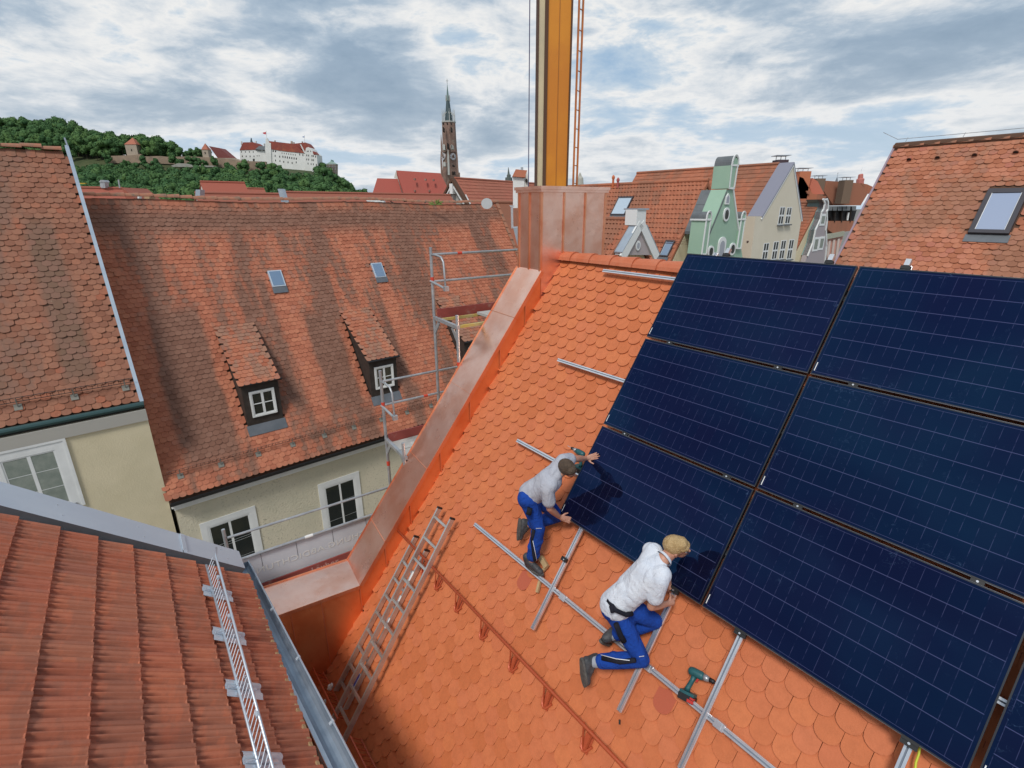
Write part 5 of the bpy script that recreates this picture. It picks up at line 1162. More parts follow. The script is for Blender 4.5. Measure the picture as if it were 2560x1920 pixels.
# long roof ending in the green gable
o1, r1, f1 = gable_house('green_gable_house', 'long mossy tiled house whose far end is a pale green curved gable', BR, AW, -33, -17.0, 26.9, 1.42, 5.2, 56, M_cream, M_clA, tiles=(.24, .30, *s_tile(.24, .30), 0))
for (tl, tr_, bl), lb in ((((1547, 492), (1583, 492), (1532, 537)), 'skylight reflecting grey sky, beside the copper shaft'), (((1665, 600), (1689, 600), (1650, 640)), 'bright blue skylight just above the new ridge')):
    x0, y0 = f1.hit(*tl, .08); x1, _ = f1.hit(*tr_, .08); _, y1 = f1.hit(*bl, .08)
    skylight(r1, f1, x0, x1, y0, y1, M_skyfr, M_glassb if tl[0] > 1600 else mat('grey_sky_glass', (.42, .52, .62), .1, spec=1.0, coat=.8), .10, .07, lb)  # grey pane: reflected sky is painted into its base colour
x0, y0 = f1.hit(1640, 606, .1); x1, _ = f1.hit(1738, 606, .1)
q = MB(); [q.tube([f1.p(x0 - 1.6, y0 - k * .09, .1 + k * .06), f1.p(x1, y0 - k * .09, .1 + k * .06)], .010, 5) for k in (0, 1, 2)]; q.build('snow_grid', M_rust, r1)
for p_ in ((1532, 455, .55), (1544, 456, .40)):
    s, t = f1.hit(p_[0], 470, .0); q = MB(); b0 = f1.p(s, max(t, .05), 0); q.tube([b0, b0 + ZZ * p_[2]], .07, 8); q.tube([b0 + ZZ * p_[2], b0 + ZZ * (p_[2] + .12), b0 + ZZ * (p_[2] + .22)], [.10, .10, .03], 8); q.build('vent_pipe', mat('vent_clay', (.55, .14, .05), .7) if p_[0] < 1540 else mat('vent_dark_red', (.40, .09, .08), .7), r1)
# green gable: plane U = -15.5
M_green = mat('green_plaster', (.335, .49, .375), .85, var=(.30, .455, .35), vscale=.8, bump=.1); M_grey = mat('lead_grey', (.125, .14, .15), .6, .2, var=(.17, .18, .19), vscale=2); M_trim = mat('white_trim', (.74, .76, .76), .7)
FUg = Fr(BR * -15.5, AW, ZZ, BR)
gg = thing('green_gable', 'pale green plastered gable with rounded pilaster tops, arched niche and oval windows', 'gable', FUg.p(26.5, GROUND, 0))
Z1 = lambda x, y: (1640 + x / 6.144, 380 + y / 6.144)
def poly_on(fr, pts, c=0): return [fr.hit(x, y, c) for x, y in pts]
def slab(parent, name, mt, fr, pts, c0, c1, label=None): q = MB(); q.prism(fr, poly_on(fr, pts, c1), c0, c1); return q.build(name, mt, parent, label=label)
body_px = [Z1(820, 1230), Z1(1085, 575), Z1(1172, 570), Z1(1268, 1225), Z1(1330, 1620), Z1(780, 1600)]
slab(gg, 'gable_wall', M_green, FUg, body_px, -.9, 0)
# zinc-covered slopes and stem
neck = [Z1(1105, 560), Z1(1185, 565), Z1(1240, 205), Z1(1150, 205)]
slab(gg, 'stem', M_green, FUg, neck, -.9, .06)
q = MB(); (p0, z0), (p1, z1) = FUg.hit(*Z1(1150, 205)), FUg.hit(*Z1(1240, 205)); pc = (p0 + p1) / 2; hw_ = (p1 - p0) / 2 + .03
arc = [(pc + hw_ * math.cos(a), z0 + .06 + hw_ * 1.35 * math.sin(a)) for a in [math.pi * i / 12 for i in range(13)]]
q.prism(FUg, [(pc + hw_, z0 - .02)] + arc + [(pc - hw_, z0 - .02)], -.92, .04); q.build('rounded_cap', M_grey, gg)
q = MB(); q.prism(FUg, [(pc + (x - pc) * .8, z0 + (z - z0) * .8) for x, z in arc], .041, .07); q.build('cap_face', M_green, gg)
def ring(parent, name, mt, fr, pts, wd, c0, c1, closed=False):
    q = MB(); P = [V((x, y)) for x, y in pts]; n = len(P)
    for i in range(n if closed else n - 1):
        a, b = P[i], P[(i + 1) % n]; d = (b - a); L = d.length
        if L < 1e-4: continue
        d /= L; q.box(Fr(fr.p(a.x, a.y, 0), fr.x * d.x + fr.y * d.y, fr.x * -d.y + fr.y * d.x, fr.z), -wd * .4, L + wd * .4, -wd / 2, wd / 2, c0, c1)
    return q.build(name, mt, parent)
ring(gg, 'white_border', M_trim, FUg, [(pc + hw_ * .92, z0)] + [(pc + (x - pc) * .92, z) for x, z in arc] + [(pc - hw_ * .92, z0)], .09, .05, .10)
ring(gg, 'white_border', M_trim, FUg, poly_on(FUg, [Z1(1238, 205), Z1(1182, 560), Z1(1108, 556), Z1(1148, 205), Z1(1238, 205)]), .09, .05, .085)
ring(gg, 'white_border', M_trim, FUg, poly_on(FUg, [Z1(1178, 580), Z1(1264, 1222)]), .09, .0, .06)
for pts in ([Z1(1094, 575), Z1(1002, 800)], [Z1(998, 810), Z1(826, 1230)]):
    A, B = poly_on(FUg, pts); q = MB(); q.add([FUg.p(*A, .02), FUg.p(*B, .02), FUg.p(*B, -1.5), FUg.p(*A, -1.5), FUg.p(A[0], A[1] - .15, .02), FUg.p(B[0], B[1] - .15, .02), FUg.p(B[0], B[1] - .15, -1.5), FUg.p(A[0], A[1] - .15, -1.5)], [(0, 1, 2, 3), (4, 5, 6, 7), (0, 1, 5, 4), (3, 2, 6, 7), (0, 3, 7, 4), (1, 2, 6, 5)]); q.build('lead_slope', M_grey, gg)
for cx_, x0, x1, yt, yb in ((0, 775, 838, 1035, 1570), (1, 1310, 1365, 1030, 1480)):
    x0b, x1b = (700, 770) if cx_ == 0 else (1240, 1300)
    pl_ = [Z1(x0b, yb), Z1(x0, yt), Z1(x1, yt), Z1(x1b, yb)]; slab(gg, 'pilaster', M_green, FUg, pl_, -.75, .10)
    (pa, za), (pb, _) = FUg.hit(*Z1(x0, yt), .1), FUg.hit(*Z1(x1, yt), .1); pc = (pa + pb) / 2; hw_ = (pb - pa) / 2 + .03
    arc = [(pc + hw_ * math.cos(a), za + .05 + hw_ * 1.5 * math.sin(a)) for a in [math.pi * i / 12 for i in range(13)]]
    q = MB(); q.prism(FUg, [(pc + hw_, za - .02)] + arc + [(pc - hw_, za - .02)], -.78, .10); q.build('rounded_cap', M_grey, gg)
    q = MB(); q.prism(FUg, [(pc + (x - pc) * .75, za + (z - za) * .75) for x, z in arc], .101, .12); q.build('cap_face', M_green, gg)
    ring(gg, 'white_border', M_trim, FUg, [(pc + hw_ * .9, za)] + [(pc + (x - pc) * .9, z) for x, z in arc] + [(pc - hw_ * .9, za)], .08, .09, .15); ring(gg, 'white_border', M_trim, FUg, [(a, b) for a, b in poly_on(FUg, pl_, .1)], .08, .09, .13, True)
    q = MB(); q.box(FUg, pc - hw_ - .04, pc + hw_ + .04, za - .06, za + .02, -.80, .14); q.build('white_border', M_trim, gg)
def win_at(parent, fr, cx, cy, w, h, shape, c=.0):
    """w,h in pixels of the photo, shape oval/arch/pointed"""
    (x0, z0), (x1, z1), (xc, zc) = fr.hit(cx - w / 2, cy, c), fr.hit(cx + w / 2, cy, c), fr.hit(cx, cy - h / 2, c); W_ = abs(x1 - x0) / 2; _, zb = fr.hit(cx, cy + h / 2, c); Hh = abs(zc - zb) / 2; mx, mz = fr.hit(cx, cy, c)
    if shape == 'oval': P = [(math.cos(a) * (1 if abs(math.cos(a)) < .8 else .9), math.sin(a)) for a in [2 * math.pi * i / 16 for i in range(16)]]
    elif shape == 'arch': P = [(1, -1), (1, .45)] + [(math.cos(a), .45 + .55 * math.sin(a)) for a in [math.pi * i / 8 for i in range(1, 8)]] + [(-1, .45), (-1, -1)]
    else: P = [(1, -1), (1, .3), (.0, 1), (-1, .3), (-1, -1)]
    out = [(mx + x * W_, mz + z * Hh) for x, z in P]; inn = [(mx + x * W_ * .62, mz + z * Hh * (.70 if shape != 'arch' else .82) - (0 if shape != 'arch' else Hh * .17)) for x, z in P]
    q = MB(); q.prism(fr, out, c, c + .06); su = q.build('window_surround', M_trim, parent); return su, inn
M_shade = mat('niche_grey', (.36, .38, .43), .8)
for (x, y, w_, h_, sh_, mt_) in ((1072, 960, 100, 215, 'oval', M_glass), (1090, 720, 62, 170, 'pointed', M_shade), (1000, 1470, 115, 330, 'arch', M_shade), (832, 1530, 100, 180, 'oval', M_glass), (1165, 1490, 100, 190, 'oval', M_glass)):
    px_, py_ = Z1(x, y); su, inn = win_at(gg, FUg, px_, py_, w_ / 6.144, h_ / 6.144, sh_); q = MB(); q.prism(FUg, inn, .061, .068); q.build('pane', mt_, su)
# cream gabled house
o2, r2, f2_ = gable_house('cream_house', 'cream house with tall gable, grey verge and six narrow windows', BR, AW, -29.6, -17.9, 36.3, 2.72, 3.75, 51, M_cream, M_clA, tiles=(.30, .36, *plank_tile(.30, .36), 0))
M_crm = mat('cream_smooth', (.70, .64, .52), .85, var=(.66, .60, .48), vscale=.6)
FUc = Fr(BR * -17.0, AW, ZZ, BR); Z3_ = lambda x, y: (1400 + x / 2.765, 350 + y / 2.765)
slab(o2, 'gable_wall', M_crm, FUc, [(1889, 541), (1904, 541), (1984, 409), (2004, 545), (1976, 720), (1868, 720)], -.9, 0)
A, B = poly_on(FUc, [(1984, 405), (1904, 540)]); C_ = FUc.hit(2005, 545)
for (P_, Q_) in ((A, B), (A, C_)):
    q = MB(); q.add([FUc.p(*P_, .06), FUc.p(*Q_, .06), FUc.p(*Q_, -.92), FUc.p(*P_, -.92), FUc.p(P_[0], P_[1] - .12, .06), FUc.p(Q_[0], Q_[1] - .12, .06), FUc.p(Q_[0], Q_[1] - .12, -.92), FUc.p(P_[0], P_[1] - .12, -.92)], [(0, 1, 2, 3), (4, 5, 6, 7), (0, 1, 5, 4), (3, 2, 6, 7), (0, 3, 7, 4), (1, 2, 6, 5)]); q.build('verge_coping', mat('mauve_zinc', (.27, .27, .33), .5, .3), o2)
    ring(o2, 'white_border', M_trim, FUc, [(P_[0], P_[1] - .18), (Q_[0], Q_[1] - .18)], .10, .0, .05)
for (x0, y0, x1, y1) in ((1951, 517, 1956, 561), (1968, 518, 1973, 560), (1911, 608, 1916, 648), (1935, 604, 1940, 648), (1954, 601, 1958, 647), (1973, 599, 1978, 647)):
    (a, za), (b, zb) = FUc.hit(x0 - 1.8, y0), FUc.hit(x1 + 1.8, y1); xm_, _ = FUc.hit((x0 + x1) / 2, (y0 + y1) / 2); w_ = .36; zt_ = za
    su = MB(); su.box(FUc, xm_ - w_, xm_ + w_, zb, zt_, -.02, .012); s_ = su.build('window', M_trim, o2)
    for k in (-1, 1):
        for j in range(2): q = MB(); q.box(FUc, xm_ + k * .165 - .11, xm_ + k * .165 + .11, zb + .07 + j * (zt_ - zb) * .5, zb + (zt_ - zb) * (.5 * j + .46), .0125, .02); q.build('pane', M_glass, s_)
    q = MB(); q.box(FUc, xm_ - w_ - .05, xm_ + w_ + .05, zb - .08, zb - .005, -.02, .16); q.build('window_sill', M_grey, s_)
s, t = f2_.hit(1870, 598, 0); q = MB(); base_ = f2_.p(s, t, 0); q.tube([base_ - ZZ * .1, base_ - ZZ * .6 + AW * .35, base_ - ZZ * 12 + AW * .35], .07, 8); q.build('downpipe', mat('brown_pipe', (.10, .06, .055), .5), o2)
def chimney(parent_label, fr, px, py0, py1, wpx, mt, cap=True, depth=.9, name='chimney'):
    (a, z1), (b, _), (_, z0) = fr.hit(px - wpx / 2, py0), fr.hit(px + wpx / 2, py0), fr.hit(px, py1)
    o = thing(name, parent_label, 'chimney', fr.p((a + b) / 2, z0, 0)); q = MB(); q.box(fr, a, b, z0 - 1.2, z1, -depth, 0); q.build('stack', mt, o)
    if cap:
        for x in (a + .05, (a + b) / 2, b - .05): q = MB(); q.box(fr, x - .02, x + .02, z1, z1 + .28, -depth / 2 - .02, -depth / 2 + .02); q.build('cap_post', M_galv, o)
        q = MB(); q.box(fr, a - .12, b + .12, z1 + .28, z1 + .33, -depth - .05, .05); q.build('cap_plate', M_zincp, o)
    return o
FV_ = lambda D: Fr(V((0, D, 0)), V((1, 0, 0)), ZZ, V((0, -1, 0)))
chimney('dark chimney with raised metal plate behind the cream gable', FV_(42), 1959, 399, 416, 27, mat('chimney_plum', (.07, .045, .055), .8))
# small pale gable in front
FUp = Fr(BR * -16.5, AW, ZZ, BR); Z4 = lambda x, y: (1500 + x / 7.9, 440 + y / 7.9)
o3, r3, f3 = gable_house('lilac_gable_house', 'low wavy-tiled house with small white-framed lilac gable beside the copper shaft', BR, AW, -21.5, -16.9, 20.6, -.52, 4.0, 50, M_cream, M_clA, tiles=(.22, .30, *s_tile(.22, .30, .04), 0))
M_lil = mat('lilac_plaster', (.43, .375, .38), .85, var=(.40, .35, .355), vscale=1)
slab(o3, 'gable_wall', M_lil, FUp, [Z4(720, 960), Z4(890, 960), Z4(1140, 1560), Z4(400, 1560)], -.35, 0)
slab(o3, 'stem', M_trim, FUp, [Z4(738, 665), Z4(915, 655), Z4(895, 985), Z4(715, 975)], -.62, .08)
P5 = poly_on(FUp, [Z4(735, 660), Z4(918, 652), Z4(918, 640), Z4(735, 645)]); q = MB(); q.box(FUp, P5[0][0] - .08, P5[1][0] + .06, P5[0][1] - .02, P5[0][1] + .05, -.75, .12); q.build('cap_plate', M_zinc, o3)
for A_, B_ in ((Z4(760, 1000), Z4(455, 1560)), (Z4(820, 985), Z4(1080, 1560))):
    (a0_, b0_), (a1_, b1_) = FUp.hit(*A_), FUp.hit(*B_); ring(o3, 'white_border', M_trim, FUp, [(a0_, b0_), (a1_, b1_)], .42, .0, .10)
for A_, B_ in ((Z4(715, 965), Z4(405, 1500)), (Z4(905, 965), Z4(1148, 1520))):
    (a0_, b0_), (a1_, b1_) = FUp.hit(*A_), FUp.hit(*B_); q = MB(); q.add([FUp.p(a0_, b0_, .1), FUp.p(a1_, b1_, .1), FUp.p(a1_, b1_, -.66), FUp.p(a0_, b0_, -.66), FUp.p(a0_, b0_ - .06, .1), FUp.p(a1_, b1_ - .06, .1), FUp.p(a1_, b1_ - .06, -.66), FUp.p(a0_, b0_ - .06, -.66)], [(0, 1, 2, 3), (4, 5, 6, 7), (0, 1, 5, 4), (3, 2, 6, 7), (0, 3, 7, 4), (1, 2, 6, 5)]); q.build('zinc_verge', M_zinc, o3)
q = MB(); (sx0, sz0), (sx1, sz1) = FUp.hit(*Z4(738, 665)), FUp.hit(*Z4(715, 970)); q.box(FUp, sx0 - .05, sx0 - .01, sz1 - .02, sz0 - .02, -.66, .07); q.build('zinc_cladding', M_zinc, o3)
cw_ = FUp.hit(*Z4(742, 1375)); n_ = 16; ro = [(cw_[0] + .17 * math.cos(2 * math.pi * i / n_), cw_[1] + .23 * math.sin(2 * math.pi * i / n_)) for i in range(n_)]; q = MB(); q.prism(FUp, ro, 0, .05); su = q.build('oval_window', M_trim, o3); q = MB(); q.prism(FUp, [(cw_[0] + (x - cw_[0]) * .6, cw_[1] + (z - cw_[1]) * .65) for x, z in ro], .051, .056); q.build('pane', M_shade, su)
# mauve curved gable and the roofs behind it
Z2 = lambda x, y: (1940 + x / 6.144, 380 + y / 6.144)
FUm = Fr(BR * -17.0, AW, ZZ, BR)
o4, r4_, f4_ = gable_house('curved_gable_house', 'red-roofed house with a curved mauve gable edged in white and green copper', BR, AW, -24.5, -17.4, 42.2, .34, 5.6, 52, M_cream, M_clA, tiles=(.24, .26, *plank_tile(.24, .26), 0))
M_mau = mat('mauve_plaster', (.36, .32, .335), .85); M_ver = mat('verdigris', (.16, .27, .27), .6, .2, var=(.20, .31, .31), vscale=2)
outl = [Z2(715, 728), Z2(775, 728), Z2(790, 775), Z2(790, 880), Z2(770, 915), Z2(775, 1060), Z2(758, 1195), Z2(768, 1440), Z2(742, 1720), Z2(440, 1720), Z2(480, 1590), Z2(555, 1400), Z2(598, 1195), Z2(634, 1120), Z2(672, 1035), Z2(694, 925), Z2(722, 880), Z2(742, 785)]
slab(o4, 'gable_wall', M_mau, FUm, outl, -.35, 0); P_ = poly_on(FUm, outl); ring(o4, 'white_border', M_trim, FUm, P_[:9], .12, 0, .08); ring(o4, 'white_border', M_trim, FUm, P_[10:] + [P_[0]], .12, 0, .08)
q = MB(); L_ = P_[10:] + [P_[0], P_[1]]; 
for A, B in zip(L_[:-1], L_[1:]): q.add([FUm.p(*A, .0), FUm.p(*B, .0), FUm.p(*B, -1.15), FUm.p(*A, -1.15)], [(0, 1, 2, 3)])
q.build('copper_edge', M_ver, o4)
for (x0, y0, x1, y1) in ((710, 950, 725, 1130), (595, 1310, 625, 1520), (680, 1300, 710, 1500)):
    (a, za), (b, zb) = FUm.hit(*Z2(x0, y0)), FUm.hit(*Z2(x1, y1)); xm_ = (FUm.hit(*Z2((x0 + x1) / 2, (y0 + y1) / 2)))[0]; q = MB(); q.box(FUm, xm_ - .42, xm_ + .42, zb, za, 0, .03); s_ = q.build('window', M_trim, o4); q = MB(); q.box(FUm, xm_ - .27, xm_ + .27, zb + .15, za - .15, .031, .04); q.build('pane', M_curtain, s_)
def far_thing(name, label, cat, D, parts, group=None):
    """parts: (part name, material, pixel polygon, front offset, thickness)"""
    fr = FV_(D); pts0 = [fr.hit(x, y) for x, y in parts[0][2]]; o = thing(name, label, cat, fr.p(sum(p[0] for p in pts0) / len(pts0), min(p[1] for p in pts0), 0), group)
    for nm, mt, poly, c, th in parts:
        q = MB(); q.prism(fr, [fr.hit(x, y, c) for x, y in poly], c - th, c); q.build(nm, mt, o)
    return o
M_redw = mat('red_plaster', (.52, .16, .10), .85); M_orp = mat('orange_plaster', (.50, .17, .085), .85); M_pinkf = mat('pink_facade', (.50, .27, .22), .85); M_chb = mat('chimney_brown', (.17, .115, .08), .9)
z2 = lambda L_: [Z2(x, y) for x, y in L_]
far_thing('brown_roof_house', 'broad brown-roofed house with a row of dark dormers and pink front', 'house', 62, [('roof', M_clB, z2([(770, 440), (1300, 480), (1410, 640), (1300, 820), (880, 815), (735, 600)]), 0, 6),
    ('lower_roof', M_clB, z2([(800, 1060), (1200, 1060), (1150, 1210), (880, 1250), (800, 1190)]), 1.2, 5), ('dormer_row', M_black, z2([(800, 890), (1240, 890), (1180, 1090), (860, 1080)]), .9, 4), ('cornice', mat('cornice_sage', (.30, .31, .25), .8), z2([(780, 1275), (1060, 1215), (1040, 1290), (790, 1340)]), 1.6, 4), ('facade', M_pinkf, z2([(790, 1330), (1040, 1280), (900, 1700), (760, 1700)]), 1.3, 5)] +
    [('dormer_roof', M_grey, z2([(x, 830), (x + 70, 830), (x + 62, 900), (x + 8, 900)]), 1.5, 4.5) for x in (800, 870, 945, 1020, 1075, 1165)] + [('dormer_cheek', M_dark, z2([(x, 890), (x + 16, 890), (x + 4, 1080), (x - 6, 1080)]), 1.3, 4) for x in (905, 1010, 1145)] + [('window', M_trim, z2([(1105, 930), (1130, 930), (1110, 1050), (1092, 1050)]), 1.2, .2)] +
    [('pilaster', mat('pale_pilaster', (.50, .42, .38), .85), z2([(x, y), (x + 32, y - 8), (x - 10, 1700), (x - 45, 1700)]), 1.45, .2) for x, y in ((812, 1370), (880, 1352), (950, 1335))])
far_thing('hipped_roof_house', 'orange tiled roof just left of the skylight house, far off', 'house', 66, [('roof', M_clA, z2([(1310, 480), (1400, 495), (1500, 540), (1500, 640), (1400, 640)]), 0, 5)])
far_thing('red_wall_house', 'brown roof with small dark dormer in front of a bright red firewall', 'house', 56, [('roof', M_clA, z2([(320, 360), (420, 400), (560, 640), (780, 680), (700, 780), (380, 770), (330, 500)]), 1.0, 4), ('firewall', M_redw, z2([(565, 400), (640, 450), (745, 650), (560, 650), (515, 540)]), .2, .6), ('dormer', M_clB, z2([(460, 598), (522, 594), (520, 655), (482, 640)]), 1.15, .2)])
chimney('tall orange plastered chimney with metal cover', FV_(55), 2015, 428, 465, 28, M_orp, depth=1.2); chimney('brown chimney with lattice cover, left of two on the brown roof', FV_(60), 2054, 446, 475, 22, M_chb, depth=1.2); chimney('brown chimney with metal cover, right of two on the brown roof', FV_(60), 2124, 450, 480, 21, M_chb, depth=1.2)
def spire_cross(o, fr, x, y0, y1, mt, wpx=4):
    (a, z0), (_, z1), (b, _) = fr.hit(x, y1), fr.hit(x, y0), fr.hit(x + wpx, y0); w_ = b - a; t = w_ * .12; q = MB(); q.box(fr, a - t, a + t, z0, z1, -t, t); h_ = z1 - (z1 - z0) * .3; q.box(fr, a - w_, a - t, h_ - t, h_ + t, -t, t); q.box(fr, a + t, a + w_, h_ - t, h_ + t, -t, t); q.build('cross', mt, o)
def turret(label, D, prof, mt, crossy=None, name='church_turret'):
    """prof: (centre x, y, half width in px)"""
    fr = FV_(D); pts = []; rs = []
    for x, y, h in prof: a, z = fr.hit(x, y); b, _ = fr.hit(x + h, y); pts.append(fr.p(a, z, 0)); rs.append(b - a)
    o = thing(name, label, 'turret', pts[0]); q = MB(); q.tube(pts, rs, 8); q.build('turret_body', mt, o)
    if crossy: spire_cross(o, fr, prof[-1][0], crossy, prof[-1][1], M_black)
    return o
turret('small distant spire with a cross behind the brown roof', 150, [(2091, 470, 4), (2091, 454, 3.5), (2093, 443, .6)], mat('slate_blue', (.14, .16, .19), .7), 430)
turret('pink baroque church turret with a cross', 140, [(2150, 480, 8), (2150, 455, 8.5), (2151, 448, 9), (2151, 446, 6), (2152, 437, 5.5), (2152, 435, 4)], mat('pink_turret', (.50, .17, .14), .85), 418)
turret('green patinated lantern on a dark base behind the white chimney', 90, [(1272, 455, 9), (1272, 444, 9), (1272, 443, 5), (1272, 437, 5), (1271.5, 436, 3), (1271, 418, .4)], mat('patina_dark', (.10, .12, .11), .7))
turret('pale stone gable finial seen right of the crane ladder', 80, [(1451, 462, 8), (1451, 446, 7), (1450, 440, 4), (1450, 434, 2.4), (1450, 431, .4)], mat('pale_stone', (.42, .41, .36), .85))
# ================================================================== houses to the left and middle distance
def Lun(x, y, q): r = ray(x, y); r = r * (q / r.dot(LQ)); return r.dot(LD), r.z
M_pale = mat('pale_plaster', (.60, .58, .52), .85)
def lhouse(name, label, x0, x1, y, q, hw, slope, roofm=None, group=None):
    s0, z0 = Lun(x0, y, q); s1, _ = Lun(x1, y, q); return gable_house(name, label, LD, LQ, s0, s1, q, z0, hw, slope, M_pale, roofm or M_clC, group=group)
lhouse('row_house', 'long brownish red roof behind the old ridge, left stretch between two zinc firewalls', 487, 700, 482.5, 44, 6, 40, M_clC, 'long low roofs behind the old house')
lhouse('row_house', 'long brownish red roof behind the old ridge, right stretch towards the church', 712, 1125, 480.5, 45, 6, 40, M_clC, 'long low roofs behind the old house')
lhouse('hip_house', 'hipped red roof behind the left end of the old ridge', 150, 305, 468.5, 50, 7, 40)
lhouse('back_house', 'brown-red roof with white gable edge below the castle wood', 500, 611, 454, 62, 7, 45); lhouse('back_house', 'lower brown roof right of the white gable edge', 612, 660, 471, 64, 6, 40)
fq = FV_(38); 
for (x0, x1, xb0, xb1, y0, y1), lb in (((694, 704, 703, 714, 472, 505), 'zinc-capped firewall strip between the two long roofs'), ((489, 500, 488, 500, 474, 497), 'zinc-capped firewall stub at the left end of the long roof')):
    far_thing('firewall', lb, 'firewall', 33, [('zinc_cap', M_zinc, [(x0, y0), (x1, y0), (xb1, y1), (xb0, y1)], 0, .5)])
far_thing('hip_end', 'sloping hip end of the red roof on the left', 'roof', 43, [('roof', M_clC, [(304, 468.5), (340, 497), (270, 497)], 0, 3)])
far_thing('chimney', 'stubby sand-coloured chimney right behind the old ridge', 'chimney', 24, [('stack', mat('sand_chimney', (.48, .30, .17), .9), [(360, 488), (373, 488), (374, 500), (361, 500)], 0, .4)])
far_thing('vent', 'grey metal chimney hood in front of the wood', 'vent', 40, [('hood', M_galv, [(247, 455), (262, 455), (258, 450), (251, 450)], 0, .5), ('post', M_galv, [(250, 455), (262, 455), (263, 470), (250, 470)], -.05, .4)])
far_thing('flue', 'thin grey flue pipe in front of the wood', 'flue', 40, [('pipe', M_galv, [(294, 449), (296, 449), (299.5, 470), (297.5, 470)], 0, .08)])
for i, (x, lb) in enumerate(((387, 'left'), (469, 'right'))): far_thing('roof_window', lb + ' pale roof light showing above the old ridge', 'roof window', 40, [('glass', M_zincp, [(x - 5, 489), (x + 5, 489), (x + 4, 492), (x - 6, 492)], 0, .3)], 'pale roof lights above the old ridge')
far_thing('vent_pipe', 'white vent pipe beside the sand-coloured chimney', 'vent', 30, [('pipe', M_white, [(343, 487), (348, 487), (348, 497), (344, 497)], 0, .2)])
far_thing('roof_light', 'white open roof light beyond the old ridge', 'roof light', 34, [('glass', M_white, [(915, 500.5), (958, 501), (961, 507), (921, 507)], 0, .4)])
far_thing('awning_frame', 'dark tilted metal frame beyond the old ridge', 'awning frame', 34, [('beam', M_black, [(965, 500), (1008, 496), (1008, 499.5), (966, 502.5)], 0, .3), ('leg', M_black, [(970, 500), (975, 502), (985, 507), (980, 507)], 0, .1), ('bar', M_black, [(1000, 499.5), (1064, 501), (1064, 502), (1000, 501)], 0, .1), ('leg', M_black, [(1061, 501), (1064, 501), (1064, 508), (1061, 508)], 0, .1)])
# red nave roof, choir roof and brick tower of the big church
M_nave = tmat('nave_clay', (.33, .075, .055), (.37, .085, .06), (.35, .08, .058), LD, LQ, amt=.15, sc=(.02, .02)); M_brick = mat('brick', (.27, .17, .135), .9, var=(.22, .135, .105), vscale=.25, stain=(.33, .26, .21), sscale=.3)
church = thing('church', 'big brick church with red nave roof, white gable and very tall pointed tower', 'church', V((-75, 420, GROUND)))
FN = FV_(300)
def cpart(nm, mt, poly, c, th, par=None): q = MB(); q.prism(FN, [FN.hit(x, y, c) for x, y in poly], c - th, c); return q.build(nm, mt, par or church)
# tilted nave roof plane: ridge further back than the eaves
def tilted(nm, mt, tl, tr_, br_, bl, D0, D1): 
    P = [ray(*tl) * (D1 / ray(*tl).y), ray(*tr_) * (D1 / ray(*tr_).y), ray(*br_) * (D0 / ray(*br_).y), ray(*bl) * (D0 / ray(*bl).y)]; q = MB(); q.add(P + [p - ZZ * 2 for p in P], [(0, 1, 2, 3), (4, 7, 6, 5), (0, 4, 5, 1), (1, 5, 6, 2), (2, 6, 7, 3), (3, 7, 4, 0)]); return q.build(nm, mt, church)
nv = tilted('nave_roof', M_nave, (991, 426), (1101, 433), (1135, 500), (1015, 500), 288, 300); tilted('choir_roof', M_nave, (943, 445.5), (994, 447), (1010, 500), (926, 500), 292, 300); cpart('gable_wall', M_pale, [(990, 426), (985, 445), (992, 447), (1004, 490), (1018, 490), (991.5, 426)], 0, 1.0)
for x, y in ((1037, 448), (1064, 449), (1084, 450), (1038, 477), (1074, 477)): q = MB(); p_ = ray(x, y); p_ = p_ * (292 / p_.y); q.box(Fr(p_, (1, 0, 0), (0, 1, 0), (0, 0, 1)), -.35, .35, -1.6, 1.5, -.5, .4); q.build('roof_dormer', M_brick, nv)
FT = FV_(420)
def towp(x, y): a, z = FT.hit(x, y); return a, z
tx = FT.hit(1124, 440)[0]; m_px = FT.hit(1125, 440)[0] - FT.hit(1124, 440)[0]
def tz(y): return FT.hit(1122, y)[1]
def ngon(r, n, rot=0): return [(r * math.cos(2 * math.pi * i / n + rot), r * math.sin(2 * math.pi * i / n + rot)) for i in range(n)]
FTz = Fr(V((tx, 428, 0)), V((1, 0, 0)), V((0, 1, 0)), ZZ)
tower = church
def tstage(nm, r0, y0, r1, y1, n, mt, rot=0):
    z0, z1 = (tz(y0) if y0 else GROUND), tz(y1); q = MB(); A = [FTz.p(a, b, z0) for a, b in ngon(r0, n, rot)]; B = [FTz.p(a, b, z1) for a, b in ngon(r1, n, rot)]; q.add(A + B, [(i, (i + 1) % n, n + (i + 1) % n, n + i) for i in range(n)] + [tuple(range(n)), tuple(range(n, 2 * n))]); return q.build(nm, mt, church)
R4 = math.pi / 4 + .62; k_ = m_px
st0 = tstage('tower_base', 26 * k_, None, 24.5 * k_, 430, 4, M_brick, R4); st1 = tstage('tower_shaft', 21.5 * k_, 430, 18.5 * k_, 378, 4, M_brick, R4 + .0); st2 = tstage('tower_octagon', 18.3 * k_, 378, 16.6 * k_, 303, 8, M_brick, .25)
M_stone = mat('tower_stone', (.46, .46, .43), .85); tstage('gallery', 17.6 * k_, 303, 17.8 * k_, 299.5, 8, M_stone, .25); tstage('spire_drum', 9 * k_, 299.5, 8.2 * k_, 290, 8, mat('spire_dark', (.055, .085, .095), .7), .25)
M_spire = bpy.data.materials['spire_dark']; tstage('spire', 8.6 * k_, 292, 4.2 * k_, 247, 8, M_spire, .25); tstage('upper_spire', 3.6 * k_, 246, .25 * k_, 203, 8, mat('spire_green', (.13, .20, .19), .7), .25)
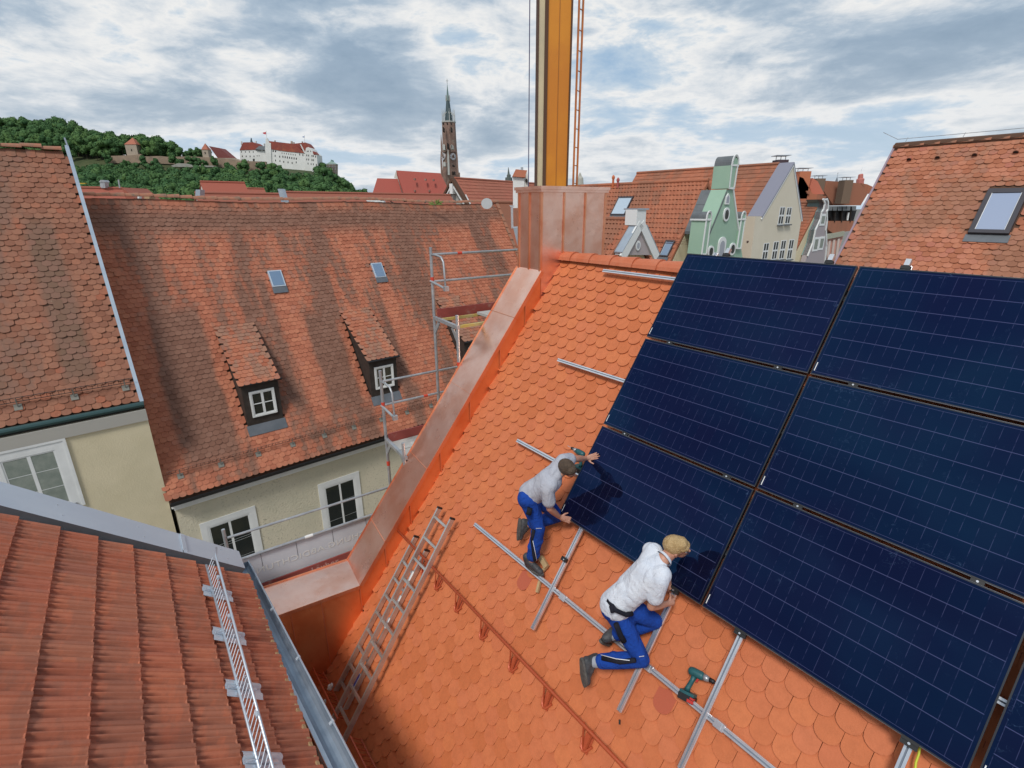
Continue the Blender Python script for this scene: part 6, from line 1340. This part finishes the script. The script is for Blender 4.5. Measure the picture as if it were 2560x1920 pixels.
for i in range(8):
    a = 2 * math.pi * i / 8 + .25; r_ = 15.5 * k_; q = MB(); p_ = FTz.p(r_ * math.cos(a), r_ * math.sin(a), tz(300)); q.tube([p_, p_ + ZZ * (tz(283) - tz(300)), p_ + ZZ * (tz(268) - tz(300))], [1.0 * k_, .9 * k_, .1], 5); q.bar(p_ + ZZ * (tz(285) - tz(300)), FTz.p(7 * k_ * math.cos(a), 7 * k_ * math.sin(a), tz(276)), .25, .35); q.build('pinnacle', M_stone, church)
    r_ = 5.2 * k_; q = MB(); p_ = FTz.p(r_ * math.cos(a), r_ * math.sin(a), tz(248)); q.tube([p_, p_ + ZZ * (tz(232) - tz(248))], [.55 * k_, .1], 4); q.build('pinnacle', M_stone, church)
q = MB(); c_ = FTz.p(0, 0, tz(204)); hh_ = tz(190) - tz(204); q.tube([c_, c_ + ZZ * hh_], .12, 4); q.tube([c_ + ZZ * hh_ * .6 - V((.9, 0, 0)), c_ + ZZ * hh_ * .6 + V((.9, 0, 0))], .1, 4); q.build('cross', M_black, church)
M_clock = mat('clock_face', (.62, .60, .62), .7)
for ax_, ay_ in ((-.62 + .0, 0), (math.pi / 2 - .62, 0)):
    pass
for k, (cx_, cy_, wx) in enumerate(((1108.6, 391.5, 5.0), (1132.3, 391.5, 6.6))):
    ang = R4 - math.pi / 4 + math.pi + (0 if k == 0 else math.pi / 2); dn_ = V((math.cos(ang), math.sin(ang), 0)); sd_ = V((-dn_.y, dn_.x, 0)); rr = 20.2 * k_ * math.cos(math.pi / 4) + .35
    # place at the pixel on that face
    P0 = FTz.o + dn_ * rr; r = ray(cx_, cy_); pt = r * (P0.dot(dn_) / r.dot(dn_)); fc = Fr(pt, sd_, ZZ, dn_); R_ = 8.2 * k_ / 1
    q = MB(); q.prism(fc, [(R_ * math.cos(2 * math.pi * i / 20), R_ * math.sin(2 * math.pi * i / 20)) for i in range(20)], -.8, .25); cf = q.build('clock_face', M_clock, church); q = MB(); q.prism(fc, [(R_ * .45 * math.cos(2 * math.pi * i / 14), R_ * .45 * math.sin(2 * math.pi * i / 14)) for i in range(14)], .26, .32); q.build('clock_centre', M_brick, cf)
    for hx, hy in ((.25, .65), (.6, -.35)): q = MB(); q.bar(fc.p(0, 0, .4), fc.p(R_ * hx, R_ * hy, .4), .35, .1, dn_); q.build('clock_hand', M_black, cf)
    for m_ in range(12): a = 2 * math.pi * m_ / 12; q = MB(); q.bar(fc.p(R_ * .72 * math.cos(a), R_ * .72 * math.sin(a), .3), fc.p(R_ * .94 * math.cos(a), R_ * .94 * math.sin(a), .3), .3, .06, dn_); q.build('hour_mark', M_black, cf)
def fpatch(par, nm, mt, x, y, w_, h_, D=401): fr = FV_(D); a, z = fr.hit(x, y); b, _ = fr.hit(x + w_, y); _, z1 = fr.hit(x, y + h_); m = (b - a); q = MB(); q.prism(fr, [(a - m / 2, z1), (a + m / 2, z1), (a + m / 2, z - m * .4), (a, z), (a - m / 2, z - m * .4)], -6, .0); return q.build(nm, mt, par)
for x, y, w_, h_, mt in ((1107.8, 317, 2.4, 12, M_dark), (1127.6, 317, 3, 12, M_dark), (1118.7, 357, 3.4, 16, M_dark), (1109.5, 360, 5.5, 15, M_stone), (1129.5, 361, 5.5, 12, M_stone), (1129.5, 362, 2.6, 10, M_dark), (1131, 428, 2, 9, M_dark), (1135.5, 428, 2, 9, M_dark), (1110.5, 404, 6, 12, M_stone), (1132.8, 411, 5, 5, M_dark), (1107, 305, 1.6, 5, M_dark), (1117, 305, 1.6, 5, M_dark), (1127, 305, 1.6, 5, M_dark)): fpatch(church, 'tower_opening', mt, x, y, w_, h_, 420 - 17.0 * k_ + (0 if y < 380 else -3 * k_))
for x, y0, y1, w_ in ((1101.5, 335, 378, 2.2), (1119, 372, 425, 2.8), (1141.5, 372, 425, 2.2), (1101, 378, 430, 2.5)):
    fr = FV_(420 - (19 if x != 1119 else 25) * k_); a, z1 = fr.hit(x, y0); _, z0 = fr.hit(x, y1 + 12); q = MB(); q.tube([fr.p(a, z0, -2), fr.p(a, z1 - 6, -2), fr.p(a, z1, -2)], [w_ * k_, w_ * k_ * .9, .1], 6); q.build('buttress', M_brick if x != 1119 else M_stone, church)
# house with open timber gable
WA = rad(55.5); WD = V((math.cos(WA), math.sin(WA), 0)); WQ_ = V((-WD.y, WD.x, 0)); apx = ray(1132, 444.5); apx = apx * (36 / apx.dot(WQ_)) ; s_ap = apx.dot(WD)
M_strip = tmat('plank_clay', (.40, .13, .085), (.43, .15, .095), (.41, .14, .09), WD, WQ_, amt=.15, sc=(.2, .2))
o5, r5, f5 = gable_house('timber_gable_house', 'house with broad-tiled roof and open white gable, left of the white chimney', WD, WQ_, s_ap + .3, s_ap + 16, 36, apx.z, 7.5, 52, M_pale, M_strip, tiles=(.34, .40, *plank_tile(.34, .40), 0))
FGa = Fr(WD * s_ap, WQ_, ZZ, -WD); cz = apx.z; tl52 = math.tan(rad(52))
for sg in (-1, 1):
    q = MB(); q.add([FGa.p(36, cz, .25), FGa.p(36 + sg * 5, cz - 5 * tl52, .25), FGa.p(36 + sg * 5, cz - 5 * tl52 - .28, .25), FGa.p(36, cz - .32, .25), FGa.p(36, cz, -.3), FGa.p(36 + sg * 5, cz - 5 * tl52, -.3), FGa.p(36 + sg * 5, cz - 5 * tl52 - .28, -.3), FGa.p(36, cz - .32, -.3)], [(0, 1, 2, 3), (4, 7, 6, 5), (0, 4, 5, 1), (1, 5, 6, 2), (2, 6, 7, 3)]); q.build('barge_board', M_batt, o5)
q = MB(); q.prism(FGa, [(36, cz - .5), (36 - 3.4, cz - .5 - 3.4 * tl52), (36 + 3.4, cz - .5 - 3.4 * tl52)], -.6, -.28); q.build('gable_panel', mat('gable_grey', (.42, .41, .38), .8), o5)
for sg in (-1, 1): q = MB(); q.bar(FGa.p(36 + sg * .1, cz - .75, .0), FGa.p(36 + sg * 3.2, cz - .75 - 3.1 * tl52, .0), .12, .4, -WD); q.build('rafter', M_white, o5)
q = MB(); q.box(FGa, 35.8, 36.2, cz - 1.5, cz - .55, -.2, .35); q.build('ridge_beam', M_white, o5)
for dx in (-.55, -1.5): q = MB(); q.bar(FGa.p(36 + dx, cz - 1.6, -.1), FGa.p(36 + dx - 1.4, cz - 1.6 - 1.7 * tl52, -.1), .08, .1, -WD); q.build('rafter', M_white, o5)
ch = far_thing('chimney', 'tall white plastered chimney with its own little tiled roof', 'chimney', 27, [('stack', M_white, [(1282.5, 442), (1311, 445), (1311, 520), (1282.5, 520)], 0, .8)])
frc = FV_(27); A = [frc.hit(x, y) for x, y in ((1280.5, 441.5), (1312.5, 444), (1319, 424.5), (1289.5, 421.5))]; q = MB(); q.add([frc.p(*A[0], .12), frc.p(*A[1], .12), frc.p(*A[2], -.4), frc.p(*A[3], -.4), frc.p(A[1][0] + .05, A[1][1], -.85), frc.p(A[0][0], A[0][1], -.85)], [(0, 1, 2, 3), (3, 2, 4, 5), (0, 3, 5), (1, 4, 2), (0, 5, 4, 1)]); q.build('tiled_cap', M_clA, ch)
q = MB(); a, z = frc.hit(1322, 447); _, z1 = frc.hit(1322, 520); b, _ = frc.hit(1311.5, 447); q.prism(frc, [(b, z1), (a, z1), (a, z), ((a + b) / 2, z + .36), (b, z)], -.8, -.05); q.build('chimney_side', mat('chimney_shade', (.62, .60, .56), .85), ch)  # side face: shade painted into the white plaster's colour
fpatch(ch, 'flue_opening', M_dark, 1316.5, 446, 4.5, 10, 26.96)
for x in (1303.5, 1307): q = MB(); a, z = frc.hit(x, 423); q.tube([frc.p(a, z - .1, -.4), frc.p(a, z + .12, -.4)], .03, 6); q.build('flue_pipe', M_galv, ch)
# right of the old roof: low tiled roof, steel flue, satellite dish, palm
lhouse('low_house', 'low tiled roof squeezed between the old roof and the copper shaft', 1225, 1420, 506, 28, 6, 45, M_clA)
far_thing('flue', 'shiny steel flue with a cap between the old roof verge and the copper', 'flue', 21, [('pipe', M_alu, [(1277, 518), (1282.5, 518), (1283.5, 571), (1278, 571)], 0, .09), ('cap', M_alu, [(1273.5, 513.5), (1286.5, 513.5), (1284, 517.5), (1276, 517.5)], .03, .16)])
far_thing('zinc_box', 'grey zinc-clad dormer side left of the copper shaft', 'dormer', 20.5, [('box', M_zinc, [(1283, 569), (1330, 566), (1330, 640), (1300, 640)], 0, 1.0)])
fd_ = FV_(23); a, z = fd_.hit(1217, 509); b, _ = fd_.hit(1231, 509); R_ = b - a; q = MB(); q.prism(fd_, [(a + R_ * math.cos(t_), z + R_ * math.sin(t_) * .92) for t_ in [2 * math.pi * i / 20 for i in range(20)]], -.06, 0); o = q.build('satellite_dish', mat('dish_grey', (.50, .52, .53), .6), base=fd_.p(a, z, 0)); tag(o, 'pale grey satellite dish peeking over the old ridge', 'satellite dish')
M_palm = mat('palm_leaf', (.16, .22, .05), .7); q = MB(); fp_ = FV_(24); a, z = fp_.hit(1090, 512)
for i in range(22):
    t_ = RND.uniform(.15, math.pi - .15); L_ = RND.uniform(.22, .42); y_ = RND.uniform(-.2, .2); c_ = fp_.p(a, z, 0); d_ = V((math.cos(t_), y_, math.sin(t_) * .8)); s_ = V((-.02, 0, .03)); q.add([c_, c_ + d_ * L_ * .5 + s_, c_ + d_ * L_ - ZZ * .04, c_ + d_ * L_ * .5 - s_], [(0, 1, 2, 3)])
o = q.build('potted_palm', M_palm, base=fp_.p(a, z, 0)); tag(o, 'spiky potted palm just behind the old ridge', 'plant')
far_thing('crane_hook_sign', 'small yellow strip beside the left roof tip', 'sign', 26, [('strip', mat('yellow_strip', (.55, .38, .03), .6), [(192, 457), (214, 457.5), (212, 459.5), (194, 459.8)], 0, .1)])
# ================================================================== castle hill: terrain, wood, wall, castle
COLX = [-200, 0, 200, 330, 450, 560, 640, 800, 830, 860, 890, 940, 1000, 1500]
LEV = [(300, None), (380, None), (460, None), (525, None), (540, None), (620, None), (700, None)]
TZ = [[-14, 0, 14, 27, 42, 74, 78]] * 3 + [[-14, 0, 14, 27, 44, 58, 60], [-14, 0, 14, 27, 44, 50, 50], [-14, -2, 10, 26, 44, 48, 46], [-14, -4, 10, 24, 34, 48, 46], [-14, -6, 6, 18, 26, 43, 40], [-14, -9, 2, 13, 19, 33, 30], [-14, -11, -3, 6, 10, 17, 14], [-14, -12, -6, 1, 4, 7, 4], [-14, -13.5, -12, -9, -7, -8, -8], [-15, -15, -15, -14, -14, -15, -15], [-15] * 7]
DD = [300, 380, 460, 525, 540, 620, 700]
def terr(px, D):
    import bisect
    px = min(max(px, COLX[0]), COLX[-1] - .01); i = bisect.bisect_right(COLX, px) - 1; u_ = (px - COLX[i]) / (COLX[i + 1] - COLX[i]); D = min(max(D, DD[0]), DD[-1] - .01); j = bisect.bisect_right(DD, D) - 1; v_ = (D - DD[j]) / (DD[j + 1] - DD[j])
    return (TZ[i][j] * (1 - u_) + TZ[i + 1][j] * u_) * (1 - v_) + (TZ[i][j + 1] * (1 - u_) + TZ[i + 1][j + 1] * u_) * v_
def tp(px, D): return V(((px - 1280) / 1353 * D, D, terr(px, D)))
q = MB(); NX, ND = 60, 24; vs = [tp(-200 + 1700 * i / NX, 300 + 400 * j / ND) for j in range(ND + 1) for i in range(NX + 1)]
q.add(vs, [(j * (NX + 1) + i, j * (NX + 1) + i + 1, (j + 1) * (NX + 1) + i + 1, (j + 1) * (NX + 1) + i) for j in range(ND) for i in range(NX)])
q.build('castle_hill', mat('hill_ground', (.035, .055, .018), .95, var=(.07, .08, .03), vscale=.08), kind='structure')
def leaf_mat(name, c0, c1, c2):
    m = bpy.data.materials.new(name); m.use_nodes = True; T = NT(m.node_tree); b = m.node_tree.nodes['Principled BSDF']; geo = T.n('ShaderNodeNewGeometry'); oi = T.n('ShaderNodeObjectInfo')
    r_ = T.m('FRACT', T.m('ADD', oi.outputs['Random'], T.m('MULTIPLY', T.noise(geo.outputs['Position'], .045, 3), 2.0))); c = T.mix(r_, c0, c1); c = T.mix(T.m('MULTIPLY', geo.outputs['Random Per Island'], .5), c, c2)
    m.node_tree.links.new(c, b.inputs['Base Color']); b.inputs['Roughness'].default_value = .85; b.inputs['Specular IOR Level'].default_value = .2; return m
M_leaf = leaf_mat('leaves', (.040, .10, .035), (.10, .175, .050), (.065, .14, .06)); M_bark = mat('bark', (.09, .07, .05), .9)
def crown_mesh(seed, n=420, tall=1.0):
    r = random.Random(seed); vs = []; fs = []; lobes = []
    for i in range(13):
        a = r.uniform(0, 6.28); z = r.uniform(-.45, .75); rr = r.uniform(.25, .62) * (1 - abs(z) * .45); lobes.append((V((math.cos(a) * rr, math.sin(a) * rr, z * tall)), r.uniform(.30, .46)))
    for i in range(n):
        c, R = lobes[r.randrange(13)]; d = V((r.gauss(0, 1), r.gauss(0, 1), r.gauss(.25, 1))).normalized(); p = c + d * R * r.uniform(.82, 1.04); s = r.uniform(.055, .12)
        nrm = (d + V((r.gauss(0, .45), r.gauss(0, .45), r.gauss(0, .45)))).normalized(); t1 = nrm.cross(V((r.random(), r.random(), r.random()))).normalized(); t2 = nrm.cross(t1); k = len(vs)
        vs += [p + t1 * s, p + t2 * s * .8, p - t1 * s, p - t2 * s * .8]; fs.append((k, k + 1, k + 2, k + 3))
    for c, R in lobes:
        k = len(vs); b_ = MB(); b_.sphere(c, R * .82, 8, 6); vs += b_.v; fs += [tuple(k + i for i in f) for f in b_.f]
    return vs, fs
CR_ = []
for s_ in range(5):
    vs, fs = crown_mesh(11 + s_, 420, 1.0 + .12 * (s_ % 3)); me = bpy.data.meshes.new('crown'); me.from_pydata([tuple(v) for v in vs], [], fs); me.materials.append(M_leaf); CR_.append((me, vs, fs))
tb_ = MB(); tb_.tube([(0, 0, 0), (.01, 0, .5), (0, .02, 1.0)], [.05, .035, .02], 6); tb_.tube([(0, 0, .55), (.18, .05, .95)], [.022, .008], 5); tb_.tube([(0, 0, .6), (-.15, -.08, .98)], [.022, .008], 5); tm = bpy.data.meshes.new('trunk'); tm.from_pydata([tuple(v) for v in tb_.v], [], tb_.f); tm.materials.append(M_bark)
spots = []; R2_ = random.Random(5)
def castle_block(px, D): return (D > 535 and 555 < px < 805) or (536 < D < 546 and px < 805)
tries = 0
while len(spots) < 1150 and tries < 20000:
    tries += 1; D = R2_.uniform(318, 690); px = R2_.uniform(-120, 935)
    if castle_block(px, D): continue
    if D > 600 and 440 < px < 560: continue
    if D > 545 and px > 560: 
        if not (px > 805 and D < 610): continue
    z = terr(px, D)
    if z < -12.5 and px > 700 and R2_.random() < .3: continue
    h = R2_.uniform(11, 18)
    if D > 546 and px < 470: h = R2_.uniform(15, 22)
    if 546 < D < 600 and 470 < px < 560: h = R2_.uniform(8, 13)
    if 500 < D < 536 and px < 560: h = R2_.uniform(9, 12)
    if 500 < D < 536 and px >= 560: h = R2_.uniform(10, 15)
    p = tp(px, D)
    if any((p.x - a.x) ** 2 + (p.y - a.y) ** 2 < (4.6 if D < 480 else 5.2) ** 2 for a, *_ in spots): continue
    spots.append((p, h, R2_.randrange(5), R2_.uniform(0, 6.28)))
vis = sorted(range(len(spots)), key=lambda i: -(spots[i][1] / spots[i][0].length) * (1 if 0 < 1280 + spots[i][0].x / spots[i][0].y * 1353 < 930 else .3) * (1.5 if spots[i][0].y > 500 else 1))
objs = set(vis[:300]); rest = [[], []]
for i, (p, h, k, a) in enumerate(spots):
    w_ = h * R2_.uniform(.44, .56); p = p - ZZ * .5
    if i in objs:
        o = thing('tree', 'leafy green tree among many in the wood on the castle hill', 'tree', p, 'trees of the wood on the castle hill'); o.rotation_euler.z = a
        c = bpy.data.objects.new('crown', CR_[k][0]); COL.objects.link(c); c.parent = o; c.location = (0, 0, h * .58); c.scale = (w_, w_, h * .46)
        t = bpy.data.objects.new('trunk', tm); COL.objects.link(t); t.parent = o; t.scale = (h * .35, h * .35, h * .6)
    else: rest[0].append((p, h, k, a, w_))
AV = []; AF = []; off = 0
for p, h, k, a, w_ in rest[0]:
    tv = np.array([list(v) for v in CR_[k][1]]) * np.array([w_, w_, h * .46]); ca, sa = math.cos(a), math.sin(a); tv = tv @ np.array([[ca, sa, 0], [-sa, ca, 0], [0, 0, 1]]) + np.array([p.x, p.y, p.z + h * .58]); AV.append(tv); AF += [tuple(j + off for j in f) for f in CR_[k][2]]; off += len(tv)
me = bpy.data.meshes.new('wood'); me.from_pydata(np.concatenate(AV).tolist(), [], AF); me.materials.append(M_leaf); o = bpy.data.objects.new('wood', me); COL.objects.link(o); o['kind'] = 'stuff'; o['label'] = 'dense wood covering the castle hill'; o['category'] = 'wood'
# town wall with two towers
M_wallb = mat('old_brick_wall', (.26, .19, .14), .9, var=(.33, .24, .17), vscale=.15, stain=(.16, .13, .10), sscale=.2)
FWl = FV_(541); wl = thing('castle_wall', 'long brick wall running along the hill below the castle', 'wall', FWl.p(-300, 40, 0))
q = MB(); top = [(270, 390), (330, 388), (352, 385), (356, 391), (400, 390), (420, 392), (470, 391), (540, 394), (575, 398), (600, 402), (665, 404), (668, 425), (640, 428), (560, 420), (470, 412), (380, 408), (270, 408)]
q.prism(FWl, [FWl.hit(x, y) for x, y in top], -2, 0); q.build('wall', M_wallb, wl)
M_tow = mat('pale_brick', (.40, .33, .26), .9, var=(.34, .28, .22), vscale=.3); M_troof = mat('tower_tile_red', (.38, .13, .08), .85)
def wtower(label, x0, x1, yb, ye, yt, D, lean=0):
    fr = FV_(D); o = thing('wall_tower', label, 'tower', fr.p(*fr.hit((x0 + x1) / 2, yb), 0), 'towers on the castle wall'); (a, z0), (b, z1), (_, zt_) = fr.hit(x0, yb), fr.hit(x1, ye), fr.hit(x1, yt); q = MB(); q.box(fr, a, b, z0 - 4, z1, -(b - a), 0); q.build('tower_body', M_tow, o)
    q = MB(); m = (a + b) / 2; e_ = .4; q.add([fr.p(a - e_, z1, e_), fr.p(b + e_, z1, e_), fr.p(b + e_, z1, -(b - a) - e_), fr.p(a - e_, z1, -(b - a) - e_), fr.p(m, zt_, -(b - a) / 2)], [(0, 1, 4), (1, 2, 4), (2, 3, 4), (3, 0, 4), (0, 1, 2, 3)]); q.build('tower_roof', M_troof, o)
    q = MB(); q.box(fr, m - .5, m + .5, (z0 + z1) / 2 - 1, (z0 + z1) / 2 + 1, -.2, .05); q.build('window', M_dark, o)
wtower('square wall tower with pointed red roof standing among the trees', 318, 340, 390, 361, 342, 543); wtower('slim wall tower with steep pointed roof nearer the castle', 507, 519, 391, 374, 357, 543)
far_thing('barn', 'dark red barn roof just left of the castle', 'barn', 575, [('roof', mat('barn_red', (.20, .06, .055), .85), [(522, 365), (549, 370), (580, 396), (545, 396)], 0, 12), ('wall', M_tow, [(545, 395), (582, 395), (600, 402), (545, 402)], .5, 12)])
far_thing('quarry_scar', 'pale bare rock scar in the wood below the wall', 'rock face', 512, [('rock', mat('pale_rock', (.34, .33, .30), .9, var=(.26, .26, .22), vscale=.4), [(428, 414), (445, 408), (465, 409), (480, 413), (530, 414), (540, 417), (500, 418), (430, 417)], 0, 3)])
# castle
Cz = lambda x, y: (560 + x / 7.373, 310 + y / 7.373)
M_cw = mat('castle_white', (.74, .74, .72), .8, var=(.66, .66, .63), vscale=.15); M_cr = mat('castle_tile', (.30, .065, .045), .85, var=(.22, .055, .045), vscale=.12, stain=(.38, .12, .06), sscale=.08)
castle = thing('castle', 'white hilltop castle with dark red roofs, rows of small windows and two flags', 'castle', FV_(600).p(-250, 40, 0))
FCa = FV_(600)
def cast(nm, mt, pts, c, th, par=None): q = MB(); q.prism(FCa, [FCa.hit(*Cz(x, y), c) for x, y in pts], c - th, c); return q.build(nm, mt, par or castle)
W1_ = cast('wing_wall', M_cw, [(292, 478), (605, 470), (700, 470), (850, 480), (880, 1000), (310, 1000)], 0, 16); cast('wing_roof', M_cr, [(285, 480), (352, 338), (535, 335), (575, 360), (640, 430), (600, 472)], .5, 17); cast('round_roof', mat('castle_slate', (.17, .19, .21), .7), [(575, 465), (645, 405), (715, 405), (760, 440), (830, 480), (720, 478)], 2, 14)
P_w = cast('palas_wall', M_cw, [(845, 455), (875, 462), (1480, 538), (1520, 545), (1560, 1000), (880, 1000)], 1.5, 18); cast('palas_roof', M_cr, [(800, 310), (1250, 362), (1300, 366), (1495, 540), (1100, 500), (875, 466)], 2, 17)
cast('step_gable', M_cw, [(755, 470), (770, 262), (795, 262), (835, 345), (862, 350), (882, 1000), (850, 1000)], 2.6, 2)
cast('east_roof', M_cr, [(1285, 362), (1500, 340), (1555, 400), (1600, 470), (1500, 540), (1440, 470)], 1.0, 16); E_w = cast('east_wall', M_cw, [(1490, 540), (1512, 440), (1555, 425), (1600, 450), (1640, 505), (1710, 565), (1745, 1000), (1500, 1000)], 2.5, 16)
cast('low_roof', M_cr, [(1630, 502), (1662, 505), (1712, 562), (1650, 562)], 3.0, 8); cast('gable_strip', M_cw, [(1400, 372), (1418, 372), (1500, 535), (1478, 535)], 2.3, 1)
wins = [(P_w, 905 + 43 * i, 485 + 6 * i, 22, 30) for i in (0, 1)] + [(P_w, 1068 + 41 * i, 525 + 5.5 * i, 12, 24) for i in range(7)] + [(P_w, 1085 + 41 * i, 585 + 6 * i, 18, 38) for i in range(7)] + [(P_w, x, y, 16, 34) for x, y in ((942, 570), (1025, 585), (1395, 545), (1452, 555), (950, 655), (1030, 665), (1100, 680), (1180, 690), (1255, 700), (1330, 690))]
wins += [(W1_, 322 + 72 * i, 500, 14, 28) for i in range(4)] + [(W1_, 336 + 72 * i, 582, 16, 28) for i in range(4)] + [(W1_, 592 + 34 * i, 468, 20, 26) for i in range(3)] + [(W1_, 730 + 36 * i, 470, 20, 26) for i in range(3)] + [(W1_, 610 + 36 * i, 575, 12, 22) for i in range(2)] + [(W1_, 445, 670, 20, 34), (W1_, 548, 640, 34, 70)]
wins += [(E_w, 1525 + x, y + x * .12, 15, 34) for x in (0, 35, 95, 120) for y in (560, 635)] + [(E_w, 1532 + x, 490, 12, 26) for x in (0, 20, 65)] + [(E_w, x, y, 14, 34) for x, y in ((1548, 712), (1605, 722), (1645, 725), (1702, 735), (1685, 585))]
for par, x, y, w_, h_ in wins: cast('window', M_black, [(x - w_ / 2, y), (x + w_ / 2, y), (x + w_ / 2 + 2, y + h_), (x - w_ / 2 + 2, y + h_)], 0 + (.05 if par is W1_ else 1.55 if par is P_w else 2.55), .3, par)
for x, y0, y1, w_ in ((315, 318, 375, 14), (580, 312, 380, 16), (932, 300, 325, 14), (1240, 315, 362, 26), (1280, 335, 368, 18), (1437, 320, 345, 12), (733, 358, 410, 18)): cast('castle_chimney', M_tow if x > 900 else M_cw, [(x - w_ / 2, y0), (x + w_ / 2, y0), (x + w_ / 2, y1 + 12), (x - w_ / 2, y1 + 12)], -5, 2)
cast('spirelet', M_spire, [(483, 330), (493, 255), (505, 305), (518, 330)], -4, 2)
for x, y0, y1, col_, fx0, fy0, fx1, fy1, nm in ((778, 130, 262, (.55, .06, .08), 712, 148, 768, 192, 'red'), (1480, 200, 342, (.16, .28, .60), 1436, 228, 1476, 250, 'blue')):
    cast('flagpole', M_white, [(x - 3, y0), (x + 2, y0), (x + 8, y1), (x + 2, y1)], -3, .4); cast('flag', mat('flag_' + nm, col_, .8), [(fx0, fy0 + 12), (fx1 - 12, fy0), (fx1 + 4, fy0 - 4), (fx1 + 6, fy1), (fx1 - 20, fy1 - 4), (fx0 + 8, fy1 - 14)], -3, .15)
o = far_thing('scaffolded_turret', 'small round turret wrapped in scaffolding with a pale green cap, right of the castle', 'turret', 598, [('turret_body', M_tow, [Cz(1905, 735), Cz(2050, 735), Cz(2050, 930), Cz(1910, 930)], 0, 9), ('cap', mat('pale_copper', (.35, .50, .44), .7), [Cz(1880, 738), Cz(1960, 690), Cz(1970, 655), Cz(1980, 690), Cz(2065, 738)], .3, 9)] + [('scaffold_pole', M_galv, [Cz(x, 720), Cz(x + 7, 720), Cz(x + 7, 930), Cz(x, 930)], 1.2, .2) for x in range(1885, 2070, 28)] + [('scaffold_board', M_batt, [Cz(1880, y), Cz(2068, y), Cz(2068, y + 7), Cz(1880, y + 7)], 1.3, .6) for y in range(760, 920, 32)])
